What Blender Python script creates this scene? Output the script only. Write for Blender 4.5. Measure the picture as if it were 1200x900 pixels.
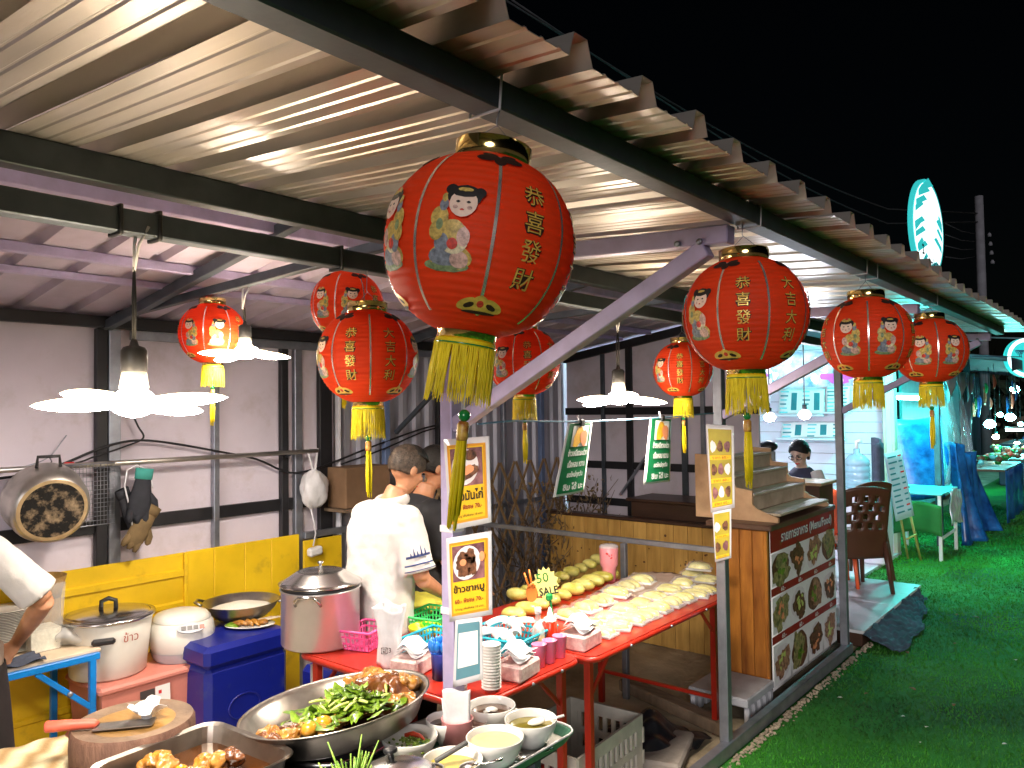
import bpy, bmesh, math, random
import numpy as np
from mathutils import Vector, Matrix, Euler

# ---------------------------------------------------------------- scene, camera, light
S = bpy.context.scene
for o in list(bpy.data.objects):
    bpy.data.objects.remove(o)
COL = S.collection
random.seed(7)
PI = math.pi

FPX, EYE = 910.0, 1.79            # focal length in photo pixels (1200 wide), eye height in metres
_Y = Vector((746, -18, -FPX)).normalized()
_U = Vector((-.013, 1, -(.013 * 746 + 18) / FPX))
_U = (_U - _U.dot(_Y) * _Y).normalized()
_X = _Y.cross(_U)
CAMROT = Matrix((_X, _Y, _U))     # camera axes -> world axes
CAM0 = Vector((0, 0, EYE))

def ray(px, py):
    return CAMROT @ (Vector((px - 600, 450 - py, -FPX)) / FPX)

def P(px, py, X=None, Y=None, Z=None, d=None):
    """photo pixel -> world point on the plane X=, Y= or Z= (or at depth d)"""
    r = ray(px, py)
    if X is not None: t = X / r.x
    elif Y is not None: t = Y / r.y
    elif Z is not None: t = (Z - EYE) / r.z
    else: t = d
    return CAM0 + r * t

camd = bpy.data.cameras.new('camera')
cam = bpy.data.objects.new('camera', camd)
COL.objects.link(cam)
cam.matrix_world = Matrix.Translation(CAM0) @ CAMROT.to_4x4()
camd.sensor_fit = 'HORIZONTAL'
camd.sensor_width = 36.0
camd.lens = FPX / 1200 * 36.0
camd.clip_start = .02
camd.clip_end = 600
S.camera = cam

W = bpy.data.worlds.new('World')
S.world = W
W.use_nodes = True
nt = W.node_tree
bg = nt.nodes['Background']
sky = nt.nodes.new('ShaderNodeTexSky')
sky.sky_type = 'NISHITA'
sky.sun_disc = False
SUN_EL, SUN_ROT, SUN_E = math.radians(12), math.radians(150), .9
sky.sun_elevation = SUN_EL
sky.sun_rotation = SUN_ROT
nt.links.new(sky.outputs['Color'], bg.inputs['Color'])
bg.inputs['Strength'].default_value = .00018     # night
sund = bpy.data.lights.new('sun', 'SUN')                      # stands for the dim glow of the street behind the camera
sund.energy = SUN_E; sund.angle = math.radians(25); sund.color = (1.0, .93, .92)
sun = bpy.data.objects.new('sun', sund); COL.objects.link(sun)
_sd = Vector((math.cos(SUN_EL) * math.sin(SUN_ROT), math.cos(SUN_EL) * math.cos(SUN_ROT), math.sin(SUN_EL)))   # towards the sun
sun.rotation_euler = _sd.to_track_quat('Z', 'Y').to_euler()
S.view_settings.view_transform = 'Standard'
S.view_settings.look = 'None'
S.view_settings.exposure = 0.8
S.view_settings.gamma = 1.0
S.view_settings.use_curve_mapping = False
S.cycles.use_denoising = True
S.cycles.sample_clamp_indirect = 6.0
S.cycles.caustics_reflective = False
S.cycles.caustics_refractive = False
S.cycles.max_bounces = 8
S.cycles.transparent_max_bounces = 16
S.cycles.use_adaptive_sampling = True
S.cycles.adaptive_threshold = .02

# ---------------------------------------------------------------- materials
MATS = {}
def mat(name, col, rough=.5, metal=0., var=.15, scale=6., col2=None, bump=0., bscale=40., stretch=(1, 1, 1),
        coat=0., alpha=1., trans=0., emit=0., ecol=None, detail=4., sss=0., wave=None, rvar=0., ior=1.45, spec=.5, contrast=None, grime=None, ovar=0.):
    if name in MATS: return MATS[name]
    m = bpy.data.materials.new(name)
    m.use_nodes = True
    n = m.node_tree.nodes; l = m.node_tree.links
    b = n['Principled BSDF']
    tc = n.new('ShaderNodeTexCoord'); mp = n.new('ShaderNodeMapping')
    mp.inputs['Scale'].default_value = stretch
    oi = n.new('ShaderNodeObjectInfo')
    add = n.new('ShaderNodeVectorMath'); add.operation = 'ADD'
    sc = n.new('ShaderNodeVectorMath'); sc.operation = 'SCALE'; sc.inputs['Scale'].default_value = 7.3
    cmb = n.new('ShaderNodeCombineXYZ')
    for k in range(3): l.new(oi.outputs['Random'], cmb.inputs[k])
    l.new(cmb.outputs[0], sc.inputs[0])
    l.new(tc.outputs['Object'], add.inputs[0]); l.new(sc.outputs[0], add.inputs[1])
    l.new(add.outputs[0], mp.inputs['Vector'])
    nz = n.new('ShaderNodeTexNoise'); nz.inputs['Scale'].default_value = scale; nz.inputs['Detail'].default_value = detail
    nz.inputs['Roughness'].default_value = .6
    l.new(mp.outputs[0], nz.inputs['Vector'])
    ramp = n.new('ShaderNodeValToRGB')
    c1 = [max(0, x * (1 - var)) for x in col]; c2 = [min(1, x * (1 + var)) for x in col] if col2 is None else list(col2)
    lo, hi = contrast or (.3, .7)
    ramp.color_ramp.elements[0].position = lo; ramp.color_ramp.elements[1].position = hi
    ramp.color_ramp.elements[0].color = (*c1, 1); ramp.color_ramp.elements[1].color = (*c2, 1)
    l.new(nz.outputs['Fac'], ramp.inputs['Fac'])
    out_col = ramp.outputs['Color']
    if wave:                                     # (axis, scale, dark colour, amount)
        wv = n.new('ShaderNodeTexWave'); wv.bands_direction = wave[0]; wv.inputs['Scale'].default_value = wave[1]
        wv.inputs['Distortion'].default_value = wave[4] if len(wave) > 4 else 3.0
        wv.inputs['Detail'].default_value = 3
        l.new(mp.outputs[0], wv.inputs['Vector'])
        mx = n.new('ShaderNodeMix'); mx.data_type = 'RGBA'
        mu = n.new('ShaderNodeMath'); mu.operation = 'MULTIPLY'; mu.inputs[1].default_value = wave[3]
        l.new(wv.outputs['Fac'], mu.inputs[0]); l.new(mu.outputs[0], mx.inputs[0])
        l.new(out_col, mx.inputs[6]); mx.inputs[7].default_value = (*wave[2], 1)
        out_col = mx.outputs[2]
    if grime:                                    # (scale, colour, low, high, amount): stains with a shape of their own
        gz = n.new('ShaderNodeTexNoise'); gz.inputs['Scale'].default_value = grime[0]; gz.inputs['Detail'].default_value = 8; gz.inputs['Roughness'].default_value = .68
        l.new(mp.outputs[0], gz.inputs['Vector'])
        gr = n.new('ShaderNodeMapRange'); gr.inputs[1].default_value = grime[2]; gr.inputs[2].default_value = grime[3]; gr.inputs[3].default_value = 0; gr.inputs[4].default_value = grime[4]
        l.new(gz.outputs['Fac'], gr.inputs[0])
        gx = n.new('ShaderNodeMix'); gx.data_type = 'RGBA'; l.new(gr.outputs[0], gx.inputs[0]); l.new(out_col, gx.inputs[6]); gx.inputs[7].default_value = (*grime[1], 1)
        out_col = gx.outputs[2]
    if ovar:                                     # each object a little lighter or darker
        hv = n.new('ShaderNodeHueSaturation'); mr2 = n.new('ShaderNodeMapRange'); mr2.inputs[3].default_value = 1 - ovar; mr2.inputs[4].default_value = 1 + ovar * .6
        l.new(oi.outputs['Random'], mr2.inputs[0]); l.new(mr2.outputs[0], hv.inputs['Value']); l.new(out_col, hv.inputs['Color']); out_col = hv.outputs['Color']
    l.new(out_col, b.inputs['Base Color'])
    b.inputs['Roughness'].default_value = rough
    if rvar:
        mr = n.new('ShaderNodeMapRange'); mr.inputs[3].default_value = max(.02, rough - rvar); mr.inputs[4].default_value = min(1, rough + rvar)
        l.new(nz.outputs['Fac'], mr.inputs[0]); l.new(mr.outputs[0], b.inputs['Roughness'])
    b.inputs['Metallic'].default_value = metal
    b.inputs['Alpha'].default_value = alpha
    b.inputs['Transmission Weight'].default_value = trans
    b.inputs['IOR'].default_value = ior
    b.inputs['Specular IOR Level'].default_value = spec
    b.inputs['Coat Weight'].default_value = coat
    b.inputs['Coat Roughness'].default_value = .1
    if sss:
        b.inputs['Subsurface Weight'].default_value = sss
        b.inputs['Subsurface Radius'].default_value = (.02, .01, .006)
    if bump:
        nb = n.new('ShaderNodeTexNoise'); nb.inputs['Scale'].default_value = bscale; nb.inputs['Detail'].default_value = 5
        l.new(mp.outputs[0], nb.inputs['Vector'])
        bp = n.new('ShaderNodeBump'); bp.inputs['Strength'].default_value = bump; bp.inputs['Distance'].default_value = .01
        l.new(nb.outputs['Fac'], bp.inputs['Height']); l.new(bp.outputs[0], b.inputs['Normal'])
    if emit:
        e = ecol or col
        b.inputs['Emission Color'].default_value = (*e, 1); b.inputs['Emission Strength'].default_value = emit
    MATS[name] = m
    return m

# ---------------------------------------------------------------- object helpers
def tag(o, label=None, cat=None, group=None, kind=None):
    if label: o['label'] = label
    if cat: o['category'] = cat
    if group: o['group'] = group
    if kind: o['kind'] = kind
    return o

def thing(name, label, cat, loc=(0, 0, 0), group=None, rz=0.):
    o = bpy.data.objects.new(name, None)
    o.empty_display_size = .05
    COL.objects.link(o)
    o.location = loc; o.rotation_euler = (0, 0, rz)
    return tag(o, label, cat, group)

def root_loc(o):
    while o.parent: o = o.parent
    return Vector(o.location) if o.get('_abs', 1) else Vector()

def kids(o): return [c for c in bpy.data.objects if c.parent == o]

def copy_tree(o, loc=None, rot=None, scale=None, label=None, parent=None):
    ch = list(o.children)
    c = o.copy(); COL.objects.link(c)
    if parent is not None: c.parent = parent
    if loc is not None: c.location = loc
    if rot is not None: c.rotation_euler = rot
    if scale is not None: c.scale = (scale,) * 3 if not hasattr(scale, '__len__') else scale
    if label: c['label'] = label
    for k in ch: copy_tree(k, parent=c)
    return c

def frame(d, up=Vector((0, 0, 1))):
    d = Vector(d).normalized()
    s = d.cross(up)
    if s.length < 1e-4: s = d.cross(Vector((1, 0, 0)))
    s.normalize(); u = s.cross(d).normalized()
    return s, u, d

class MB:
    """collects shapes; build() links them as ONE mesh object"""
    def __init__(s): s.v = []; s.f = []; s.s = []; s.m = []; s.cur = 0
    def add(s, vs, fs, smooth=False):
        k = len(s.v); s.v += [tuple(v) for v in vs]
        for f in fs: s.f.append(tuple(i + k for i in f)); s.s.append(smooth); s.m.append(s.cur)
        return s
    def box(s, c, size, rot=None, b=0.):
        x, y, z = (a / 2 for a in size); c = Vector(c)
        R = rot if rot is not None else Matrix.Identity(3)
        if b <= 0:
            vs = [R @ Vector((i * x, j * y, k * z)) + c for i in (-1, 1) for j in (-1, 1) for k in (-1, 1)]
            return s.add(vs, [(0, 1, 3, 2), (4, 6, 7, 5), (0, 4, 5, 1), (2, 3, 7, 6), (0, 2, 6, 4), (1, 5, 7, 3)])
        b = min(b, x * .9, y * .9, z * .9)
        idx = {}; vs = []
        for i in (-1, 1):
            for j in (-1, 1):
                for k in (-1, 1):
                    for a in range(3):
                        q = [i * (x - b), j * (y - b), k * (z - b)]
                        q[a] = (i, j, k)[a] * (x, y, z)[a]
                        idx[i, j, k, a] = len(vs); vs.append(R @ Vector(q) + c)
        fs = []
        for a in range(3):
            o1, o2 = (a + 1) % 3, (a + 2) % 3
            for sg in (-1, 1):
                q = []
                for (p1, p2) in ((-1, -1), (1, -1), (1, 1), (-1, 1)):
                    t = [0, 0, 0]; t[a] = sg; t[o1] = p1; t[o2] = p2
                    q.append(idx[(*t, a)])
                fs.append(q if sg > 0 else q[::-1])
            for p1 in (-1, 1):                # edges running along a
                for p2 in (-1, 1):
                    t0 = [0, 0, 0]; t0[o1] = p1; t0[o2] = p2; t0[a] = -1; t1 = list(t0); t1[a] = 1
                    q = [idx[(*t0, o1)], idx[(*t1, o1)], idx[(*t1, o2)], idx[(*t0, o2)]]
                    fs.append(q if p1 * p2 < 0 else q[::-1])
        for i in (-1, 1):
            for j in (-1, 1):
                for k in (-1, 1):
                    q = [idx[i, j, k, a] for a in range(3)]
                    fs.append(q if i * j * k > 0 else q[::-1])
        return s.add(vs, fs)
    def bar(s, p0, p1, w, h, up=(0, 0, 1), b=.003):
        p0, p1 = Vector(p0), Vector(p1)
        sd, u, d = frame(p1 - p0, Vector(up))
        R = Matrix((sd, d, u)).transposed()
        return s.box((p0 + p1) / 2, (w, (p1 - p0).length, h), R, b)
    def tube(s, pts, r, n=8, caps=True, smooth=True, flat=1., up=(0, 0, 1)):
        pts = [Vector(p) for p in pts]
        rs = r if hasattr(r, '__len__') else [r] * len(pts)
        vs = []; fs = []; pu = None
        for i, p in enumerate(pts):
            d = (pts[min(i + 1, len(pts) - 1)] - pts[max(i - 1, 0)])
            if d.length < 1e-9: d = Vector((0, 0, 1))
            d.normalize()
            if pu is None: sd, u, d = frame(d, Vector(up))
            else:
                sd = d.cross(pu)
                if sd.length < 1e-5: sd, u, d = frame(d, Vector(up))
                sd.normalize(); u = sd.cross(d)
            pu = u
            for k in range(n):
                a = 2 * PI * k / n
                vs.append(p + (sd * math.cos(a) + u * math.sin(a) * flat) * rs[i])
        for i in range(len(pts) - 1):
            for k in range(n):
                a, b_ = i * n + k, i * n + (k + 1) % n
                fs.append((a, b_, b_ + n, a + n))
        if caps: fs += [tuple(range(n))[::-1], tuple(range((len(pts) - 1) * n, len(pts) * n))]
        return s.add(vs, fs, smooth)
    def lathe(s, prof, n=24, c=(0, 0, 0), R=None, smooth=True, sx=1., sy=1., cap0=False, cap1=False):
        c = Vector(c); R = R if R is not None else Matrix.Identity(3)
        vs = []; fs = []
        for (r, z) in prof:
            for k in range(n):
                a = 2 * PI * k / n
                vs.append(R @ Vector((r * math.cos(a) * sx, r * math.sin(a) * sy, z)) + c)
        for i in range(len(prof) - 1):
            for k in range(n):
                a, b_ = i * n + k, i * n + (k + 1) % n
                fs.append((a, b_, b_ + n, a + n))
        if cap0: fs.append(tuple(range(n))[::-1])
        if cap1: fs.append(tuple(range((len(prof) - 1) * n, len(prof) * n)))
        return s.add(vs, fs, smooth)
    def grid(s, fn, nu, nv, smooth=True):
        vs = [fn(i / nu, j / nv) for i in range(nu + 1) for j in range(nv + 1)]
        fs = [(i * (nv + 1) + j, (i + 1) * (nv + 1) + j, (i + 1) * (nv + 1) + j + 1, i * (nv + 1) + j + 1) for i in range(nu) for j in range(nv)]
        return s.add(vs, fs, smooth)
    def prism(s, pts, th, M=None, smooth=False):
        """outline in local xy, extruded th along local z"""
        M = M if M is not None else Matrix.Identity(4)
        n = len(pts)
        vs = [M @ Vector((x, y, 0)) for x, y in pts] + [M @ Vector((x, y, th)) for x, y in pts]
        fs = [tuple(range(n))[::-1], tuple(range(n, 2 * n))] + [(k, (k + 1) % n, (k + 1) % n + n, k + n) for k in range(n)]
        return s.add(vs, fs, smooth)
    def ball(s, c, r, n=10, m=7, jit=0., seed=0, R=None):
        rx, ry, rz = r if hasattr(r, '__len__') else (r, r, r)
        rnd = random.Random(seed); c = Vector(c); vs = []; fs = []
        R = R if R is not None else Matrix.Identity(3)
        for i in range(m + 1):
            th = PI * i / m
            for k in range(n):
                a = 2 * PI * k / n
                q = 1 + jit * rnd.uniform(-1, 1) * (0 < i < m)
                vs.append(R @ Vector((rx * math.sin(th) * math.cos(a) * q, ry * math.sin(th) * math.sin(a) * q, rz * math.cos(th) * q)) + c)
        for i in range(m):
            for k in range(n):
                a, b_ = i * n + k, i * n + (k + 1) % n
                fs.append((a, a + n, b_ + n, b_))
        return s.add(vs, fs, True)
    def build(s, name, m, parent=None, solid=0., sub=0):
        me = bpy.data.meshes.new(name)
        off = root_loc(parent) if parent is not None else Vector()
        me.from_pydata([(v[0] - off.x, v[1] - off.y, v[2] - off.z) for v in s.v], [], s.f)
        me.polygons.foreach_set('use_smooth', s.s)
        me.update()
        for q in (m if isinstance(m, (list, tuple)) else [m]): me.materials.append(MATS[q] if isinstance(q, str) else q)
        if isinstance(m, (list, tuple)): me.polygons.foreach_set('material_index', s.m)
        o = bpy.data.objects.new(name, me); COL.objects.link(o)
        if parent is not None: o.parent = parent
        if solid:
            md = o.modifiers.new('thickness', 'SOLIDIFY'); md.thickness = solid; md.offset = 0
        if sub:
            md = o.modifiers.new('smooth', 'SUBSURF'); md.levels = sub; md.render_levels = sub
        return o

_tcache = {}
def text_mesh(body, size=1., bold=0.):
    key = (body, bold)
    if key not in _tcache:
        c = bpy.data.curves.new('txt', 'FONT'); c.body = body; c.size = 1; c.offset = bold; c.resolution_u = 2
        o = bpy.data.objects.new('txt', c); COL.objects.link(o)
        bpy.context.view_layer.update()
        ev = o.evaluated_get(bpy.context.evaluated_depsgraph_get()); m = ev.to_mesh()
        v = [(q.co.x, q.co.y) for q in m.vertices]; f = [tuple(p.vertices) for p in m.polygons]
        ev.to_mesh_clear(); bpy.data.objects.remove(o); bpy.data.curves.remove(c)
        xs = [a for a, b in v] or [0]; ys = [b for a, b in v] or [0]
        cx = (min(xs) + max(xs)) / 2; cy = (min(ys) + max(ys)) / 2
        w = max(xs) - min(xs); h = max(ys) - min(ys)
        _tcache[key] = ([(a - cx, b - cy) for a, b in v], f, w, h)
    v, f, w, h = _tcache[key]
    return v, f, w, h

def put_text(mb, body, M, width=None, height=None, x=0, y=0, z=.001, bold=0.):
    """flat lettering in the local xy plane of M, centred at (x, y)"""
    v, f, w, h = text_mesh(body, bold=bold)
    if width is not None and height is not None: sx, sy = width / w, height / h
    elif width is not None: sx = sy = width / w
    else: sx = sy = height / h
    mb.add([M @ Vector((a * sx + x, b * sy + y, z)) for a, b in v], f)
    return mb

def disc(mb, M, x, y, rx, ry, z=.001, n=20, rot=0.):
    c, s_ = math.cos(rot), math.sin(rot)
    vs = []
    for k in range(n):
        a = 2 * PI * k / n; u, w = rx * math.cos(a), ry * math.sin(a)
        vs.append(M @ Vector((x + u * c - w * s_, y + u * s_ + w * c, z)))
    mb.add(vs, [tuple(range(n))]); return mb

def rect(mb, M, x0, y0, x1, y1, z=.001):
    mb.add([M @ Vector(q) for q in ((x0, y0, z), (x1, y0, z), (x1, y1, z), (x0, y1, z))], [(0, 1, 2, 3)]); return mb

def plane_M(c, right, up):
    """4x4 with local x = right, y = up, z = right x up (towards the reader)"""
    r = Vector(right).normalized(); u = Vector(up); u = (u - u.dot(r) * r).normalized(); n = r.cross(u)
    M = Matrix((r, u, n)).transposed().to_4x4(); M.translation = Vector(c)
    return M

def rotz(a): return Matrix.Rotation(a, 3, 'Z')
def jitter(c, a): return tuple(max(0, x * (1 + random.uniform(-a, a))) for x in c)

# shared materials
mat('galv', (.30, .32, .37), .42, .75, .2, 9, bump=.05)
mat('steel_dark', (.075, .09, .11), .5, .3, .25, 7, bump=.08)
mat('steel_lilac', (.48, .42, .64), .42, .3, .15, 10, bump=.06)  # lilac cast of the light put into the steel's base colour
mat('black_paint', (.014, .014, .017), .5, 0, .3, 8)
mat('zinc', (.53, .485, .44), .33, .78, .14, 3, stretch=(.5, 5, 1), rvar=.08, grime=(3, (.24, .18, .12), .55, .8, .7))
mat('zinc_rear', (.52, .46, .58), .75, 0, .14, 4, bump=.15, bscale=30)  # purple tint of the roof's shadows put into the base colour
mat('stainless', (.62, .61, .60), .22, 1., .08, 5, rvar=.06)
mat('stainless_worn', (.42, .39, .35), .33, 1., .2, 12, rvar=.1, bump=.04)
mat('aluminium', (.52, .50, .46), .38, .9, .18, 8, bump=.05, rvar=.08)
mat('chrome_gold', (.86, .64, .25), .12, 1., .05, 5)
mat('wire_white', (.75, .75, .80), .5)
mat('wire_black', (.015, .015, .018), .5)
mat('white_plastic', (.78, .77, .75), .4, 0, .04, 5)
mat('white_ceramic', (.80, .79, .75), .18, 0, .03, 5, coat=.4)
mat('black_plastic', (.02, .02, .022), .4)
mat('print_white', (.80, .80, .78), .35, 0, .02)
mat('print_black', (.015, .013, .012), .5)

class Bil:
    """maps local (x, y) in 0..1 onto a quad given by its corners (bottom left, bottom right, top left, top right); z lifts off it"""
    def __init__(s, bl, br, tl, tr, bulge=0.):
        s.c = [Vector(q) for q in (bl, br, tl, tr)]; s.n = (s.c[1] - s.c[0]).cross(s.c[2] - s.c[0]).normalized(); s.b = bulge
    def __matmul__(s, q):
        x, y, z = q
        a, b, c, d = s.c
        return a * (1 - x) * (1 - y) + b * x * (1 - y) + c * (1 - x) * y + d * x * y + s.n * (z + s.b * math.sin(PI * x) * (1 - y))
def card(B, name, m, parent, th=.002, nu=6, nv=8):
    mb = MB().grid(lambda u, v: B @ Vector((u, v, 0)), nu, nv)
    return mb.build(name, m, parent, solid=th)
def brect(mb, B, x0, y0, x1, y1, z=.002, nu=4, nv=4):
    return mb.grid(lambda u, v: B @ Vector((x0 + (x1 - x0) * u, y0 + (y1 - y0) * v, z)), nu, nv)
def bdisc(mb, B, x, y, rx, ry, z=.002, n=20, rot=0., wob=0.):
    c, s_ = math.cos(rot), math.sin(rot); vs = [B @ Vector((x, y, z))]; fs = []
    for k in range(n):
        a = 2 * PI * k / n; q = 1 + wob * math.sin(3 * a + 7 * x) + wob * .6 * math.sin(7 * a + 11 * y); u, w = rx * math.cos(a) * q, ry * math.sin(a) * q
        vs.append(B @ Vector((x + u * c - w * s_, y + u * s_ + w * c, z))); fs.append((0, 1 + k, 1 + (k + 1) % n))
    mb.add(vs, fs); return mb
# ---------------------------------------------------------------- setting: ground, turf
XO, XP = -.743, -1.72                    # outer eaves beam, line of posts
YP = (1.79, 3.79, 5.80)
XW = -4.25                               # rear wall
def zf(x): return 2.262 + .0725 * (-x - .60)     # underside of the front canopy
def zr(x): return 2.69 - .155 * (-x - 1.7)       # underside of the main roof behind it

mat('dirt', (.32, .25, .16), .95, 0, .4, 2.2, col2=(.62, .52, .36), bump=.9, bscale=26, detail=8)
mat('turf_base', (.012, .09, .012), .9, 0, .4, .9, col2=(.035, .25, .02), bump=.6, bscale=120)
mat('grass', (.012, .10, .010), .6, 0, .4, .9, col2=(.06, .38, .014), contrast=(.35, .68), grime=(.7, (.02, .05, .012), .52, .66, .75))
mat('pebble', (.36, .30, .22), .9, 0, .4, 3)
g = MB().grid(lambda u, v: (-90 + 180 * u, -60 + 200 * v, -.012), 8, 8).build('ground', 'dirt'); tag(g, kind='structure')
# the sandy floor under the stalls, slightly uneven
def sand(u, v):
    x, y = -4.6 + 2.85 * u, -.5 + 6.5 * v
    return (x, y, .004 + .012 * math.sin(9 * x + 3 * y) * math.sin(7 * y - 2 * x) * .6 + .006 * random.random())
tag(MB().grid(sand, 60, 150).build('stall_floor', 'dirt'), kind='structure')
def turf(u, v):
    x, y = -1.70 + 7.7 * u, -1 + 60 * v
    return (x, y, .006 + .006 * math.sin(3.1 * x + 1.7 * y) * math.sin(2.3 * y))
tag(MB().grid(turf, 40, 160).build('turf_walkway', 'turf_base'), kind='structure')
# grass blades of the artificial turf
tag(MB().grid(lambda u, v: (-2.75 + 1.05 * u, 8.0 + 22 * v, .0055 + .004 * math.sin(9 * u + 20 * v)), 10, 60).build('turf_verge', 'turf_base'), kind='structure')
rng = np.random.default_rng(3)
N = 150000
yy = 2.6 + 13 * rng.random(N) ** 1.7
xx = np.where(yy > 8.1, -2.6 + 4.6 * rng.random(N), -1.62 + 3.6 * rng.random(N))
hgt = rng.uniform(.008, .017, N); ang = rng.uniform(0, 2 * PI, N); lean = rng.uniform(-.008, .008, (N, 2))
wd = .0022 + .0006 * (yy - 2.6)
base = np.stack([xx, yy, .008 + .006 * np.sin(3.1 * xx + 1.7 * yy) * np.sin(2.3 * yy)], 1)
dx = np.stack([np.cos(ang) * wd, np.sin(ang) * wd, np.zeros(N)], 1)
vv = np.empty((N, 3, 3)); vv[:, 0] = base - dx; vv[:, 1] = base + dx; vv[:, 2] = base
vv[:, 2, 2] += hgt; vv[:, 2, :2] += lean
me = bpy.data.meshes.new('grass_blades')
me.vertices.add(3 * N); me.vertices.foreach_set('co', vv.reshape(-1))
me.loops.add(3 * N); me.loops.foreach_set('vertex_index', np.arange(3 * N, dtype=np.int32))
me.polygons.add(N); me.polygons.foreach_set('loop_start', np.arange(0, 3 * N, 3, dtype=np.int32)); me.polygons.foreach_set('loop_total', np.full(N, 3, dtype=np.int32))
me.update(); me.materials.append(MATS['grass'])
go = bpy.data.objects.new('grass', me); COL.objects.link(go)
tag(go, 'short green artificial grass covering the walkway', 'grass', kind='stuff')

mb = MB()
rnd = random.Random(5)
for i in range(520):
    y = rnd.uniform(3.1, 6.2); x = -1.665 + abs(rnd.gauss(0, .022)); r = rnd.uniform(.004, .013)
    mb.ball((x, y, .008 + r * .4), (r, r * rnd.uniform(.7, 1.3), r * .7), 6, 4, .25, i)
tag(mb.build('gravel', 'pebble'), 'tan gravel strip along the foot of the steel sill', 'gravel', kind='stuff')
mat('litter', (.75, .75, .68), .7)
for i in range(26):
    p = Vector((rnd.uniform(-1.5, .4), rnd.uniform(3.4, 6.6), .022)); a = rnd.uniform(0, 3); l_ = rnd.uniform(.006, .016)
    o = MB().grid(lambda u, v: p + rotz(a) @ Vector(((u - .5) * l_ * 1.8, (v - .5) * l_, .004 * math.sin(3 * u + 2 * v))), 2, 2).build('paper_scrap', 'litter', solid=.001)
    tag(o, 'tiny white paper scrap lying on the green turf', 'litter', 'paper scraps on the turf')

# ---------------------------------------------------------------- the canopy of the stall
can = thing('market_canopy', 'steel framed market canopy with corrugated zinc roof and red lanterns under its eaves', 'canopy', (XP, 1.79, 0))
def sheet(y0, y1, x0, x1, zfun, pitch, m, parent, name, minor=True, rib=.036):
    prof = []
    k = 0
    y = y0
    while y < y1 - 1e-6:
        p = pitch
        for (a, z) in ((0, 0), (.14, 0), (.16, .0025), (.18, .0025), (.20, 0), (.33, 0), (.35, .0025), (.37, .0025), (.39, 0), (.54, 0), (.56, .0025), (.58, .0025), (.60, 0), (.69, 0), (.76, rib), (.93, rib)):
            if not minor and .1 < a < .65: continue
            prof.append((y + a * p, z))
        y += p
    prof.append((y, 0))
    vs = []; fs = []; nx = 6
    wob = random.uniform(0, 6)
    for i in range(nx + 1):
        x = x0 + (x1 - x0) * i / nx
        for (yy_, z) in prof: vs.append((x, yy_, zfun(x) + z + .0015 * math.sin(4 * x + wob)))
    n = len(prof)
    for i in range(nx):
        for j in range(n - 1): fs.append((i * n + j, (i + 1) * n + j, (i + 1) * n + j + 1, i * n + j + 1))
    return MB().add(vs, fs).build(name, m, parent, solid=.0012)
pitch = .1835
y = -.93
k = 0
while y < 6.1:
    ln = pitch * 4
    sheet(y, y + ln, -.60 + .006 * ((k * 7) % 3), -1.86, lambda x, k=k: zf(x) + .0016 * (k % 2), pitch, 'zinc', can, 'roof_sheet')
    y += ln; k += 1
y = -1.0; k = 0
while y < 5.9:
    ln = .36 * 2.2
    sheet(y, y + .72, -1.80, -4.45, lambda x, k=k: zr(x) + .0016 * (k % 2), .24, 'zinc_rear', can, 'main_roof_sheet', minor=False, rib=.03)
    y += .72; k += 1
MB().bar((XO, -1.0, 2.249), (XO, 5.97, 2.249), .05, .045).build('eaves_beam', 'steel_dark', can)
MB().bar((XP, -1.0, 2.206), (XP, 5.95, 2.206), .046, .052).build('post_beam', 'steel_dark', can)
MB().bar((XP, -1.0, 2.3095), (XP, 5.95, 2.3095), .044, .064).build('purlin', 'steel_dark', can)
def on_plane(px, py, off):      # where a pixel's ray meets the main roof, off below it
    r = ray(px, py); t = (2.69 - off + 1.7 * .155 - EYE) / (r.z - .155 * r.x); return CAM0 + r * t
for (px, py, h) in ((0, 208, .045), (0, 290, .04), (0, 318, .03)):
    q = on_plane(px, py, .03)
    MB().bar((q.x, -1, zr(q.x) - h / 2 - .001), (q.x, 5.9, zr(q.x) - h / 2 - .001), .04, h).build('purlin', 'steel_lilac', can)
MB().bar((XW + .06, -1, 2.262), (XW + .06, 5.95, 2.262), .05, .06).build('wall_plate', 'black_paint', can)
for y in YP:
    MB().bar((XP, y, 0.02), (XP, y, 2.64), .05, .05, up=(1, 0, 0)).build('post', 'galv' if y > 2 else 'steel_lilac', can)
    MB().bar((XO - .03, y + .002, 2.2035), (XP - .03, y + .002, 2.255), .045, .045).build('tie_bar', 'steel_lilac', can)
    br = MB().bar((XP + .02, y - .001, 1.735), (XO - .09, y - .001, 2.178), .04, .045).build('bracket', 'steel_lilac', can)
    bo = MB()
    for t in (.10, .16): bo.lathe([(0, 0), (.008, 0), (.008, .006), (0, .006)], 8, (XO - t, y - .024, 2.199 + t * .05 - .012), Matrix.Rotation(PI / 2, 3, 'X'))
    bo.build('bolt', 'galv', br)
    if y < 5:
        MB().bar((XW + .06, y, zr(XW + .06) - .06), (-1.83, y, zr(-1.83) - .03), .04, .05).build('rafter', 'steel_dark', can)
        MB().bar((XW + .08, y + .05, 2.30), (XP - .03, y + .05, 2.385), .035, .04).build('rafter_tie', 'steel_dark', can)
MB().bar((-4.2, 3.80, 1.62), (-3.1, 3.80, zr(-3.1) - .06), .03, .03).build('brace', 'steel_dark', can)
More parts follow.
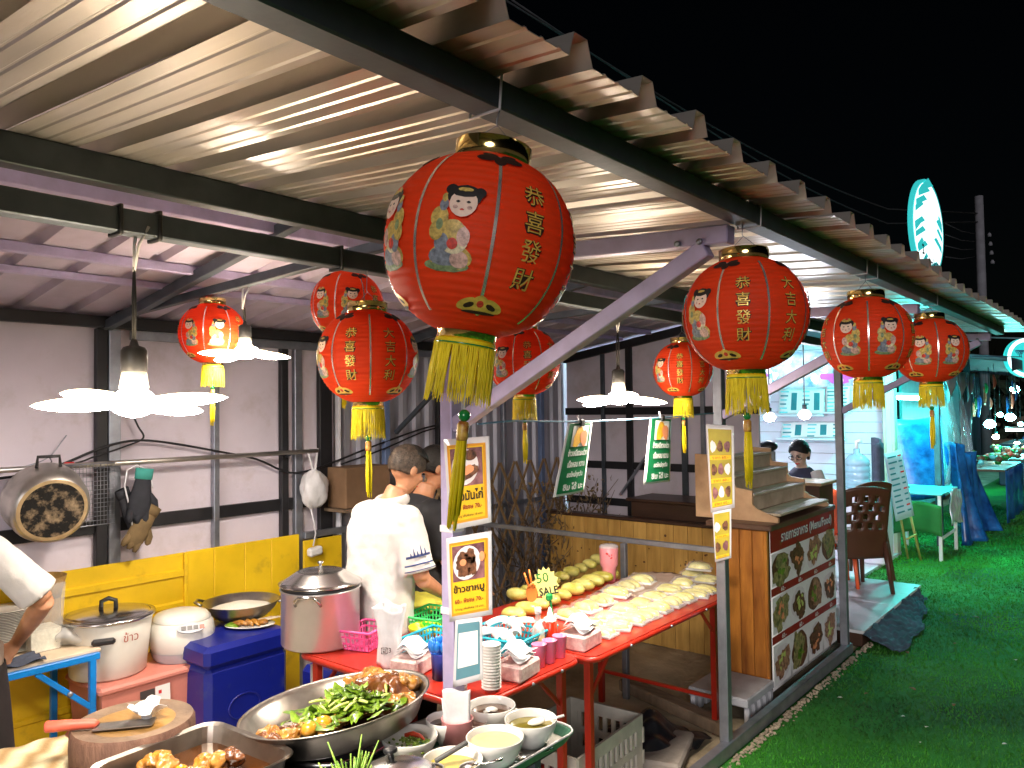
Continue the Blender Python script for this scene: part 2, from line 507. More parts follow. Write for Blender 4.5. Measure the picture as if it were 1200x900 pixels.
# sill along the ground, cross rail and its upright
MB().bar((XP + .012, 2.2, .045), (XP + .012, 5.86, .045), .05, .07).build('sill', 'galv', can)
MB().bar((P(840, 648, Y=4.16).x, 4.16, .965), (-4.20, 4.16, .965), .03, .03).build('guard_rail', 'galv', can)
q = P(732, 700, Y=4.13)
MB().bar((q.x, 4.13, 0.0), (q.x, 4.13, .95), .035, .035, up=(1, 0, 0)).build('rail_upright', 'galv', can)
MB().bar((-3.62, 4.13, 0.0), (-3.62, 4.13, .95), .035, .035, up=(1, 0, 0)).build('rail_upright', 'galv', can)
# cable ties and wire loops on the beams
for (px, py) in ((143, 257), (189, 266), (402, 303)):
    q = P(px, py, X=XP + .03)
    t = MB()
    t.tube([(XP + .026 * math.copysign(1, math.cos(a)) * min(1, abs(math.cos(a)) * 1.5), q.y, 2.206 + .03 * math.copysign(1, math.sin(a)) * min(1, abs(math.sin(a)) * 1.5)) for a in [i * PI / 8 for i in range(17)]], .005, 6, False)
    t.build('cable_tie', 'black_plastic', can)
for yq in (P(569, 100, X=XO).y, P(878, 250, X=XO).y, P(1018, 320, X=XO).y, P(1090, 350, X=XO).y, P(1005, 300, X=XO).y):
    MB().tube([(XO + .029 * math.copysign(1, math.cos(a)) * min(1, abs(math.cos(a)) * 1.5), yq + .004 * math.sin(a), 2.249 + .027 * math.copysign(1, math.sin(a)) * min(1, abs(math.sin(a)) * 1.5)) for a in [i * PI / 8 for i in range(17)]], .0022, 6, False).build('wire_loop', 'wire_white', can)

# ---------------------------------------------------------------- rear partition wall
mat('board_grey', (.68, .62, .71), .75, 0, .10, 1.6, bump=.15, bscale=14, detail=7, grime=(2.2, (.36, .29, .24), .52, .82, .75), ovar=.06)
mat('yellow_metal', (.80, .53, .015), .42, 0, .10, 4, bump=.06, rvar=.1, grime=(5, (.30, .18, .03), .56, .78, .7), ovar=.05)
wl = thing('partition_wall', 'grey board partition wall with black studs behind the cooking stall', 'wall', (XW, 1.8, 0))
def wy(px, x=XW): return P(px, 500, X=x).y
jn = [-1.2, wy(118), wy(250), wy(332), wy(392)]
for a, b_ in zip(jn[:-1], jn[1:]):
    MB().box((XW - .02, (a + b_) / 2, 1.13), (.02, b_ - a - .004, 2.26), b=.002).build('wall_panel', 'board_grey', wl)
for px, w_, m in ((116, .055, 'black_paint'), (131, .06, 'galv'), (250, .035, 'galv'), (330, .05, 'black_paint'), (346, .055, 'galv'), (378, .10, 'black_paint'), (394, .02, 'wire_white')):
    MB().box((XW + .02, wy(px), 1.12), (.04, w_, 2.22), b=.003).build('stud', m, wl)
for z_ in (1.20,):
    MB().box((XW + .006, (jn[1] + wy(332)) / 2, z_), (.026, wy(332) - jn[0] - .3, .07), b=.002).build('wall_rail', 'black_paint', wl)
MB().box((XW + .03, (wy(150) + wy(600)) / 2, 2.205), (.035, wy(600) - wy(150), .05), b=.002).build('wall_rail', 'galv', wl)
q0, q1 = wy(350), wy(402)
for z_ in (.99, .72):
    MB().box((XW + .05, (q0 + q1) / 2, z_), (.035, q1 - q0, .04), b=.002).build('wall_rail', 'galv', wl)
# yellow metal dado
yd = thing('yellow_dado', 'bright yellow sheet metal dado along the foot of the grey partition', 'panel', (XW + .06, 2.0, 0))
xY = XW + .062
ya, yb, yc = .6, P(216, 650, X=xY).y, P(350, 640, X=xY).y
ztop = P(216, 647, X=xY).z
prof = [(0.02, 0), (.30, 0), (.31, .012), (.33, .012), (.34, 0), (.52, 0), (.53, .006), (.56, .006), (.57, 0), (.70, 0), (.71, .012), (.73, .012), (.74, 0), (.87, 0), (.875, .014), (.905, .014), (.91, 0), (1.0, 0)]
def hsheet(u, v):
    i = min(int(u * (len(prof) - 1) + .5), len(prof) - 1)
    return (xY + prof[i][1], ya + (yb - ya) * v, prof[i][0] * ztop)
MB().grid(hsheet, len(prof) - 1, 6, False).build('ribbed_sheet', 'yellow_metal', yd, solid=.002)
MB().box((xY + .012, yb, ztop / 2 + .01), (.02, .02, ztop - .02), b=.003).build('joint_strip', 'yellow_metal', yd)
bx_ = [216, 250, 286, 317, 350]
for a, b_ in zip(bx_[:-1], bx_[1:]):
    y0, y1 = P(a, 640, X=xY).y + (.010 if a == 216 else 0), P(b_, 640, X=xY).y
    MB().box((xY, (y0 + y1) / 2, ztop / 2 + .005), (.02, y1 - y0 - .0015, ztop - .01), b=.004).build('board', 'yellow_metal', yd)
MB().box((xY + .006, (P(356, 650, X=xY).y + P(398, 650, X=xY).y) / 2, .83), (.016, .30, .26), b=.003).build('board', 'yellow_metal', yd)
# corrugated steel wall further back
mat('wall_zinc', (.52, .52, .60), .42, .45, .22, 2.2, stretch=(1, 6, .4), rvar=.12, bump=.05)
cw = thing('corrugated_wall', 'dull corrugated steel sheet wall behind the man in white', 'wall', (XW - .03, 4.5, 0))
y0 = wy(393, XW - .03); yE = 6.0
n = 5
for i in range(n):
    a = y0 + (yE - y0) * i / n; b_ = y0 + (yE - y0) * (i + 1) / n
    pr = []
    m_ = 4
    for j in range(m_):
        w_ = (b_ - a) / m_
        for (t, dx_) in ((0, 0), (.45, 0), (.55, .03), (.85, .03), (.95, 0)): pr.append((a + (j + t) * w_, dx_))
    pr.append((b_, 0))
    MB().add([(XW - .05 + d_, yq, z_) for z_ in (.0, 1.2, 2.36) for yq, d_ in pr],
             [(r_ * len(pr) + j, r_ * len(pr) + j + 1, (r_ + 1) * len(pr) + j + 1, (r_ + 1) * len(pr) + j) for r_ in range(2) for j in range(len(pr) - 1)]).build('steel_sheet', 'wall_zinc', cw, solid=.0015)
mat('blue_paint_steel', (.17, .24, .42), .45, .2, .1)
for px, w_, m in ((452, .05, 'blue_paint_steel'), (513, .03, 'black_paint'), (590, .04, 'galv'), (634, .05, 'blue_paint_steel')):
    MB().box((XW + .04, wy(px, XW + .04), 1.12), (.04, w_, 2.22), b=.003).build('stud', m, cw)
MB().box((XW + .05, 4.6, .98), (.03, 2.4, .035), b=.003).build('wall_rail', 'galv', cw)
# end wall (gable) facing the camera
ew = thing('end_wall', 'mauve grey panelled end wall with black framing beyond the fruit table', 'wall', (-3.3, 6.0, 0))
xl, xr = -4.25, P(890, 500, Y=6.0).x
cols = [xl, P(707, 500, Y=6.0).x, P(738, 500, Y=6.0).x, P(802, 500, Y=6).x, P(850, 500, Y=6).x, xr]
for a, b_ in zip(cols[:-1], cols[1:]):
    pts = [(a + .003, 0), (b_ - .003, 0), (b_ - .003, zr(b_) - .02), (a + .003, zr(a) - .02)]
    MB().prism(pts, .02, plane_M((0, 6.02, 0), (1, 0, 0), (0, 0, 1))).build('wall_panel', 'board_grey', ew)
for px, w_, m in ((707, .035, 'steel_dark'), (738, .06, 'black_paint'), (802, .05, 'steel_dark'), (824, .035, 'galv')):
    x_ = P(px, 500, Y=5.98).x
    MB().box((x_, 5.98, zr(x_) / 2 - .02), (w_, .03, zr(x_) - .04), b=.003).build('stud', m, ew)
for z_, m in ((P(680, 482, Y=5.985).z, 'black_paint'), (P(720, 545, Y=5.985).z, 'black_paint'), (P(720, 588, Y=5.985).z, 'black_paint')):
    MB().box(((xl + xr) / 2, 5.985, z_), (xr - xl, .022, .065), b=.002).build('wall_rail', m, ew)
MB().bar((P(727, 580, Y=5.95).x, 5.95, P(727, 580, Y=5.95).z), (P(757, 535, Y=5.95).x, 5.95, P(757, 535, Y=5.95).z), .03, .02).build('brace', 'galv', ew)
MB().bar((xl, 5.965, zr(xl) - .06), (xr, 5.965, zr(xr) - .06), .04, .07).build('gable_rafter', 'black_paint', ew)
# ---------------------------------------------------------------- red paper lanterns
mat('lantern_red', (.90, .075, .015), .6, 0, .14, 7, bump=.08, bscale=60, spec=.3)
def translucent(name, col, fac):                 # thin paper or thread that lets light through
    n = MATS[name].node_tree.nodes; l = MATS[name].node_tree.links
    t = n.new('ShaderNodeBsdfTranslucent'); t.inputs['Color'].default_value = (*col, 1)
    x = n.new('ShaderNodeMixShader'); x.inputs[0].default_value = fac
    l.new(n['Principled BSDF'].outputs[0], x.inputs[1]); l.new(t.outputs[0], x.inputs[2])
    l.new(x.outputs[0], [q for q in n if q.type == 'OUTPUT_MATERIAL'][0].inputs['Surface'])
translucent('lantern_red', (1, .10, .02), .45)
mat('foil_silver', (.80, .72, .66), .25, .8, .2, 60)
mat('foil_gold', (.80, .52, .10), .35, .25, .25, 90)
mat('print_dark', (.03, .012, .008), .6)
mat('fringe_yellow', (.88, .70, .01), .6, 0, .15, 30)
translucent('fringe_yellow', (.95, .78, .02), .15)
mat('bead_green', (.01, .22, .05), .2, coat=.5)
mat('tassel_cap', (.45, .05, .01), .4, 0, .5, 80, col2=(.75, .5, .1))
for nm, c in dict(doll_skin=(.80, .58, .46), doll_hair=(.015, .012, .012), doll_gold=(.52, .36, .09), doll_blue=(.20, .22, .26), doll_pink=(.58, .36, .30), doll_cream=(.66, .56, .36), doll_green=(.20, .26, .12), doll_red=(.6, .05, .03)).items(): mat(nm, c, .45, var=.5 if nm not in ('doll_skin', 'doll_hair') else .08, scale=150)
LR = .131
def lprof(t):
    """t 0..1 bottom to top -> (r, z)"""
    a = -1.30 + 2.535 * t
    r = LR * (abs(math.cos(a)) ** .86)
    return r, .124 * math.sin(a) / math.sin(1.185) * .93
_prof = [lprof(i / 400) for i in range(401)]
_arc = [0.]
for i in range(1, 401): _arc.append(_arc[-1] + math.hypot(_prof[i][0] - _prof[i - 1][0], _prof[i][1] - _prof[i - 1][1]))
_mid = _arc[205]
def lpt(ang0, x, y, off):
    s_ = min(max(_mid + y, 0), _arc[-1]); i = min(int(np.searchsorted(_arc, s_)), 400)
    r, z = _prof[i]; j = min(max(i, 2), 398)
    t = Vector((_prof[j + 2][0] - _prof[j - 2][0], _prof[j + 2][1] - _prof[j - 2][1])).normalized()
    a = ang0 + x / max(r, .05)
    rr = r + t.y * off; zz = z - t.x * off
    return Vector((rr * math.cos(a), rr * math.sin(a), zz))
class Wrap:
    def __init__(s, ang): s.a = ang
    def __matmul__(s, q): return lpt(s.a, q[0], q[1], q[2])
def wdisc(mb, B, x, y, rx, ry, z, n=16, rot=0., seg=None):
    c, s_ = math.cos(rot), math.sin(rot); vs = [B @ Vector((x, y, z))]; fs = []
    a0, a1 = seg or (0, 2 * PI); full = seg is None; m = n if full else n + 1
    for ring in (.5, 1.):
        for k in range(m):
            a = a0 + (a1 - a0) * k / n; u, w = rx * ring * math.cos(a), ry * ring * math.sin(a)
            vs.append(B @ Vector((x + u * c - w * s_, y + u * s_ + w * c, z)))
    for k in range(m if full else m - 1):
        k2 = (k + 1) % m
        fs += [(0, 1 + k, 1 + k2), (1 + k, 1 + m + k, 1 + m + k2, 1 + k2)]
    mb.add(vs, fs); return mb
DOLL = ['doll_skin', 'doll_hair', 'doll_gold', 'doll_blue', 'doll_pink', 'doll_cream', 'doll_green', 'doll_red']
def doll(ang, girl):
    m = MB(); B = Wrap(ang); z = .0016
    def d(ci, *a, **k):
        nonlocal z; z += .00012; m.cur = ci; wdisc(m, B, a[0] * 1.16, a[1] * 1.16, a[2] * 1.16, a[3] * 1.16, z, **k)
    sg = 1 if girl else -1
    d(2, 0, -.036, .024, .014); d(6, -.004, -.045, .025, .007); d(3, -.006, -.036, .018, .010); d(4, .010, -.038, .010, .009)
    d(5, .003, -.016, .016, .017); d(2, .001, -.008, .013, .011); d(4, .013 * sg, -.014, .007, .010); d(3, -.010 * sg, -.022, .008, .010); d(7, .002, -.022, .006, .006)
    d(2, -.015 * sg, .004, .010, .012); d(2, -.017 * sg, -.010, .008, .010); d(6, -.014 * sg, -.003, .004, .006); d(3, -.012 * sg, .018, .005, .007); d(2, -.012 * sg, .026, .0035, .005)
    hx, hy = .008 * sg, .021
    d(1, hx, hy + .008, .0185, .013)
    if girl: d(1, hx - .015, hy + .015, .0065, .006); d(1, hx + .015, hy + .013, .0065, .006)
    else: d(2, hx, hy + .017, .012, .006); d(7, hx, hy + .021, .004, .003)
    d(0, hx, hy, .0148, .0150); d(1, hx, hy + .0115, .0135, .005); 
    for e in (-.0055, .0055): d(1, hx + e, hy + .001, .0022, .0012); d(4, hx + e * 1.35, hy - .005, .0028, .002)
    d(7, hx, hy - .0075, .0024, .0010); d(2, hx, hy + .015, .008, .0022)
    return m
def make_lantern():
    root = thing('paper_lantern', 'red lantern', 'lantern')
    m = MB(); n = 56; rows = 104; vs = []
    for i in range(rows + 1):
        r, z = lprof(i / rows); r -= .0017 * (i % 4 == 0)
        for k in range(n):
            a = 2 * PI * k / n; f = 1 - .010 * abs(math.sin(4 * a)) ** .5 * 0 - .012 * (1 - abs(math.sin(4 * a))) ** 3 * 0
            vs.append((r * math.cos(a) * f, r * math.sin(a) * f, z))
    m.add(vs, [(i * n + k, i * n + (k + 1) % n, (i + 1) * n + (k + 1) % n, (i + 1) * n + k) for i in range(rows) for k in range(n)], True)
    shade = m.build('lantern_shade', 'lantern_red', root)
    rt, zt = lprof(1); rb, zb = lprof(0)
    MB().lathe([(rt, zt - .002), (rt + .002, zt), (rt + .003, zt + .024), (rt + .001, zt + .0255), (rt - .001, zt + .024), (rt - .002, zt)], 32).build('top_ring', 'chrome_gold', root)
    rb2 = rb * .92
    MB().lathe([(rb, zb + .002), (rb2 + .002, zb), (rb2 + .002, zb - .012), (rb2 - .001, zb - .012), (rb2 - .002, zb)], 32).build('bottom_ring', 'chrome_gold', root)
    MB().lathe([(rb2 + .0005, zb - .010), (rb2 + .003, zb - .012), (rb2 + .003, zb - .020), (rb2, zb - .020)], 28).build('fringe_band', 'fringe_yellow', root)
    MB().lathe([(rb2 + .0034, zb - .0165), (rb2 + .0042, zb - .0175), (rb2 + .0034, zb - .0185)], 28).build('band_thread', 'bead_green', root)
    fr = MB(); rd = random.Random(2)
    for k in range(230):
        a = 2 * PI * k / 230 + rd.uniform(-.03, .03); L = rd.uniform(.066, .084); sw = rd.uniform(-.16, .16)
        p = [((rb2 + .0015 + .004 * t + rd.uniform(0, .002)) * math.cos(a + sw * t), (rb2 + .0015 + .004 * t) * math.sin(a + sw * t), zb - .016 - L * t) for t in (0, .5, 1)]
        fr.tube(p, [.0009, .0009, .0005], 4, False)
    fr.build('fringe', 'fringe_yellow', root)
    for k in range(8):
        a = k * PI / 4; B = Wrap(a); w = .0021
        MB().grid(lambda u, v: B @ Vector(((u - .5) * 2 * w, -.118 + .236 * v, .0013)), 1, 24).build('seam_strip', 'foil_silver', root)
    for rep in (0, 4):
        doll((rep + .5) * PI / 4, False).build('printed_doll', DOLL, shade)
        doll((rep + 1.5) * PI / 4, True).build('printed_doll', DOLL, shade)
        for j, word in ((2, '恭喜發財'), (3, '大吉大利')):
            B = Wrap((rep + j + .5) * PI / 4)
            m = MB()
            for i, ch in enumerate(word):
                m.cur = 0; put_text(m, ch, B, height=.030, x=.0006, y=.054 - .036 * i - .0006, z=.0014, bold=.03)
                m.cur = 1; put_text(m, ch, B, height=.028, x=0, y=.054 - .036 * i, z=.0020, bold=0.)
            m.build('gold_characters', ['print_dark', 'foil_gold'], shade)
        for sa in (2, 4):
            B = Wrap((rep + sa) * PI / 4)
            m = MB()                     # lotus below, bat motif above, gold foil painted dark as its reflection
            for (x, y, rx, ry, rot, ci, z) in ((0, -.104, .026, .012, 0, 0, .0015), (-.016, -.100, .014, .009, .5, 0, .0017), (.016, -.100, .014, .009, -.5, 0, .0017), (0, -.097, .010, .012, 0, 0, .0019), (0, -.098, .0045, .0055, 0, 2, .0021), (-.014, -.101, .007, .004, .5, 1, .0021), (.014, -.101, .007, .004, -.5, 1, .0021), (0, -.112, .022, .003, 0, 1, .0021)):
                m.cur = ci; wdisc(m, B, x, y, rx, ry, z, rot=rot)
            m.build('foil_lotus', ['foil_gold', 'print_dark', 'doll_red'], shade); m = MB()
            for (x, y, rx, ry, rot) in ((-.015, .110, .015, .009, .2), (.015, .110, .015, .009, -.2), (0, .103, .008, .010, 0), (-.012, .120, .010, .006, -.3), (.012, .120, .010, .006, .3)):
                wdisc(m, B, x, y, rx, ry, .0016 + abs(x) * .01, rot=rot)
            m.build('foil_bat', 'print_dark', shade)
    return root
def tassel(root, L0, ends=None):
    """hangs from the lantern's bottom ring: cord, bead, cap, threads"""
    zb = lprof(0)[1]
    top = Vector((0, 0, zb)); b = ends[0] if ends else Vector((0, 0, zb - L0))
    cd = MB().tube([top, b], .0012, 6).build('tassel_cord', 'wire_white', root)
    MB().ball(b, .0085, 12, 8).build('bead', 'bead_green', root)
    d = (ends[1] - ends[0]).normalized() if ends else Vector((0, 0, -1)); c0 = b + d * .008; c1 = c0 + d * .026
    MB().tube([c0, c0 + d * .004, c1 - d * .004, c1], [.006, .0085, .0085, .0075], 10).build('tassel_cap', 'tassel_cap', root)
    t = MB(); rd = random.Random(4)
    for k in range(26):
        a = rd.uniform(0, 2 * PI); q = rd.uniform(.002, .008); L = rd.uniform(.10, .125)
        o = Vector((math.cos(a) * q, math.sin(a) * q, 0))
        t.tube([c1 + o * .8, c1 + d * L * .5 + o * 1.2, c1 + d * L + o * 1.1], [.0022, .0022, .0012], 5, True)
    t.build('tassel_threads', 'fringe_yellow', root)
def hang_wire(root, h, white=True):
    zt = lprof(1)[1] + .02; rt = lprof(1)[0]
    MB().tube([(-rt, 0, zt - .01), (0, 0, zt + .035), (rt, 0, zt - .01)], .0009, 5).tube([(0, 0, zt + .033), (.002, .001, zt + .04), (0, 0, h)], .0012, 5).build('hanging_wire', 'galv', root)

proto = make_lantern()
LG = 'red lanterns hung under the canopy'
LANT = [  # px, py, plane, width px, seam angle facing, screen offset deg, tilt, hang height above centre (abs z), label, tassel length, lean
    (562, 290, dict(X=XO), 222, 90, 8, 9, 2.226, 'largest red lantern, tilted, girl figure and gold characters, hung from eaves beam beside lavender bracket', .115, (-.10, -.06)),
    (431, 418, dict(X=XP + .03), 116, 135, 3, 0, 2.18, 'red lantern showing two columns of gold characters, hanging over the man in white', .095, (0, 0)),
    (407, 358, dict(X=-2.25), 84, 70, 6, 2, 2.5, 'red lantern half hidden behind another lantern above the man in white', .10, (0, 0)),
    (249, 391, dict(Y=1.86), 75, 60, 0, 0, 2.34, 'red lantern hanging just behind the glowing petal lamp by the grey wall', .10, (0, 0)),
    (614, 424, dict(X=XP - .02), 84, 112, 5, 0, 2.18, 'red lantern partly hidden by the lavender diagonal bracket and the big tilted lantern', .095, (0, 0)),
    (800, 433, dict(X=XP + .02), 68, 112, -6, 0, 2.18, 'small red lantern hanging beside the petal lamp over the fruit table', .10, (0, 0)),
    (873, 369, dict(X=XO), 141, 112, -2, 0, 2.226, 'red lantern with gold characters on eaves beam in front of the wooden step stand', .10, (0, 0)),
    (1016, 396, dict(X=XO), 101, 45, 2, 0, 2.226, 'red lantern showing two pale doll figures beside the galvanised post, second from the beam end', 0, (0, 0)),
    (1090, 411, dict(X=XO), 80, 45, 12, 0, 2.226, 'last red lantern at the far end of the eaves beam, partly behind another', .10, (0, 0)),
]
Fw = CAMROT @ Vector((0, 0, -1))
for i, (px, py, pl, wpx, seam, so, tilt, ztop_, lab, tl, lean) in enumerate(LANT):
    c = P(px, py, **pl); dep = (c - CAM0).dot(Fw); sc_ = wpx / FPX * dep / (2 * LR)
    al = math.atan2(-c.y, -c.x)
    rz = al - math.radians(seam) + math.radians(so)
    o = copy_tree(proto, loc=c, label=lab)
    o.scale = (sc_,) * 3
    o.rotation_euler = (Matrix.Rotation(math.radians(tilt), 3, Fw) @ rotz(rz)).to_euler()
    o['group'] = LG; o['_abs'] = 0
    if tl and tilt < 5: tassel(o, tl)
    elif tl:
        Ri = o.rotation_euler.to_matrix().inverted()
        tassel(o, tl, [Ri @ (P(*q_, d=dep - .02) - c) / sc_ for q_ in ((544, 487), (531, 612))])
    hang_wire(o, (ztop_ - c.z) / sc_)
    print('lantern', i, tuple(round(q, 2) for q in c), 'dia', round(sc_ * 2 * LR, 3))
for o in [proto] + list(proto.children_recursive): bpy.data.objects.remove(o)

# ---------------------------------------------------------------- petal lamps
mat('lamp_glow', (1, .93, .82), .5, emit=122, ecol=(1, .87, .73)); mat('lamp_top', (1, .93, .82), .5, emit=11, ecol=(1, .76, .45))
mat('lamp_base', (.75, .72, .70), .4)
def make_lamp(loc, cord_top, rz, label, size=.21, droop=0.):
    root = thing('petal_lamp', label, 'lamp', loc, 'folding petal lamps lighting the stall')
    c = Vector(loc)
    hub = MB().lathe([(0, -.030), (.03, -.026), (.046, -.006), (.040, .014), (.028, .024), (.0, .028)], 20, c).build('lamp_hub', 'lamp_glow', root)
    for k in range(5):
        a = rz + 2 * PI * k / 5
        R = rotz(a) @ Matrix.Rotation((.10, -.06, .13, .02, -.09)[k] + droop, 3, 'Y')
        m = MB(); pts = []
        nn = 14
        for i in range(nn + 1):
            t = i / nn; x = .034 + (size - .034) * t; w = .046 * (math.sin(PI * min(1, .12 + .88 * t)) ** .55) if t < 1 else .004
            pts.append((x, w))
        M4 = R.to_4x4(); M4.translation = c + Vector((0, 0, -.004))
        for sg in (-1, 1):
            m.cur = 0 if sg < 0 else 1
            m.grid(lambda u, v: M4 @ Vector((pts[int(round(u * nn))][0], pts[int(round(u * nn))][1] * (2 * v - 1) * sg, sg * .016 * max(0, 1 - (2 * v - 1) ** 2) * math.sin(PI * min(1, .15 + .85 * u)) ** .6)), nn, 6)
        m.build('lamp_petal', ['lamp_glow', 'lamp_top'], root)
    MB().lathe([(.022, .016), (.030, .030), (.026, .060), (.024, .066)], 18, c).build('lamp_base', 'lamp_base', root)
    MB().lathe([(.024, .062), (.027, .066), (.027, .110), (.022, .118), (.010, .122), (.006, .135), (0, .136)], 18, c).build('lamp_socket', 'black_plastic', root)
    t = Vector(cord_top)
    MB().tube([c + Vector((-.004, 0, .13)), c * .6 + t * .4 + Vector((-.006, 0, .08)), t + Vector((0, 0, -.08))], .003, 6).tube([c + Vector((.004, 0, .13)), c * .6 + t * .4 + Vector((.005, 0, .08)), t + Vector((0, 0, -.08))], .003, 6).build('lamp_cord', 'wire_black', root)
    MB().tube([t + Vector((0, 0, -.09)), t + Vector((-.008, .004, -.03)), t + Vector((-.016, .012, .01))], .0035, 6).tube([t + Vector((0, 0, -.09)), t + Vector((.010, .006, -.03)), t + Vector((.026, .02, .01))], .003, 6).build('cord_tail', 'wire_white', root)
    return root
c = P(157, 470, X=XP); make_lamp(c, (c.x, c.y, 2.19), .2, 'large glowing petal lamp nearest the hanging pot, on twin black cords')
c = P(287, 413, Y=1.86); make_lamp(c, (c.x, 1.85, 2.32), .75, 'glowing petal lamp hanging just in front of a lantern by the grey wall', .195)
c = P(725, 466, X=XP); make_lamp(c, (c.x, c.y, 2.19), .5, 'glowing petal lamp hanging above the fruit table and green banners', .20)
# ---------------------------------------------------------------- red folding tables
mat('red_paint', (.40, .022, .010), .35, 0, .12, 6, coat=.25, rvar=.12, grime=(9, (.22, .03, .015), .55, .75, .7))
def red_table(label, x0, x1, y0, y1, z=.75, bars=()):
    t = thing('folding_table', label, 'table', ((x0 + x1) / 2, (y0 + y1) / 2, 0), 'red folding tables')
    r = .05; pts = []
    for cx, cy, a0 in ((x1 - r, y1 - r, 0), (x0 + r, y1 - r, 90), (x0 + r, y0 + r, 180), (x1 - r, y0 + r, 270)):
        for k in range(6): a = math.radians(a0 + 18 * k); pts.append((cx + r * math.cos(a), cy + r * math.sin(a)))
    MB().prism(pts, .012, Matrix.Translation((0, 0, z - .012))).build('table_top', 'red_paint', t)
    rim = MB().tube([(*p, z - .016) for p in pts] + [(*pts[0], z - .016)], .0125, 8, False)
    rim.build('rim', 'red_paint', t)
    sc = MB()
    for k in range(7):
        for (xx_, yy_) in ((x1 + .004, y0 + (y1 - y0) * (k + .5) / 7), ):
            MB().lathe([(0, .0145), (.006, .013), (.007, .011), (.007, .0)], 8, (xx_, yy_, z - .016), Matrix.Rotation(PI / 2, 3, 'Y')).build('rivet', 'galv', t) if k % 2 else None
    for (a, b_) in ((x0 + .06, y0 + .05), (x1 - .06, y0 + .05), (x0 + .06, y1 - .05), (x1 - .06, y1 - .05)):
        MB().bar((a, b_, .0), (a, b_, z - .03), .032, .032, up=(1, 0, 0)).build('leg', 'red_paint', t)
    for b_ in (y0 + .05, y1 - .05):
        MB().bar((x0 + .06, b_, z - .04), (x1 - .06, b_, z - .04), .024, .03).build('apron_bar', 'red_paint', t)
        MB().bar((x0 + .06, b_, .20), (x1 - .06, b_, .20), .02, .02).build('stretcher', 'red_paint', t)
        for a in (x0 + .06, x1 - .06):
            dr = .18 if b_ < (y0 + y1) / 2 else -.18
            MB().bar((a, b_, z - .20), (a, b_ + dr, z - .03), .014, .018).build('brace', 'red_paint', t)
    return t
red_table('glossy red folding table holding the steel stock pot and plastic baskets', -2.87, -1.86, 2.03, 2.69)
red_table('long red folding table covered with packs of yellow mango', -2.66, -1.81, 2.72, 4.04)
TZ = .75

# ---------------------------------------------------------------- signs on the posts
mat('sign_yellow', (.80, .48, .02), .35, 0, .06, 4)
mat('sign_orange', (.62, .28, .02), .35, 0, .06)
mat('laminate', (.66, .66, .70), .25, 0, .05, coat=.5)
mat('sign_brownred', (.30, .05, .02), .5)
mat('print_food', (.20, .08, .04), .45, 0, .6, 40, col2=(.55, .30, .18))
mat('print_food_green', (.10, .14, .03), .45, 0, .6, 30, col2=(.45, .38, .16))
mat('print_food_dark', (.05, .02, .012), .45, 0, .6, 50, col2=(.24, .10, .05))
mat('print_plate', (.72, .68, .70), .4, 0, .08, 20)
mat('print_orange', (.78, .30, .14), .4, 0, .1, 20)
mat('print_purple', (.16, .05, .07), .45, 0, .5, 25, col2=(.34, .15, .16))
def post_sign(px, Yp, label, title, price, meat):
    c = [P(*q, Y=Yp) for q in px]
    B = Bil(*c)
    root = thing('menu_placard', label, 'sign', (c[0] + c[1]) / 2)
    bc = card(B, 'placard_sheet', 'laminate', root)
    brect(MB(), B, .07, .06, .93, .93, .002).build('orange_border', 'sign_orange', root)
    brect(MB(), B, .12, .09, .88, .90, .003).build('yellow_field', 'sign_yellow', root)
    m = MB(); m.cur = 0; brect(m, B, .14, .46, .86, .885, .004)
    m.cur = 1; bdisc(m, B, .47, .67, .31, .20, .005, rot=.1)
    if meat == 'pork':
        m.cur = 2
        for (x, y, r, s_) in ((.40, .72, .16, .08), (.55, .74, .13, .09), (.42, .58, .15, .08), (.33, .66, .10, .07), (.6, .62, .10, .11)): bdisc(m, B, x, y, r, s_, .006, wob=.15)
        m.cur = 3; bdisc(m, B, .40, .68, .075, .04, .007); bdisc(m, B, .82, .72, .06, .06, .007)
    else:
        m.cur = 2; bdisc(m, B, .60, .80, .15, .06, .006); bdisc(m, B, .58, .60, .22, .06, .006, rot=.3, wob=.12)
        m.cur = 3; bdisc(m, B, .52, .63, .17, .05, .0065, rot=.2, wob=.1); bdisc(m, B, .32, .74, .07, .03, .007)
    m.build('food_photo', ['print_purple', 'print_plate', 'print_food_dark', 'print_orange'], root)
    put_text(MB(), title, B, width=.70, height=.125, x=.5, y=.36, z=.0055, bold=.025).build('title_lettering', 'print_black', root)
    put_text(MB(), price, B, width=.66, height=.055, x=.5, y=.225, z=.0055, bold=.02).build('price_lettering', 'sign_brownred', root)
    put_text(MB(), 'ทุกเมนู เพิ่มพิเศษ 10 บาท', B, width=.66, height=.04, x=.5, y=.13, z=.0055, bold=.01).build('small_lettering', 'print_black', root)
post_sign([(527, 622), (576, 612), (520, 515), (573, 511)], 1.745, 'upper yellow placard with chicken rice photo half covered by a yellow tassel', 'ข้าวมันไก่', '60.- พิเศษ 70.-', 'chicken')
post_sign([(527, 729), (577, 720), (523, 631), (576, 622)], 1.742, 'lower yellow placard with braised pork leg photo taped to the post', 'ข้าวขาหมู', '60.- พิเศษ 70.-', 'pork')
mat('card_blue', (.10, .24, .30), .35)
c = [P(*q, Y=1.738) for q in ((531, 806), (566, 796), (534, 727), (565, 723))]
B = Bil(*c); rt = thing('payment_card', 'laminated blue and white payment card with blank centre under the pork placard', 'sign', (c[0] + c[1]) / 2)
card(B, 'card_sheet', 'laminate', rt); brect(MB(), B, .10, .10, .92, .94, .002).build('blue_field', 'card_blue', rt); brect(MB(), B, .16, .27, .86, .80, .003).build('white_field', 'print_white', rt)
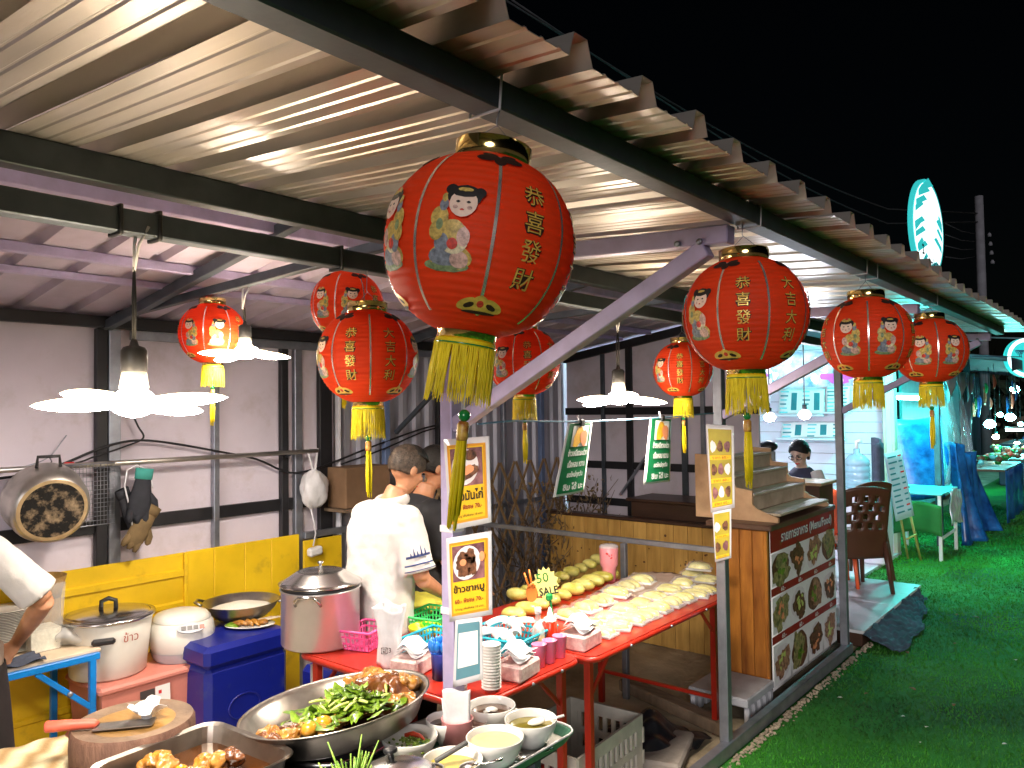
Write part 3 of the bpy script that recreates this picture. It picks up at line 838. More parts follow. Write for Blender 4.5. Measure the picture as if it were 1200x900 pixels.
# clear holder below it and tape round the post
for zz in (P(548, 625, Y=1.74).z, P(548, 725, Y=1.74).z):
    MB().box((XP, 1.79, zz), (.056, .056, .022), b=.002).build('clear_tape', 'laminate', can)
# narrow picture menus on the second post
mat('menu_olive', (.36, .30, .03), .4, 0, .2, 8)
for (px, rows, lab) in (([(833, 601), (861, 595), (827, 497), (860, 499)], 3, 'narrow framed picture menu with rows of dishes on the second post'), ([(838, 659), (857, 654), (835, 600), (857, 596)], 2, 'small olive picture menu hung below the framed menu on the second post')):
    c = [P(*q, Y=3.75) for q in px]; B = Bil(*c); rt = thing('picture_menu', lab, 'sign', (c[0] + c[1]) / 2)
    card(B, 'menu_sheet', 'laminate', rt); brect(MB(), B, .08, .05, .92, .95, .003).build('menu_field', 'menu_olive', rt)
    for r_ in range(rows):
        y_ = .86 - (r_ + .5) * .80 / rows
        for k in range(3 if rows == 3 else 2):
            m = MB(); bdisc(m, B, .24 + (.26 if rows == 3 else .45) * k, y_ + .02, .11 if rows == 3 else .16, .20 / rows, .005, wob=.1)
            m.build('dish_photo', ['print_plate', 'print_food_dark', 'print_purple'][(k + r_) % 3], rt)
        brect(MB(), B, .10, y_ - .40 / rows, .90, y_ - .40 / rows + .05, .0045).build('caption_strip', 'sign_yellow', rt)
        put_text(MB(), 'ราคา 60.-', B, width=.6, height=.032, x=.5, y=y_ - .40 / rows + .025, z=.006).build('caption_lettering', 'sign_brownred', rt)
# blue line with two green banners
mat('rope_blue', (.20, .42, .62), .6)
mat('banner_green', (.01, .17, .06), .35, 0, .08, coat=.3)
mat('mango_print', (.80, .42, .03), .4, 0, .3, 30)
rp = [P(560, 497, X=XP + .04), P(600, 493, X=XP + .03), P(650, 494, X=XP + .03), P(700, 493.5, X=XP + .03), P(765, 490, X=XP + .03), P(800, 487.5, X=XP + .03), P(836, 484, X=XP + .03)]
tag(MB().tube(rp, .0035, 6).build('banner_line', 'rope_blue'), 'thin blue cord stretched between the posts carrying two green banners', 'cord')
for px, lab in (([(648, 583), (684, 576), (666, 496), (694, 495)], 'green mango banner clipped to the blue cord beside the big lantern bracket'), ([(754, 568), (785, 564), (762, 489), (787, 491)], 'green mango banner clipped to the blue cord beside the second post')):
    c = [P(*q, X=XP + .03 + (.02 if q[1] > 520 else 0)) for q in px]; B = Bil(*c, bulge=.008); rt = thing('fruit_banner', lab, 'banner', (c[2] + c[3]) / 2, 'green banners on the blue cord')
    card(B, 'banner_border', 'print_white', rt, .0015, 8, 10); brect(MB(), B, .06, .03, .94, .99, .002, 8, 10).build('banner_field', 'banner_green', rt)
    m = MB(); m.cur = 0; brect(m, B, .22, .66, .86, .96, .004); m.cur = 1; bdisc(m, B, .46, .80, .20, .13, .006, rot=.4, wob=.1); m.cur = 2; bdisc(m, B, .66, .78, .14, .11, .007, rot=-.3, wob=.1); m.build('fruit_photo', ['print_white', 'mango_print', 'print_orange'], rt)
    for j, (w_, tx) in enumerate(((.70, 'ข้าวเหนียวมะม่วง'), (.62, 'เนื้อหอม หวาน'), (.55, 'สดใหม่ทุกวัน'), (.66, 'ชิม ได้ นะ'))):
        put_text(MB(), tx, B, width=w_, height=.10, x=.52, y=.58 - .155 * j, z=.006, bold=.03).build('banner_lettering', 'print_white', rt)
    q = (c[2] + c[3]) / 2
    MB().box(q + Vector((.006, 0, .0)), (.016, .024, .026), b=.003).build('binder_clip', 'black_plastic', rt)
    MB().tube([q + Vector((.006, -.02, .0)), q + Vector((.004, -.028, .028)), q + Vector((.004, -.018, .03)), q + Vector((.006, -.012, 0))], .0018, 6).build('clip_wire', 'wire_white', rt)

# ---------------------------------------------------------------- things on the red tables
mat('lid_glass', (.75, .75, .76), .12, .6, .1, 6)
def at(px, py, z=TZ): return P(px, py, Z=z)
# stock pot
c = at(376, 753); R_ = .172
pot = thing('stock_pot', 'tall stainless stock pot with domed lid on the red table corner', 'pot', c)
mat('stainless_pot', (.66, .65, .66), .3, .72, .08, 5, rvar=.06)
MB().lathe([(0, .004), (R_ * .96, .004), (R_, .012), (R_, .242), (R_ + .006, .246), (R_ + .004, .252), (R_ - .004, .248), (R_ - .004, .02), (0, .018)], 40, c).build('pot_body', 'stainless_pot', pot)
MB().lathe([(R_ - .006, .242), (R_ - .002, .246), (R_ - .001, .270), (R_ - .012, .272)], 40, c).build('lid_gap_band', 'black_plastic', pot)  # black band put in for the dark gap under the lid
lid = MB().lathe([(R_ + .010, .268), (R_ + .012, .272), (R_ * .9, .286), (R_ * .62, .318), (R_ * .55, .323), (R_ * .5, .320), (R_ * .3, .330), (0, .335)], 40, c).build('pot_lid', 'stainless', pot)
MB().lathe([(0.008, .333), (.006, .350), (.014, .354), (.012, .362), (0, .364)], 14, c).build('lid_knob', 'stainless', lid)
for a in (-.95, 2.2):
    d_ = Vector((math.cos(a), math.sin(a), 0)); s_ = Vector((-d_.y, d_.x, 0))
    MB().tube([c + d_ * R_ + s_ * .055 + Vector((0, 0, .205)), c + d_ * (R_ + .02) + s_ * .052 + Vector((0, 0, .225)), c + d_ * (R_ + .04) + s_ * .03 + Vector((0, 0, .250)), c + d_ * (R_ + .042) - s_ * .03 + Vector((0, 0, .250)), c + d_ * (R_ + .02) - s_ * .052 + Vector((0, 0, .225)), c + d_ * R_ - s_ * .055 + Vector((0, 0, .205))], .007, 8).build('pot_handle', 'stainless', pot)
# baskets
def basket(label, c, w, l, h, m, rz, name='plastic_basket', slots=True, taper=.82):
    t = thing(name, label, 'basket', c, None, rz); t['_abs'] = 0
    wl_ = MB(); n = 4
    MB().box((0, 0, .004), (w * taper, l * taper, .006), b=.002).build('basket_floor', m, t)
    side = MB()
    nl = max(6, int(l / .022)); nw = max(6, int(w / .022))
    rim = [(-w / 2, -l / 2), (w / 2, -l / 2), (w / 2, l / 2), (-w / 2, l / 2)]
    for a in range(4):
        p, q = rim[a], rim[(a + 1) % 4]; k_ = nl if a % 2 else nw
        for i in range(k_ + 1):
            u = i / k_; x = p[0] + (q[0] - p[0]) * u; y_ = p[1] + (q[1] - p[1]) * u
            side.bar((x * taper, y_ * taper, .004), (x, y_, h - .008), .006, .004, up=(x, y_, .01), b=0)
        for zz in (.35, .7):
            f = taper + (1 - taper) * zz
            side.bar((p[0] * f, p[1] * f, h * zz), (q[0] * f, q[1] * f, h * zz), .004, .008, b=0)
    side.build('basket_sides', m, t)
    MB().tube([(*p, h) for p in rim] + [(*rim[0], h)], .006, 6, False).build('basket_rim', m, t)
    return t
mat('pink_plastic', (.72, .10, .30), .4); mat('green_plastic', (.05, .60, .16), .4); mat('lime_plastic', (.45, .62, .02), .35); mat('teal_plastic', (.01, .42, .55), .4); mat('blue_plastic', (.01, .10, .62), .3, coat=.3)
basket('magenta pink plastic basket beside the steel stock pot', at(430, 757), .15, .20, .085, 'pink_plastic', .3)
basket('bright green plastic basket under the yellow bag', at(507, 735), .20, .24, .07, 'green_plastic', .2)
basket('turquoise lace plastic basket behind the blue cutlery cup', at(508, 768), .20, .26, .08, 'teal_plastic', .15)
basket('turquoise scalloped plastic basket full of white foam spoons', at(597, 758), .30, .32, .075, 'teal_plastic', .1)
# lime bowl, clear lid
def bowl_prof(r, h, foot=.5, th=.004): return [(0, .004), (r * foot, .003), (r * foot, 0), (r * foot * 1.05, 0), (r * foot * 1.08, .006), (r * .8, h * .35), (r * .95, h * .75), (r, h), (r - th * .4, h + .002), (r - th, h), (r * .92 - th, h * .72), (r * .76 - th, h * .35 + th), (r * foot * .9, .010), (0, .009)]
c = at(498, 748); b_ = thing('lime_bowl', 'lime green plastic bowl in front of the green basket', 'bowl', c)
MB().lathe(bowl_prof(.075, .055), 28, c).build('bowl_shell', 'lime_plastic', b_)
mat('clear_film', (.85, .87, .88), .10, 0, .05, alpha=.16, coat=.6)
mat('clear_cup', (.82, .84, .86), .15, 0, .05, alpha=.45, coat=.5)
mat('bag_white', (.80, .80, .82), .3, 0, .12, 14, alpha=.85, bump=.4, bscale=18)
mat('bag_yellow', (.75, .68, .10), .35, 0, .2, 9, bump=.5, bscale=14)
# crumpled bags
def crumple(name, label, cat, c, r, m, seed, knot=False, squash=.0, amp=.22, n=28):
    rd = random.Random(seed); ph = [rd.uniform(0, 6) for _ in range(8)]
    t = thing(name, label, cat, c) if knot else None
    vs = []; fs = []; k_ = 18
    for i in range(k_ + 1):
        th = PI * i / k_
        for j in range(n):
            a = 2 * PI * j / n
            q = 1 + amp * (math.sin(3 * a + ph[0] + 2 * th) * .4 + math.sin(5 * a - 3 * th + ph[1]) * .35 + math.sin(8 * a + 5 * th + ph[2]) * .22 + math.sin(13 * a - 7 * th + ph[3]) * .14) * math.sin(th) ** .5
            z = r[2] * math.cos(th) * q
            vs.append((c[0] + r[0] * math.sin(th) * math.cos(a) * q, c[1] + r[1] * math.sin(th) * math.sin(a) * q, max(c[2] + .001, c[2] + r[2] * .82 + z) if not knot else c[2] + z))
    fs = [(i * n + j, (i + 1) * n + j, (i + 1) * n + (j + 1) % n, i * n + (j + 1) % n) for i in range(k_) for j in range(n)]
    m_ = MB().add(vs, fs, True)
    if not knot: return tag(m_.build(name, m), label, cat)
    m_.build('bag_body', m, t); return t
crumple('plastic_bag', 'crumpled yellow plastic bag lying behind the green basket', 'bag', at(486, 716) , (.15, .17, .05), 'bag_yellow', 3)
c = at(486, 716)
# tall clear bag of cups
def tall_bag(c):
    t = thing('cup_bag', 'tall clear plastic bag of white cups beside the pink basket', 'bag', c)
    def f(u, v):
        a = 2 * PI * u; r = .045 + .006 * math.sin(4 * a + 3 * v) + .012 * v * v + .008 * math.sin(7 * a + 9 * v) * v; s_ = 1.25 - .2 * math.sin(PI * v)
        return (c[0] + r * s_ * math.cos(a), c[1] + r * math.sin(a), c[2] + .002 + .235 * v + .012 * math.sin(3 * a) * v)
    MB().grid(f, 28, 16).build('bag_film', 'bag_white', t, solid=.001)
    m = MB().lathe([(0, .004), (.032, .004), (.040, .15), (.042, .152), (.038, .152), (.030, .008)], 20, c).build('cup_stack', 'white_plastic', t)
    put_text(MB(), 'ຮ3', plane_M(Vector(c) + Vector((.034, -.050, .075)), (.77, .63, 0), (0, 0, 1)), height=.026).build('print_mark', 'print_black', t)
tall_bag(at(457, 779))
# tissue packs
mat('pack_pink', (.74, .42, .42), .5, 0, .3, 40, col2=(.80, .66, .62)); mat('tissue', (.85, .85, .86), .8, 0, .03)
def tissue_pack(label, c, rz, s_=1.):
    t = thing('tissue_pack', label, 'tissues', c, 'packs of tissues on the red tables', rz); t['_abs'] = 0
    MB().box((0, 0, .03 * s_), (.12 * s_, .15 * s_, .06 * s_), b=.008).build('pack_wrap', 'pack_pink', t)
    for k in range(3):
        def f(u, v, k=k):
            x = (u - .5) * .10 * s_; y_ = (v - .5) * .12 * s_
            return (x + .01 * math.sin(5 * v + k), y_, .060 * s_ + .006 + .010 * k + (.028 * math.exp(-((u - .5 + .1 * k) * 4) ** 2) + .012 * math.sin(6 * u + 4 * v + 2 * k) * .5 + .004) * s_)
        MB().grid(f, 10, 10).build('tissue_sheet', 'tissue', t, solid=.0015)
tissue_pack('pink tissue pack topped with white tissues beside the blue cutlery cup', at(485, 786), .25, 1.05)
tissue_pack('pink tissue pack beside the stacked white cups and the three pink tumblers', at(606, 792), .15, 1.05)
tissue_pack('pink tissue pack at the joint of the two red tables by the mango packs', at(680, 757), .1, 1.1)
# blue cup of spoons
c = at(517, 795); t = thing('cutlery_cup', 'clear blue plastic cup full of blue spoons', 'cup', c)
MB().lathe([(0, .004), (.030, .003), (.034, .0), (.040, .10), (.042, .102), (.038, .102), (.030, .006), (0, .006)], 24, c).build('cup_shell', 'blue_plastic', t)
mat('blue_spoon', (.02, .22, .72), .25, coat=.4)
for k in range(14):
    a = k * 2.4; r = .012 + .02 * (k % 3) / 2; b0 = Vector(c) + Vector((r * .5 * math.cos(a), r * .5 * math.sin(a), .05)); d_ = Vector((.35 * math.cos(a), .35 * math.sin(a), 1)).normalized()
    MB().tube([b0, b0 + d_ * .06], .003, 5).ball(b0 + d_ * .085, (.011, .015, .024), 8, 5).build('spoon', 'blue_spoon', t)
# stacked white cups
for (px, py, lab, h) in ((576, 809, 'tall stack of ribbed white plastic cups behind the payment card', .17), (536, 812, 'shorter stack of ribbed white plastic cups beside the blue cutlery cup', .13)):
    c = at(px, py); pr = [(0, .0), (.026, 0)]
    k_ = int(h / .011)
    for i in range(k_): z_ = .010 + i * .011; pr += [(.030 + i * .0004, z_), (.037, z_ + .002), (.037, z_ + .005), (.031 + i * .0004, z_ + .007)]
    pr += [(.034, h), (.028, h - .02), (0, h - .02)]
    tag(MB().lathe(pr, 24, c).build('cup_stack', 'white_plastic'), lab, 'cups', 'stacked white cups')
# white foam spoons and lids in the turquoise basket
for k in range(12):
    q = at(597, 758) + Vector((random.uniform(-.10, .10), random.uniform(-.12, .12), .065 + .006 * (k % 4)))
    def f(u, v, q=q, a=random.uniform(0, 6)):
        p = rotz(a) @ Vector(((u - .5) * .13, (v - .5) * .05 * (1 - .5 * u), .02 * math.sin(PI * v) + .01 * math.sin(3 * u))); return q + p
    tag(MB().grid(f, 8, 6).build('foam_spoon', 'white_plastic', solid=.002), 'white foam spoon piled in the turquoise scalloped basket', 'spoon', 'white foam spoons in the basket')
# bottles
mat('oil_yellow', (.62, .44, .03), .1, 0, .05, trans=.3, coat=.6); mat('sauce_red', (.48, .03, .008), .15, coat=.6); mat('glass_clear', (.75, .78, .72), .08, 0, .05, alpha=.4, coat=.6)
c = at(631, 762); t = thing('sauce_bottle', 'clear glass bottle half full of yellow oil beside the red sauce', 'bottle', c)
MB().lathe([(0, .003), (.026, 0), (.029, .006), (.029, .085), (.024, .10), (.012, .125), (.011, .155), (.013, .157), (.013, .162), (0, .162)], 20, c).build('bottle_glass', 'glass_clear', t)
MB().lathe([(0, .006), (.0265, .006), (.0265, .062), (0, .062)], 20, c).build('oil_fill', 'oil_yellow', t)
MB().lathe([(.0125, .156), (.0145, .158), (.0145, .182), (0, .184)], 14, c).build('bottle_cap', 'white_plastic', t)
c = at(645, 757); t = thing('sauce_bottle', 'red chilli sauce squeeze bottle with pale nozzle', 'bottle', c)
MB().lathe([(0, 0), (.030, 0), (.032, .006), (.031, .105), (.027, .112), (0, .113)], 20, c).build('bottle_body', 'sauce_red', t)
MB().lathe([(.028, .110), (.029, .122), (.014, .130), (.006, .165), (.003, .168), (0, .168)], 16, c).build('bottle_nozzle', 'white_plastic', t)
mat('jar_green', (.01, .22, .03), .3)
c = at(614, 772); tag(MB().lathe([(0, 0), (.022, 0), (.024, .004), (.024, .03), (.018, .036), (.018, .044), (0, .046)], 18, c).build('spice_pot', 'jar_green'), 'small dark green lidded pot behind the pink tumblers', 'pot')
mat('cup_pink', (.66, .20, .36), .35, coat=.2)
for px, py, lab in ((632, 781, 'pink plastic tumbler beside the tissue pack, first of three'), (644, 776, 'pink plastic tumbler in the middle of the row of three'), (656, 770, 'pink plastic tumbler beside the mango table joint, last of three')):
    c = at(px, py); tag(MB().lathe([(0, .004), (.020, .003), (.022, 0), (.024, .002), (.030, .088), (.0315, .090), (.029, .089), (.022, .006), (0, .006)], 22, c).build('tumbler', 'cup_pink'), lab, 'tumbler', 'pink tumblers on the red table')
# the sale sign
mat('star_yellow', (.85, .80, .25), .45, 0, .1); mat('hand_orange', (.80, .22, .03), .45); mat('clip_green', (.01, .25, .06), .35)
c = at(648, 748); t = thing('price_sign', 'yellow starburst sale sign on a green clip with orange paper hand', 'sign', c)
top = P(640, 684, d=(c - CAM0).dot(Fw))
rv = (CAMROT @ Vector((1, 0, 0)))
M_ = plane_M(top + Vector((0, 0, .0)), rv + Vector((0, 0, .18)), (0, 0, 1))
pts = []
for k in range(28):
    a = 2 * PI * k / 28; r = 1. if k % 2 else .80; pts.append((.058 * r * math.cos(a), .078 * r * math.sin(a)))
MB().prism(pts, .003, M_).build('starburst', 'star_yellow', t)
put_text(MB(), '50', M_, height=.042, x=-.012, y=.030, z=.0042, bold=.0).build('price_lettering', 'bead_green', t)
put_text(MB(), 'SALE', M_, width=.085, height=.036, x=.006, y=-.032, z=.0042, bold=.02).build('sale_lettering', 'print_black', t)
hd = MB(); Mh = plane_M(top + rv * -.065 + Vector((0, 0, -.006)), rv, (0, 0, 1))
hd.prism([(.026 * math.cos(a) , -.035 + .04 * math.sin(a)) for a in [2 * PI * i / 16 for i in range(16)]], .008, Mh)
for (x0, y0, x1, y1) in ((-.012, -.01, -.034, .055), (.0, .0, -.012, .070)): hd.tube([Mh @ Vector((x0, y0, .004)), Mh @ Vector((x1, y1, .004))], [.010, .0075], 8, flat=.5)
hd.tube([Mh @ Vector((.01, -.01, .006)), Mh @ Vector((.004, .012, .008)), Mh @ Vector((-.012, -.004, .012))], .007, 8)
hd.build('paper_hand', 'hand_orange', t)
st = [Vector(c) + Vector((0, 0, .004)), Vector(c) + Vector((.004, 0, .05)), top * .35 + Vector(c) * .65 + rv * .012 + Vector((0, 0, .0)), top + rv * .018 + Vector((0, 0, -.075)), top + rv * .010 + Vector((0, 0, -.04))]
MB().tube(st, .005, 8).build('stand_stem', 'clip_green', t)
MB().lathe([(0, 0), (.028, 0), (.028, .005), (.008, .010), (0, .010)], 16, c).build('stand_foot', 'clip_green', t)
MB().box(top + rv * .012 + Vector((0, 0, -.058)) + Vector((.006, -.006, 0)), (.022, .034, .03), b=.006).build('clip_jaw', 'clip_green', t)

# mangoes and packs
mat('mango', (.66, .56, .05), .35, 0, .25, 16, col2=(.84, .80, .34), coat=.3, ovar=.22, grime=(22, (.40, .26, .05), .60, .72, .6))
mat('mango_green', (.58, .54, .05), .35, 0, .25, 14, col2=(.80, .74, .26), coat=.3, ovar=.25, grime=(24, (.28, .20, .04), .58, .70, .7))
mat('foam_tray', (.80, .80, .76), .6)
mat('rice_white', (.82, .80, .70), .6, 0, .05, 60, bump=.4, bscale=120)
def mango_mesh(m):
    mb = MB(); vs = []; fs = []; n, k_ = 16, 10
    for i in range(k_ + 1):
        th = PI * i / k_
        for j in range(n):
            a = 2 * PI * j / n; x = -math.cos(th); r = math.sin(th) ** .85
            vs.append((.068 * x, .036 * r * math.cos(a) + .008 * x * x, .034 * r * math.sin(a) + .034))
    fs = [(i * n + j, i * n + (j + 1) % n, (i + 1) * n + (j + 1) % n, (i + 1) * n + j) for i in range(k_) for j in range(n)]
    return mb.add(vs, fs, True).build('mango', m)
mg = mango_mesh('mango_green'); first = True
MG = 'ripe mangoes lined up on the long red table'
rows = ((606, 704, 702, 662, 9, .062, 'mango in the rear row nearest the wooden panelling'), (603, 728, 716, 678, 10, .062, 'mango in the second row, in front of the rear row'), )
for (x0, y0, x1, y1, n, h, lab) in rows:
    a, b_ = at(x0, y0), at(x1, y1)
    for k in range(n):
        q = a.lerp(b_, k / (n - 1)); o = mg if first else mg.copy()
        if not first: COL.objects.link(o)
        first = False
        o.location = (q.x, q.y, TZ + .001); o.rotation_euler = (0, 0, random.uniform(-.45, .45) + (PI if random.random() < .5 else 0)); s_ = random.uniform(.84, 1.06); o.scale = (s_ * random.uniform(.88, 1.1), s_ * random.uniform(.9, 1.12), s_)
        tag(o, lab, 'mango', MG)
def make_pack(clear):
    t = thing('mango_pack', 'pack', 'fruit pack', (0, 0, 0), 'packs of mango on the long red table')
    MB().box((0, 0, .008), (.15, .105, .016), b=.005).build('pack_tray', 'foam_tray' if not clear else 'clear_cup', t)
    for s_ in (-1, 1):
        vs = []
        m = MB()
        def f(u, v, s_=s_):
            th = PI * u; a = PI * v
            return (-.062 * math.cos(th), s_ * .024 + .026 * math.sin(th) ** .8 * math.cos(a), .016 + .030 * math.sin(th) ** .8 * math.sin(a))
        m.grid(f, 12, 8).build('mango_half', 'mango', t)
    def g(u, v): return ((u - .5) * .152, (v - .5) * .108, .022 + .034 * (math.sin(PI * u) * math.sin(PI * v)) ** .35 + .003 * math.sin(15 * u + 9 * v) + .002 * math.sin(22 * v - 8 * u))
    MB().grid(g, 14, 12).build('pack_film', 'clear_film', t)
    return t
pk = make_pack(False); pc = make_pack(True)
spots = []
for r_, (x0, y0, x1, y1, n) in enumerate(((668, 726, 752, 684, 6), (690, 737, 800, 688, 7))):
    a, b_ = at(x0, y0), at(x1, y1)
    for k in range(n): spots.append((a.lerp(b_, k / (n - 1)), pk, 'foam pack of peeled mango halves in the inner pack row' if r_ == 0 else 'foam pack of peeled mango halves in the outer foam row beside the clear packs'))
a, b_ = at(706, 745), at(826, 694)
for k in range(9): spots.append((a.lerp(b_, k / 8), pc, 'clear plastic pack of mango along the front edge of the long red table'))
for k in range(3): spots.append((at(812, 676).lerp(at(828, 682), k / 2) + Vector((0, 0, .055 if k == 1 else 0)), pc, 'clear plastic pack of mango at the table end beside the second post'))
for q, pr, lab in spots:
    o = copy_tree(pr, loc=(q.x, q.y, TZ + .001 + (q.z - TZ if q.z > TZ + .01 else 0)), rot=(random.uniform(-.04, .04), random.uniform(-.04, .04), random.uniform(-.35, .35) + .1), label=lab)
    o.scale = (random.uniform(.86, 1.08), random.uniform(.86, 1.06), random.uniform(.8, 1.15))
for p_ in (pk, pc):
    for o in [p_] + list(p_.children_recursive): bpy.data.objects.remove(o)
mat('paper_brown', (.50, .36, .28), .8, 0, .15, 8)
a = at(762, 686)
tag(MB().grid(lambda u, v: a + Vector(((u - .5) * .34, (v - .5) * .62, .003 + .012 * math.sin(4 * u + 3 * v) ** 2 + .006 * math.sin(17 * u - 9 * v) ** 2)), 16, 20).build('wrapping_paper', 'paper_brown', solid=.001), 'crinkled tan wrapping paper spread behind the mango packs', 'paper')
mat('tumbler_pink', (.80, .30, .34), .3, coat=.3); mat('print_red', (.6, .03, .03), .4)
c = at(714, 681); t = thing('drink_cup', 'tall pink insulated drink cup with clear lid at the back of the mango table', 'cup', c)
MB().lathe([(0, .0), (.036, 0), (.038, .004), (.042, .08), (.054, .10), (.057, .20), (.055, .203), (0, .203)], 24, c).build('cup_body', 'tumbler_pink', t)
MB().lathe([(.058, .200), (.058, .208), (.050, .216), (.02, .222), (0, .222)], 24, c).build('cup_lid', 'clear_cup', t)
m = MB(); 
for (x, z_, r) in ((-.01, .16, .010), (.008, .150, .012), (.014, .135, .008)):
    vv_ = Vector(c) + Vector((0, 0, z_)) + (CAM0 - Vector(c)).normalized() * .055 + rv * x; disc(m, plane_M(vv_, rv, (0, 0, 1)), 0, 0, r, r * .6, .002, 10, x * 40)
m.build('red_print', 'print_red', t)
# ---------------------------------------------------------------- prep table in front of the first post
PZ = .78
mat('oilcloth', (.05, .05, .055), .4, 0, .4, 6)
pt = thing('prep_table', 'low dark steel prep table carrying the trays of braised pork', 'table', (-1.95, 1.05, 0))
pp = [(-2.50, .50), (-1.41, .50), (-1.41, 1.91), (-1.68, 1.91), (-1.68, 1.70), (-2.15, 1.70), (-2.15, 1.18), (-2.50, 1.18)]
MB().prism(pp, .025, Matrix.Translation((0, 0, PZ - .025))).build('table_top', 'oilcloth', pt)
for (x, y) in ((-2.44, .56), (-1.46, .56), (-1.46, 1.86), (-2.10, 1.62)):
    MB().bar((x, y, .0), (x, y, PZ - .03), .035, .035, up=(1, 0, 0)).build('leg', 'steel_dark', pt)
def pz(px, py, z): return P(px, py, Z=z)
mat('sauce_brown', (.06, .020, .004), .12, 0, .3, 10, coat=.6)
mat('meat', (.22, .065, .008), .32, 0, .4, 34, col2=(.58, .27, .035), bump=1.0, bscale=50, coat=.5)
mat('meat_dark', (.055, .014, .005), .25, 0, .4, 24, col2=(.24, .08, .02), bump=.8, bscale=40, coat=.6)
mat('skin_fat', (.32, .11, .02), .25, 0, .35, 22, col2=(.60, .30, .07), bump=.6, bscale=30, coat=.6)
mat('egg_brown', (.58, .26, .02), .25, 0, .2, 10, coat=.5)
mat('leaf', (.03, .12, .006), .4, 0, .5, 24, col2=(.24, .40, .02), coat=.3)
mat('stem_pale', (.52, .62, .16), .4, 0, .25, 20, coat=.3)
def crust(o, st=.010, sc=.022):
    tx = bpy.data.textures.get('crust%g' % sc) or bpy.data.textures.new('crust%g' % sc, 'CLOUDS'); tx.noise_scale = sc; tx.noise_depth = 3
    sb_ = o.modifiers.new('fine', 'SUBSURF'); sb_.levels = 1; sb_.render_levels = 1
    dm = o.modifiers.new('crust', 'DISPLACE'); dm.texture = tx; dm.strength = st; dm.mid_level = .5; dm.texture_coords = 'GLOBAL'
    return o
def lump(mb, c, r, seed, n=14, m=10, amp=.28):
    rd = random.Random(seed); ph = [rd.uniform(0, 6.3) for _ in range(6)]; vs = []
    R = Euler((rd.uniform(-.5, .5), rd.uniform(-.5, .5), rd.uniform(0, 6))).to_matrix()
    for i in range(m + 1):
        th = PI * i / m
        for k in range(n):
            a = 2 * PI * k / n
            q = 1 + amp * (.5 * math.sin(2 * a + ph[0] + th) + .4 * math.sin(3 * a - 2 * th + ph[1]) + .3 * math.sin(5 * a + 4 * th + ph[2])) * math.sin(th) + amp * .3 * math.sin(4 * th + ph[3])
            vs.append(Vector(c) + R @ Vector((r[0] * math.sin(th) * math.cos(a) * q, r[1] * math.sin(th) * math.sin(a) * q, r[2] * math.cos(th) * q)))
    mb.add(vs, [(i * n + k, (i + 1) * n + k, (i + 1) * n + (k + 1) % n, i * n + (k + 1) % n) for i in range(m) for k in range(n)], True)
# rectangular steel tray
a, b_, d_ = pz(122, 888, .88), pz(250, 842, .88), pz(352, 880, .88)
ux = (d_ - b_).normalized(); uy = (a - b_); uy = (uy - uy.dot(ux) * ux); uy.normalize()
TW, TL = (d_ - b_).length, .34 + .04
tr = thing('steel_tray', 'rectangular stainless tray of braised pork pieces in brown sauce', 'tray', b_ + ux * TW / 2 + uy * TL / 2 - Vector((0, 0, .10)))
def tray_ring(w, l, z, r, o):
    pts = []
    for (cx, cy, a0) in ((w / 2 - r, l / 2 - r, 0), (-w / 2 + r, l / 2 - r, 90), (-w / 2 + r, -l / 2 + r, 180), (w / 2 - r, -l / 2 + r, 270)):
        for k in range(6): q = math.radians(a0 + 18 * k); pts.append(o + ux * (cx + r * math.cos(q)) + uy * (cy + r * math.sin(q)) + Vector((0, 0, z)))
    return pts
o_ = b_ + ux * TW / 2 + uy * TL / 2 - Vector((0, 0, .10))
rings = [tray_ring(TW - .07, TL - .07, .0, .04, o_), tray_ring(TW - .045, TL - .045, .012, .045, o_), tray_ring(TW - .02, TL - .02, .095, .05, o_), tray_ring(TW, TL, .100, .055, o_), tray_ring(TW + .006, TL + .006, .096, .055, o_)]
rings_in = [tray_ring(TW - .024, TL - .024, .094, .05, o_), tray_ring(TW - .05, TL - .05, .016, .045, o_), tray_ring(TW - .075, TL - .075, .004, .04, o_)]
seq = rings[::-1] ; vs = [q for r_ in (rings[0:3] + [rings[4]] + [rings[3]] + rings_in) for q in r_]; n = 24; R8 = 8
fs = [(i * n + k, i * n + (k + 1) % n, (i + 1) * n + (k + 1) % n, (i + 1) * n + k) for i in range(R8 - 1) for k in range(n)] + [tuple(range(n))[::-1], tuple(range((R8 - 1) * n, R8 * n))]
MB().add(vs, fs).build('tray_body', 'stainless_worn', tr)
MB().add(tray_ring(TW - .035, TL - .035, .048, .045, o_), [tuple(range(24))]).build('sauce_pool', 'sauce_brown', tr)
rd = random.Random(11)
MBm = []
for k in range(24):
    u, v = rd.uniform(.02, TW / 2 - .05), rd.uniform(-TL / 2 + .09, TL / 2 - .05)
    if k > 17: u = rd.uniform(-TW / 2 + .06, 0); v = rd.uniform(0, TL / 2 - .05)
    m = MB(); lump(m, o_ + ux * u + uy * v + Vector((0, 0, .060 + rd.uniform(0, .032))), (rd.uniform(.028, .045), rd.uniform(.022, .032), rd.uniform(.016, .024)), k + 40)
    tag(crust(m.build('braised_pork', ['meat', 'skin_fat', 'meat', 'meat_dark'][k % 4]), .022), 'braised pork piece lying in the rectangular steel tray', 'meat', 'pork pieces in the steel tray')
for (u, v) in ((-.03, .02),):
    tag(MB().ball(o_ + ux * u + uy * v + Vector((0, 0, .062)), (.030, .025, .024), 16, 10).build('braised_egg', 'egg_brown'), 'whole braised egg in the rectangular steel tray', 'egg')
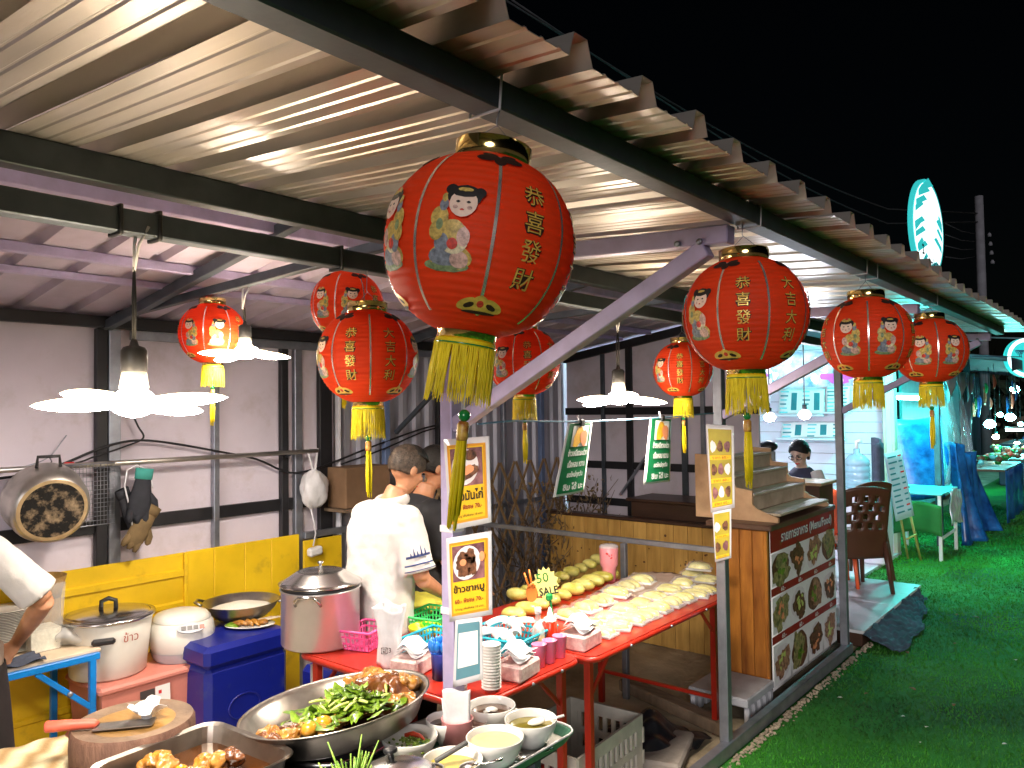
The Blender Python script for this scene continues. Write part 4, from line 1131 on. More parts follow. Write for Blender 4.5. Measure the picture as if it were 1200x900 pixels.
# big round pan, propped at a tilt
pc_ = (P(285, 848, d=2.31) + P(497, 800, d=2.43)) / 2
pr_ = .282
tiltM = Matrix.Rotation(math.radians(9), 3, Fw) if False else None
ax = (P(497, 800, d=2.43) - P(285, 848, d=2.31)).normalized(); ay = Vector((0, 0, 1)).cross(ax).normalized(); ay = (ay + Vector((0, 0, -.07))).normalized(); az = ax.cross(ay).normalized()
RP = Matrix((ax, ay, az)).transposed()
lowz = 0
pan = thing('round_pan', 'large round stainless pan of braised pork leg, tilted over a pot', 'pan', (pc_.x, pc_.y, PZ))
PH = .080
prof = [(0, -PH + .002), (pr_ * .78, -PH), (pr_ * .86, -PH + .012), (pr_ * .965, -.01), (pr_ * .985, .0), (pr_ + .006, .003), (pr_ + .006, .006), (pr_ * .985, .004), (pr_ * .95, -.012), (pr_ * .85, -PH + .02), (pr_ * .77, -PH + .006), (0, -PH + .006)]
MB().lathe(prof, 56, pc_, RP).build('pan_body', 'stainless_worn', pan)
zb_ = min((RP @ Vector((pr_ * .8 * math.cos(k), pr_ * .8 * math.sin(k), -PH))).z for k in np.linspace(0, 6.28, 30)) + pc_.z
print('pan centre', pc_, 'bottom', zb_)
hb = max(.012, zb_ + .012 - PZ)
st_ = thing('stove_ring', 'steel pot stand carrying the large round pan', 'stand', (pc_.x, pc_.y, PZ))
MB().lathe([(.175, 0), (.185, 0), (.185, hb), (.175, hb), (.175, 0)], 40, (pc_.x, pc_.y, PZ)).build('stand_drum', 'stainless', st_)
MB().lathe([(.183, hb - .008), (.190, hb - .004), (.183, hb)], 40, (pc_.x, pc_.y, PZ)).build('stand_rim', 'stainless', st_)
def onpan(x, y, z): return Vector(pc_) + RP @ Vector((x, y, z + (.014 if z > -PH + .02 else 0)))
MB().add([onpan(.05 + pr_ * .62 * math.cos(a), pr_ * .66 * math.sin(a), -PH + .012) for a in np.linspace(0, 2 * PI, 41)[:-1]], [tuple(range(40))]).build('broth', 'sauce_brown', pan)
for (x, y, z, r, m_, sd, lab) in ((.155, .03, -.028, (.085, .075, .055), 'meat_dark', 1, 'large dark braised pork leg in the round pan'), (.12, .09, -.012, (.075, .05, .045), 'skin_fat', 2, 'glossy pork leg skin on top of the round pan heap'), (.20, -.05, -.045, (.045, .035, .03), 'skin_fat', 3, 'pale fatty pork piece near the rim of the round pan'), (.10, .02, -.040, (.06, .05, .035), 'meat', 4, 'shredded braised pork heap beside the greens in the round pan'), (.16, -.03, -.06, (.06, .05, .03), 'meat_dark', 6, 'dark pork knuckle at the bottom of the round pan'), (.06, .10, -.06, (.05, .04, .025), 'meat', 7, 'braised pork piece behind the greens in the round pan'), (.115, .055, .004, (.05, .035, .03), 'meat', 9, 'golden shredded pork on the crown of the pork leg heap'), (.185, .075, -.012, (.045, .035, .03), 'meat_dark', 10, 'dark glossy pork rind leaning on the far rim of the round pan'), (.0, .09, -.045, (.05, .04, .025), 'skin_fat', 21, 'pale pork slice lying flat behind the greens'), (-.06, .03, -.05, (.045, .035, .02), 'meat', 22, 'brown pork slice in the open middle of the round pan'), (.21, .03, -.02, (.04, .04, .035), 'meat', 23, 'chunky pork piece against the high rim of the round pan'), (.075, .055, -.03, (.035, .03, .025), 'meat', 12, 'small golden pork chunk between the greens and the pork leg heap')):
    m = MB(); lump(m, onpan(x, y, z), r, sd, 26, 20, .42); tag(crust(m.build('braised_pork', m_), .028, .03), lab, 'meat', 'pork pieces in the round pan')
rd = random.Random(8)
for k in range(22):
    m = MB(); x, y = -.20 + .030 * (k % 8) + rd.uniform(-.01, .01), -.07 - .03 * (k // 8) + rd.uniform(-.012, .012)
    lump(m, onpan(x, y - .02, -PH + .045), (.026, .02, .018), k + 90); tag(crust(m.build('pork_scrap', ['meat', 'skin_fat', 'meat_dark'][k % 3]), .018), 'small braised pork scrap at the low side of the round pan', 'meat', 'pork scraps in the round pan')
for (x, y, lab) in ((-.035, -.135, 'braised egg below the greens in the round pan'), (-.075, -.16, 'braised egg half sunk at the low edge of the round pan')):
    tag(MB().ball(onpan(x, y, -PH + .055), (.024, .024, .022), 16, 10).build('braised_egg', 'egg_brown'), lab, 'egg', 'braised eggs in the round pan')
m = MB(); rd = random.Random(17)
for k in range(90):
    a, r = rd.uniform(0, 6.3), rd.uniform(0, .085); x, y = .145 + r * math.cos(a), .035 + r * .75 * math.sin(a)
    lump(m, onpan(x, y, -.006 - .050 * (r / .085) ** 2 + rd.uniform(-.012, .016)), (rd.uniform(.007, .014), rd.uniform(.006, .011), rd.uniform(.005, .009)), k + 300, 8, 6)
tag(m.build('shredded_pork', 'meat'), 'golden shreds of braised pork scattered over the pork leg', 'meat', kind='stuff')
# greens
g = MB(); gs = MB(); rd = random.Random(21)
for k in range(210):
    x, y = rd.gauss(.035, .065), rd.gauss(-.05, .055); h = .012 + .055 * math.exp(-(((x - .045) / .07) ** 2 + ((y + .055) / .06) ** 2))
    c = onpan(x, y, -PH + .045 + h * rd.uniform(.5, 1.2)); a = rd.uniform(0, 6.3); L = rd.uniform(.02, .04); w = L * rd.uniform(.3, .5); cv = rd.uniform(-.5, .9); tl = rd.uniform(-.5, .6)
    RR = RP @ rotz(a) @ Matrix.Rotation(tl, 3, 'Y')
    g.grid(lambda u, v: c + RR @ Vector(((u - .5) * 2 * L, (v - .5) * 2 * w * math.sin(PI * (.08 + .88 * u)) ** .7, cv * (u - .5) ** 2 * L * 2 + .4 * w * math.sin(5 * v + 8 * u) * .5 - (v - .5) ** 2 * w)), 5, 4)
for k in range(36):
    x, y = rd.gauss(.04, .05), rd.gauss(-.05, .04); c = onpan(x, y, -PH + .055 + rd.uniform(0, .05)); a = rd.uniform(0, 6.3); d0 = RP @ rotz(a) @ Vector((1, 0, rd.uniform(-.2, .4)))
    gs.tube([c, c + d0 * .03, c + d0 * .055 + Vector((0, 0, -.006))], [.004, .0045, .003], 6)
gt = thing('blanched_greens', 'heap of blanched leafy greens in the round pan', 'greens', onpan(.04, -.05, -PH + .03))
tag(g.build('leaves', 'leaf', gt), kind='stuff'); tag(gs.build('stems', 'stem_pale', gt), kind='stuff')
# chopping block, cleaver, bag
mat('wood_block', (.11, .05, .035), .75, 0, .35, 5, col2=(.19, .10, .065), bump=.4, bscale=30, stretch=(4, 4, 1))
mat('wood_block_top', (.13, .07, .03), .6, 0, .35, 3.5, col2=(.36, .19, .035), bump=.35, bscale=22, coat=.15)
mat('blade', (.30, .28, .26), .35, .9, .3, 14, bump=.05); mat('handle_red', (.55, .10, .06), .45, 0, .25, 12)
c = pz(157, 843, .895); blk = thing('chopping_block', 'round wooden chopping block worn in the middle', 'chopping block', (c.x, c.y, PZ))
BZ = .115
MB().lathe([(0, .0), (.155, 0), (.165, .01), (.168, .06), (.166, .105), (.160, BZ)], 48, (c.x, c.y, PZ)).build('block_side', 'wood_block', blk)
mat('wood_block_ring', (.15, .095, .06), .7, 0, .35, 6, col2=(.24, .16, .10), bump=.3)
MB().lathe([(.160, BZ), (.13, BZ - .003), (.112, BZ - .0045)], 48, (c.x, c.y, PZ)).build('block_ring', 'wood_block_ring', blk)
MB().lathe([(.112, BZ - .0045), (.06, BZ - .008), (0, BZ - .008)], 48, (c.x, c.y, PZ)).build('block_face', 'wood_block_top', blk)
kv = thing('cleaver', 'worn cleaver with red wooden handle lying across the chopping block', 'cleaver', (c.x, c.y, PZ + BZ))
h0, h1, k0, k1 = pz(52, 853, .915), pz(110, 846, .912), pz(110, 849, .906), pz(181, 842, .904)
kd = (k1 - k0).normalized(); kn = Vector((0, 0, 1)).cross(kd).normalized()
Mk = Matrix((kd, kn, Vector((0, 0, 1)))).transposed().to_4x4(); Mk.translation = (k0.x, k0.y, PZ + BZ + .002)
KL = (k1 - k0).length
MB().prism([(0, -.028), (KL * .98, -.030), (KL, -.02), (KL, .030), (KL * .03, .022)], .003, Mk).build('cleaver_blade', 'blade', kv)
z_h = PZ + BZ + .012
MB().tube([(h0.x, h0.y, z_h + .010), (h0 * .96 + h1 * .04).to_tuple()[:2] + (z_h + .010,), (h0 * .5 + h1 * .5).to_tuple()[:2] + (z_h + .006,), (h1.x, h1.y, z_h), (k0 + kd * .01).to_tuple()[:2] + (z_h - .003,)], [.011, .016, .015, .0125, .010], 12).build('cleaver_handle', 'handle_red', kv)
q = pz(172, 838, .905)
def sbag(u, v):
    a = 2 * PI * u; r = .012 + .032 * v ** 1.3 + .008 * math.sin(5 * a + 4 * v) * v + .006 * math.sin(11 * a) * v
    return (q.x + r * math.cos(a) * 1.3, q.y + r * math.sin(a), PZ + BZ + .002 + .036 * v ** .8 + .012 * math.sin(3 * a + 1) * v)
tag(MB().grid(sbag, 30, 10).build('plastic_bag', 'bag_white', solid=.0006), 'small crumpled clear plastic bag standing on the chopping block', 'bag')
# striped cloth
mat('cloth_stripe', (.66, .58, .36), .85, 0, .15, 10, wave=('DIAGONAL', 5.5, (.26, .15, .05), .9, .6), bump=.3, bscale=120)
a = pz(40, 896, .79)
tag(MB().grid(lambda u, v: Vector((a.x - .16 + .40 * u, a.y - .30 + .44 * v, PZ + .003 + .014 * (math.sin(5 * u + 4 * v) * .5 + .5) + .008 * math.sin(13 * v - 6 * u) ** 2)), 24, 24).build('kitchen_cloth', 'cloth_stripe', solid=.003), 'rumpled cream and brown striped cloth beside the chopping block', 'cloth')
# tray of bowls
mat('tray_green', (.05, .20, .12), .4, 0, .25, 10); mat('tray_metal_top', (.42, .40, .36), .35, .8, .25, 8)
gt_ = thing('serving_tray', 'green rimmed tin tray holding the bowls of sauce', 'tray', (-1.50, 1.70, PZ))
tx0, tx1, ty0, ty1 = -1.665, -1.385, 1.30, 1.945
rr = .05; ring = []
for (cx, cy, a0) in ((tx1 - rr, ty1 - rr, 0), (tx0 + rr, ty1 - rr, 90), (tx0 + rr, ty0 + rr, 180), (tx1 - rr, ty0 + rr, 270)):
    for k in range(6): q = math.radians(a0 + 18 * k); ring.append((cx + rr * math.cos(q), cy + rr * math.sin(q)))
MB().prism(ring, .006, Matrix.Translation((0, 0, PZ + .001))).build('tray_floor', 'tray_metal_top', gt_)
cxm, cym = (tx0 + tx1) / 2, (ty0 + ty1) / 2
def rg(f, z): return [((x - cxm) * (1 + f / .14) + cxm, (y - cym) * (1 + f / .32) + cym, PZ + z) for x, y in ring]
MB().add(rg(0, .004) + rg(.014, .03) + rg(.020, .034) + rg(.024, .031) + rg(.004, .001), [(i * 24 + k, i * 24 + (k + 1) % 24, (i + 1) * 24 + (k + 1) % 24, (i + 1) * 24 + k) for i in range(4) for k in range(24)]).build('tray_rim', 'tray_green', gt_)
MB().tube([Vector(q) + Vector((0, 0, .0)) for q in rg(.021, .0345)] + [Vector(rg(.021, .0345)[0])], .0035, 6, False).build('tray_edge', 'white_plastic', gt_)
mat('soup_olive', (.22, .18, .02), .12, 0, .3, 14, coat=.6); mat('soup_brown', (.09, .05, .03), .12, 0, .3, 14, coat=.6); mat('paste_cream', (.62, .54, .28), .35, 0, .2, 12, coat=.3); mat('broth_yellow', (.50, .40, .05), .15, 0, .2, 10, coat=.6)
mat('chilli_red', (.50, .04, .01), .3, coat=.4); mat('chilli_green', (.16, .26, .02), .35, 0, .4, 30, coat=.3); mat('shallot', (.45, .12, .10), .4, 0, .5, 50, col2=(.7, .5, .4))
TZ2 = PZ + .0075
def bowl(px, py, r, h, fill, lab, level=.72, z=None):
    z = TZ2 if z is None else z
    c = pz(px, py, z + h); c.z = z
    t = thing('soup_bowl', lab, 'bowl', c, 'white bowls of sauces')
    MB().lathe(bowl_prof(r, h, .52), 40, c).build('bowl_shell', 'white_ceramic', t)
    if fill: MB().lathe([(r * (.70 + .28 * level), h * level), (r * .4, h * level + .001), (0, h * level)], 36, c).build('bowl_fill', fill, t)
    return t, c
def spoon(c, ang, L, m, lab, up=.35, name='spoon'):
    t = thing(name, lab, 'spoon', c)
    d_ = Vector((math.cos(ang), math.sin(ang), up)).normalized(); c = Vector(c)
    MB().tube([c + d_ * .015, c + d_ * L * .5 + Vector((0, 0, -.003)), c + d_ * L], [.007, .0055, .0075], 8, flat=.45).build('spoon_handle', m, t)
    s_, u_, f_ = frame(d_); Rm = Matrix((f_, s_, u_)).transposed()
    MB().ball(c, (.028, .019, .008), 14, 8, R=Rm).build('spoon_bowl', m, t)
    return t
b1, c1 = bowl(622, 842, .079, .075, 'soup_olive', 'white bowl of olive green soup at the tray corner, with a white spoon')
spoon(c1 + Vector((.01, .015, .064)), .75, .085, 'white_ceramic', 'white ceramic spoon resting in the olive soup', .18)
b2, c2 = bowl(576, 826, .076, .072, 'soup_brown', 'white bowl of dark brown sauce with a white spoon, beside the post')
spoon(c2 + Vector((-.0, -.0, .058)), -1.2, .06, 'white_ceramic', 'white ceramic spoon lying in the dark brown sauce', .25)
b3, c3 = bowl(523, 842, .062, .066, 'soup_brown', 'white bowl partly hidden behind the pink cup of bags')
b4, c4 = bowl(580, 863, .082, .080, 'paste_cream', 'white bowl of pale cream dressing at the tray front', .80)
b5, c5 = bowl(480, 862, .082, .062, None, 'wide white bowl of chopped chillies beside the round pan', z=PZ + .001)
b6, c6 = bowl(530, 890, .082, .070, 'broth_yellow', 'white bowl of yellow broth with a black handled ladle')
b7, c7 = bowl(556, 846, .040, .045, 'shallot', 'little white bowl of chopped shallots between two larger bowls', .9)
ch = thing('chopped_chilli', 'heap of chopped green chillies with one red chilli in the wide bowl', 'chilli', c5 + Vector((0, 0, .03)))
m = MB(); rd = random.Random(31)
for k in range(80):
    x, y = rd.gauss(.012, .026), rd.gauss(0, .024); p0 = c5 + Vector((x, y, .036 + .012 * math.exp(-(x * x + y * y) / .001) + rd.uniform(0, .008))); a = rd.uniform(0, 6.3)
    m.tube([p0, p0 + Vector((math.cos(a), math.sin(a), rd.uniform(-.3, .3))) * rd.uniform(.006, .012)], .003, 5)
tag(m.build('chilli_pieces', 'chilli_green', ch), kind='stuff')
q = c5 + Vector((-.03, .01, .052)); MB().tube([q, q + Vector((.02, .012, .006)), q + Vector((.045, .02, .002)), q + Vector((.06, .022, -.006))], [.006, .0075, .006, .002], 8).build('red_chilli', 'chilli_red', ch)
ld = thing('ladle', 'black handled ladle resting in the yellow broth bowl', 'ladle', c6)
p0 = c6 + Vector((-.035, -.03, .066)); p1 = c6 + Vector((.015, .045, .105))
MB().bar(p0, p1, .020, .008, b=.003).build('ladle_handle', 'black_plastic', ld)
MB().ball(c6 + Vector((-.03, -.035, .052)), (.025, .025, .010), 14, 8).build('ladle_cup', 'stainless', ld)
q = c6 + Vector((.068, .02, .070)); spoon(q + Vector((-.03, .0, -.012)), .35, .10, 'stainless', 'thin steel spoon leaning on the rim of the yellow broth bowl', .3)
q = pz(612, 893, PZ + .03); spoon(Vector((-1.40, 1.72, PZ + .022)), 1.2, .11, 'stainless', 'steel spoon lying along the green edge of the tray', .05)
# pink cup of folded plastic bags
c = pz(536, 872, TZ2); c = Vector((c.x, c.y, TZ2)); t = thing('bag_holder', 'pink plastic cup stuffed with folded clear bags', 'cup', c)
mat('cup_coral', (.74, .30, .30), .4, 0, .1, 8, coat=.2)
MB().lathe([(0, .003), (.040, .002), (.043, 0), (.047, .075), (.049, .077), (.045, .077), (.040, .006), (0, .006)], 26, c).build('cup_shell', 'cup_coral', t)
for k in range(4):
    def f(u, v, k=k):
        return Vector(c) + rotz(.65 + .12 * k) @ Vector(((u - .5) * .075 * (1 + .10 * v), -.014 + .011 * k + .008 * math.sin(4 * v + k + 3 * u), .012 + (.155 - .012 * k) * v + .006 * math.sin(6 * u + k) * v))
    MB().grid(f, 10, 12).build('folded_bag', 'bag_white', t, solid=.002)
# lidded pot at the bottom and spring onions
c = P(466, 897, d=1.98); c = Vector((c.x, c.y, PZ)); t = thing('lidded_pot', 'small steel pot with shiny lid and black knob beside the spring onions', 'pot', c)
MB().lathe([(0, .001), (.085, .001), (.088, .006), (.090, .080), (.094, .083)], 32, c).build('pot_body', 'stainless', t)
MB().lathe([(.095, .084), (.096, .087), (.080, .095), (.04, .108), (0, .112)], 36, c).build('pot_lid', 'stainless', t)
kq = c + Vector((-.035, .01, .104))
MB().lathe([(.009, 0), (.007, .014), (.018, .018), (.019, .026), (.012, .030), (0, .031)], 16, kq, Matrix.Rotation(-.15, 3, 'Y')).build('lid_knob', 'black_plastic', t)
mat('onion_green', (.08, .30, .03), .4, 0, .3, 30, col2=(.36, .52, .08))
t = thing('spring_onions', 'bundle of cut green spring onions standing in a steel cup', 'spring onions', P(412, 893, d=1.96))
c = Vector(t.location); c.z = PZ; t.location = c; rd = random.Random(3)
m = MB().lathe([(0, .001), (.045, .001), (.050, .06), (.048, .06), (.043, .005), (0, .005)], 24, c).build('onion_cup', 'stainless', t)
for k in range(44):
    a = rd.uniform(0, 6.3); r = rd.uniform(0, .034); b0 = c + Vector((r * math.cos(a), r * math.sin(a), .01)); L = rd.uniform(.095, .125) if k < 38 else rd.uniform(.14, .165); sp = rd.uniform(.1, .5)
    d_ = Vector((math.cos(a) * sp, math.sin(a) * sp, 1)).normalized()
    MB().tube([b0, b0 + d_ * L * .6, b0 + d_ * L + Vector((math.cos(a), math.sin(a), 0)) * .008], [.0035, .0034, .0018], 6).build('onion_stalk', 'onion_green', t)

# ---------------------------------------------------------------- under the tables
mat('crate_white', (.46, .44, .38), .6, 0, .25, 6)
def crate(label, c, w, l, h, rz):
    t = thing('plastic_crate', label, 'crate', c, 'slotted plastic crates under the red tables', rz); t['_abs'] = 0
    MB().box((0, 0, .008), (w - .02, l - .02, .012)).build('crate_floor', 'crate_white', t)
    for s_, (ax_, ln, of) in ((0, ('x', l, w / 2)), (1, ('x', l, -w / 2)), (2, ('y', w, l / 2)), (3, ('y', w, -l / 2))):
        m = MB()
        def bb(cu, cz, du, dz):
            if ax_ == 'x': m.box((of, cu, cz), (.012, du, dz))
            else: m.box((cu, of, cz), (du, .012, dz))
        bb(0, h - .03, ln, .06); bb(0, .04, ln - .013, .08); bb(0, h * .52, ln - .013, .035)
        nn = int(ln / .045)
        for i in range(nn + 1):
            u = -ln / 2 + .01 + (ln - .02) * i / nn
            wd_ = .055 if i in (0, nn) else .02
            for z0, z1 in ((.08, h * .52 - .0175), (h * .52 + .0175, h - .06)): bb(u * (1 if i not in (0, nn) else .96), (z0 + z1) / 2, wd_, z1 - z0)
        m.build('crate_side', 'crate_white', t)
    return t
crate('dusty white slotted crate under the joint of the red tables', (-2.10, 2.98, .012), .40, .58, .31, .05)
crate('slotted crate half hidden behind the legs of the near red table', (-2.52, 2.45, .012), .38, .55, .31, -.1)
mat('tarp_black', (.012, .013, .016), .35, 0, .3, 6, bump=.8, bscale=12, coat=.2)
tag(MB().grid(lambda u, v: (-2.35 + .5 * u, 3.35 + .55 * v, .018 + .11 * math.sin(PI * u) * math.sin(PI * v) * (1 + .5 * math.sin(9 * u + 5 * v)) + .02 * math.sin(14 * u - 11 * v) ** 2), 28, 28).build('tarpaulin', 'tarp_black', solid=.002), 'crumpled black plastic sheet heaped on the ground under the mango table', 'tarpaulin')
mat('stone_slab', (.28, .25, .22), .9, 0, .3, 5, bump=.5, bscale=30); mat('old_wood', (.20, .14, .09), .85, 0, .35, 6, stretch=(1, 6, 1), bump=.3)
tag(MB().box((-1.98, 3.55, .045), (.30, .42, .06), rotz(.3), .012).build('stone_slab', 'stone_slab'), 'rough grey stone slab lying inside the sill by the second post', 'slab')
tag(MB().bar((-2.6, 4.25, .05), (-1.8, 3.98, .05), .10, .07, b=.008).build('timber', 'old_wood'), 'old timber beam on the ground behind the mango table', 'timber')
mat('pallet_plastic', (.42, .43, .46), .6, 0, .2, 6)
pl = thing('pallet_box', 'grey plastic slab on ribbed feet in front of the wooden counter', 'pallet', (-1.94, 4.34, 0))
MB().box((-1.94, 4.36, .135), (.36, .40, .05), b=.008).build('pallet_top', 'pallet_plastic', pl)
for k in range(5): MB().box((-1.775, 4.20 + .08 * k, .06), (.03, .045, .10), b=.006).build('pallet_foot', 'pallet_plastic', pl)
for k in range(5): MB().box((-2.10, 4.20 + .08 * k, .06), (.03, .045, .10), b=.006).build('pallet_foot', 'pallet_plastic', pl)
# ---------------------------------------------------------------- left side: cookers, boxes, blue table
mat('blue_steel', (.005, .20, .62), .3, 0, .1, coat=.4); mat('board_cream', (.62, .50, .36), .6, 0, .2, 6)
BT = .72
bt = thing('blue_table', 'folding table with bright blue steel frame and worn cream top', 'table', (-3.94, 1.30, 0))
MB().box((-3.95, 1.12, BT - .008), (.44, .90, .016), b=.003).build('table_top', 'board_cream', bt)
MB().bar((-3.725, .70, BT - .03), (-3.725, 1.56, BT - .03), .028, .030).build('frame_bar', 'blue_steel', bt)
MB().bar((-4.16, .70, BT - .03), (-4.16, 1.56, BT - .03), .028, .030).build('frame_bar', 'blue_steel', bt)
MB().bar((-4.16, 1.555, BT - .03), (-3.74, 1.555, BT - .03), .026, .028).build('frame_bar', 'blue_steel', bt)
for (x, y) in ((-3.725, 1.53), (-4.16, 1.53), (-3.725, .72), (-4.16, .72)): MB().bar((x, y, .0), (x, y, BT - .03), .028, .026, up=(1, 0, 0)).build('leg', 'blue_steel', bt)
MB().bar((-3.722, 1.30, BT - .045), (-3.722, 1.52, BT - .25), .014, .024).build('brace', 'blue_steel', bt)
MB().lathe([(0, 0), (.012, 0), (.012, .006), (0, .008)], 10, (-3.708, 1.43, BT - .165), Matrix.Rotation(PI / 2, 3, 'Y')).build('hinge_rivet', 'galv', bt)
# stack of plates
c = P(8, 728, X=-4.02); c.z = BT
t = thing('plate_stack', 'tall stack of white plates beside the person in white', 'plates', c)
for k in range(27): MB().lathe([(0, .002), (.06, .001), (.065, 0), (.105, .012), (.106, .014), (.064, .005), (0, .005)], 28, (c.x, c.y, BT + .007 * k)).build('plate', 'white_ceramic', t)
c = P(48, 755, X=-3.93); c.z = BT
t = thing('clear_container', 'clear square plastic canister of ice on the blue table', 'canister', c)
def sq(w, z): return [(c.x - w, c.y - w, BT + z), (c.x + w, c.y - w, BT + z), (c.x + w, c.y + w, BT + z), (c.x - w, c.y + w, BT + z)]
MB().add(sq(.060, .001) + sq(.075, .30), [(0, 1, 5, 4), (1, 2, 6, 5), (2, 3, 7, 6), (3, 0, 4, 7), (3, 2, 1, 0)]).build('canister_wall', 'clear_film', t, solid=.003)
mat('ice_pale', (.75, .74, .62), .3, 0, .2, 25, bump=.6, bscale=40)
MB().add(sq(.057, .004) + sq(.0615, .10), [(0, 1, 5, 4), (1, 2, 6, 5), (2, 3, 7, 6), (3, 0, 4, 7), (3, 2, 1, 0), (4, 5, 6, 7)]).build('canister_fill', 'ice_pale', t)
mat('wicker', (.26, .15, .04), .8, 0, .3, 40)
c2_ = P(46, 704, X=-4.08)
tag(MB().lathe([(0, BT + .20), (.09, BT + .20), (.115, BT + .30), (.112, BT + .30), (.088, BT + .206), (0, BT + .206)], 24, (c2_.x, c2_.y, 0)).lathe([(0, BT + .001), (.09, BT + .001), (.09, BT + .2), (0, BT + .2)], 24, (c2_.x, c2_.y, 0)).build('wicker_bowl', 'wicker'), 'brown woven bowl behind the clear canister', 'bowl')
q = P(92, 752, Z=BT)
tag(crumple('plastic_bag', 'crumpled clear bag of napkins lying on the blue table', 'bag', (-3.92, q.y, BT), (.10, .14, .05), 'clear_cup', 9), None)
mat('cloth_dark', (.05, .06, .09), .9, 0, .4, 12)
tag(MB().grid(lambda u, v: (-3.86 + .14 * u, 1.14 + .20 * v, BT + .003 + .016 * math.sin(7 * u + 5 * v) ** 2), 14, 14).build('dish_rag', 'cloth_dark', solid=.003), 'dark folded rag on the blue table edge', 'cloth')
# storage boxes
mat('box_pink', (.60, .22, .17), .5, 0, .08, 3, grime=(8, (.38, .14, .10), .56, .8, .6)); mat('label_dark', (.06, .05, .05), .5)
def storage_box(label, c, w, l, h):
    t = thing('storage_box', label, 'box', c, 'pink storage boxes against the yellow dado')
    c = Vector(c)
    def rgp(w_, l_, z): return [c + Vector((sx * w_ / 2, sy * l_ / 2, z)) for sx, sy in ((-1, -1), (1, -1), (1, 1), (-1, 1))]
    MB().add(rgp(w * .88, l * .90, .001) + rgp(w * .96, l * .97, h - .03), [(0, 1, 5, 4), (1, 2, 6, 5), (2, 3, 7, 6), (3, 0, 4, 7), (3, 2, 1, 0), (4, 5, 6, 7)]).build('box_body', 'box_pink', t)
    MB().box(c + Vector((0, 0, h - .018)), (w + .01, l + .01, .036), b=.012).build('box_lid', 'box_pink', t)
    return t
bxc = Vector((-3.88, 1.83, 0))
storage_box('lower pink storage box under the labelled one', bxc, .38, .56, .265)
sb = storage_box('upper pink storage box with a 42L label, carrying the rice cooker', bxc + Vector((0, 0, .266)), .38, .56, .275)
xq = bxc.x + .38 * .94 / 2 + .010
Ml = plane_M((xq, P(182, 798, X=xq).y, .266 + .165), (0, 1, 0), (-.05, 0, 1))
m = MB(); rect(m, Ml, -.072, -.05, -.002, .05, .002); m.build('capacity_label', 'label_dark', sb)
m = MB(); rect(m, Ml, 0, -.05, .072, .055, .002); m.build('paper_label', 'print_white', sb)
put_text(MB(), '42L', Ml, width=.055, x=-.037, y=-.015, z=.0035, bold=.03).build('label_lettering', 'print_white', sb)
m = MB(); rect(m, Ml, .015, .018, .030, .034, .0035); m.build('label_mark', 'print_red', sb)
# rice cooker
c = P(127, 778, X=-3.92); c.z = .5415; R_ = .195
mat('cooker_white', (.70, .68, .62), .3, 0, .08, 4, coat=.3, grime=(7, (.40, .30, .18), .60, .82, .6))
t = thing('rice_cooker', 'large white rice cooker with domed steel lid on the pink boxes', 'rice cooker', c)
MB().lathe([(0, .002), (R_ * .82, .002), (R_ * .86, .012), (R_ * .95, .18), (R_, .262), (R_ * .99, .268), (0, .268)], 48, c).build('cooker_body', 'cooker_white', t)
MB().lathe([(R_ + .010, .266), (R_ + .016, .272), (R_ + .012, .280), (R_ * .95, .284)], 48, c).build('cooker_rim', 'stainless', t)
lid = MB().lathe([(R_ * .96, .280), (R_ * .9, .288), (R_ * .6, .298), (0, .304)], 48, c).build('cooker_lid', 'stainless', t)
MB().tube([c + Vector((-.012, -.03, .302)), c + Vector((-.012, -.028, .340)), c + Vector((0, 0, .352)), c + Vector((.012, .028, .340)), c + Vector((.012, .03, .302))], .011, 8).build('lid_handle', 'black_plastic', lid)
dv = (CAM0 - c); dv.z = 0; dv.normalize(); sd_ = Vector((-dv.y, dv.x, 0))
q = c + dv * (R_ * .975) + sd_ * -.02 + Vector((0, 0, .195))
MB().box(q + sd_ * .06 * 0, (.03, .10, .03), Matrix((dv, sd_, Vector((0, 0, 1)))).transposed(), .01).build('side_handle', 'black_plastic', t)
put_text(MB(), 'ข้าว', plane_M(c + (dv + sd_ * .55).normalized() * (R_ * .985 + .003) + Vector((0, 0, .20)), sd_ - dv * .5, (0, 0, 1)), height=.045).build('hand_lettering', 'sign_brownred', t)
# multi cooker
c = P(213, 762, X=-3.86); c.z = .5415
t = thing('multi_cooker', 'rounded white electric multi cooker with grey button panel', 'cooker', c)
MB().lathe([(0, .002), (.120, .002), (.132, .02), (.152, .08), (.158, .13), (.150, .175), (.135, .195)], 36, c, sx=1.05, sy=1.0).build('cooker_body', 'cooker_white', t)
MB().lathe([(.122, .0), (.136, .018), (.145, .05), (.146, .052)], 36, c, sx=1.06, sy=1.01).build('base_band', 'box_pink' if False else 'pallet_plastic', t)
MB().lathe([(.137, .193), (.139, .199), (.12, .222), (.07, .236), (0, .240)], 36, c, sx=1.05, sy=1.0).build('cooker_lid', 'cooker_white', t)
pn = c + (dv * .148 + sd_ * .03) + Vector((0, 0, .165))
Mp = plane_M(pn + dv * .012 + Vector((0, 0, .012)), sd_, Vector((0, 0, 1)) - dv * .75)
m = MB(); m.prism([(.065 * math.cos(a), .026 * math.sin(a)) for a in np.linspace(0, 2 * PI, 25)[:-1]], .006, Mp); m.build('button_panel', 'pallet_plastic', t)
for k in range(4): MB().prism([(-.045 + .028 * k, -.010), (-.023 + .028 * k, -.010), (-.023 + .028 * k, .010), (-.045 + .028 * k, .010)], .009, Mp).build('button', 'black_plastic' if k < 3 else 'handle_red', t)
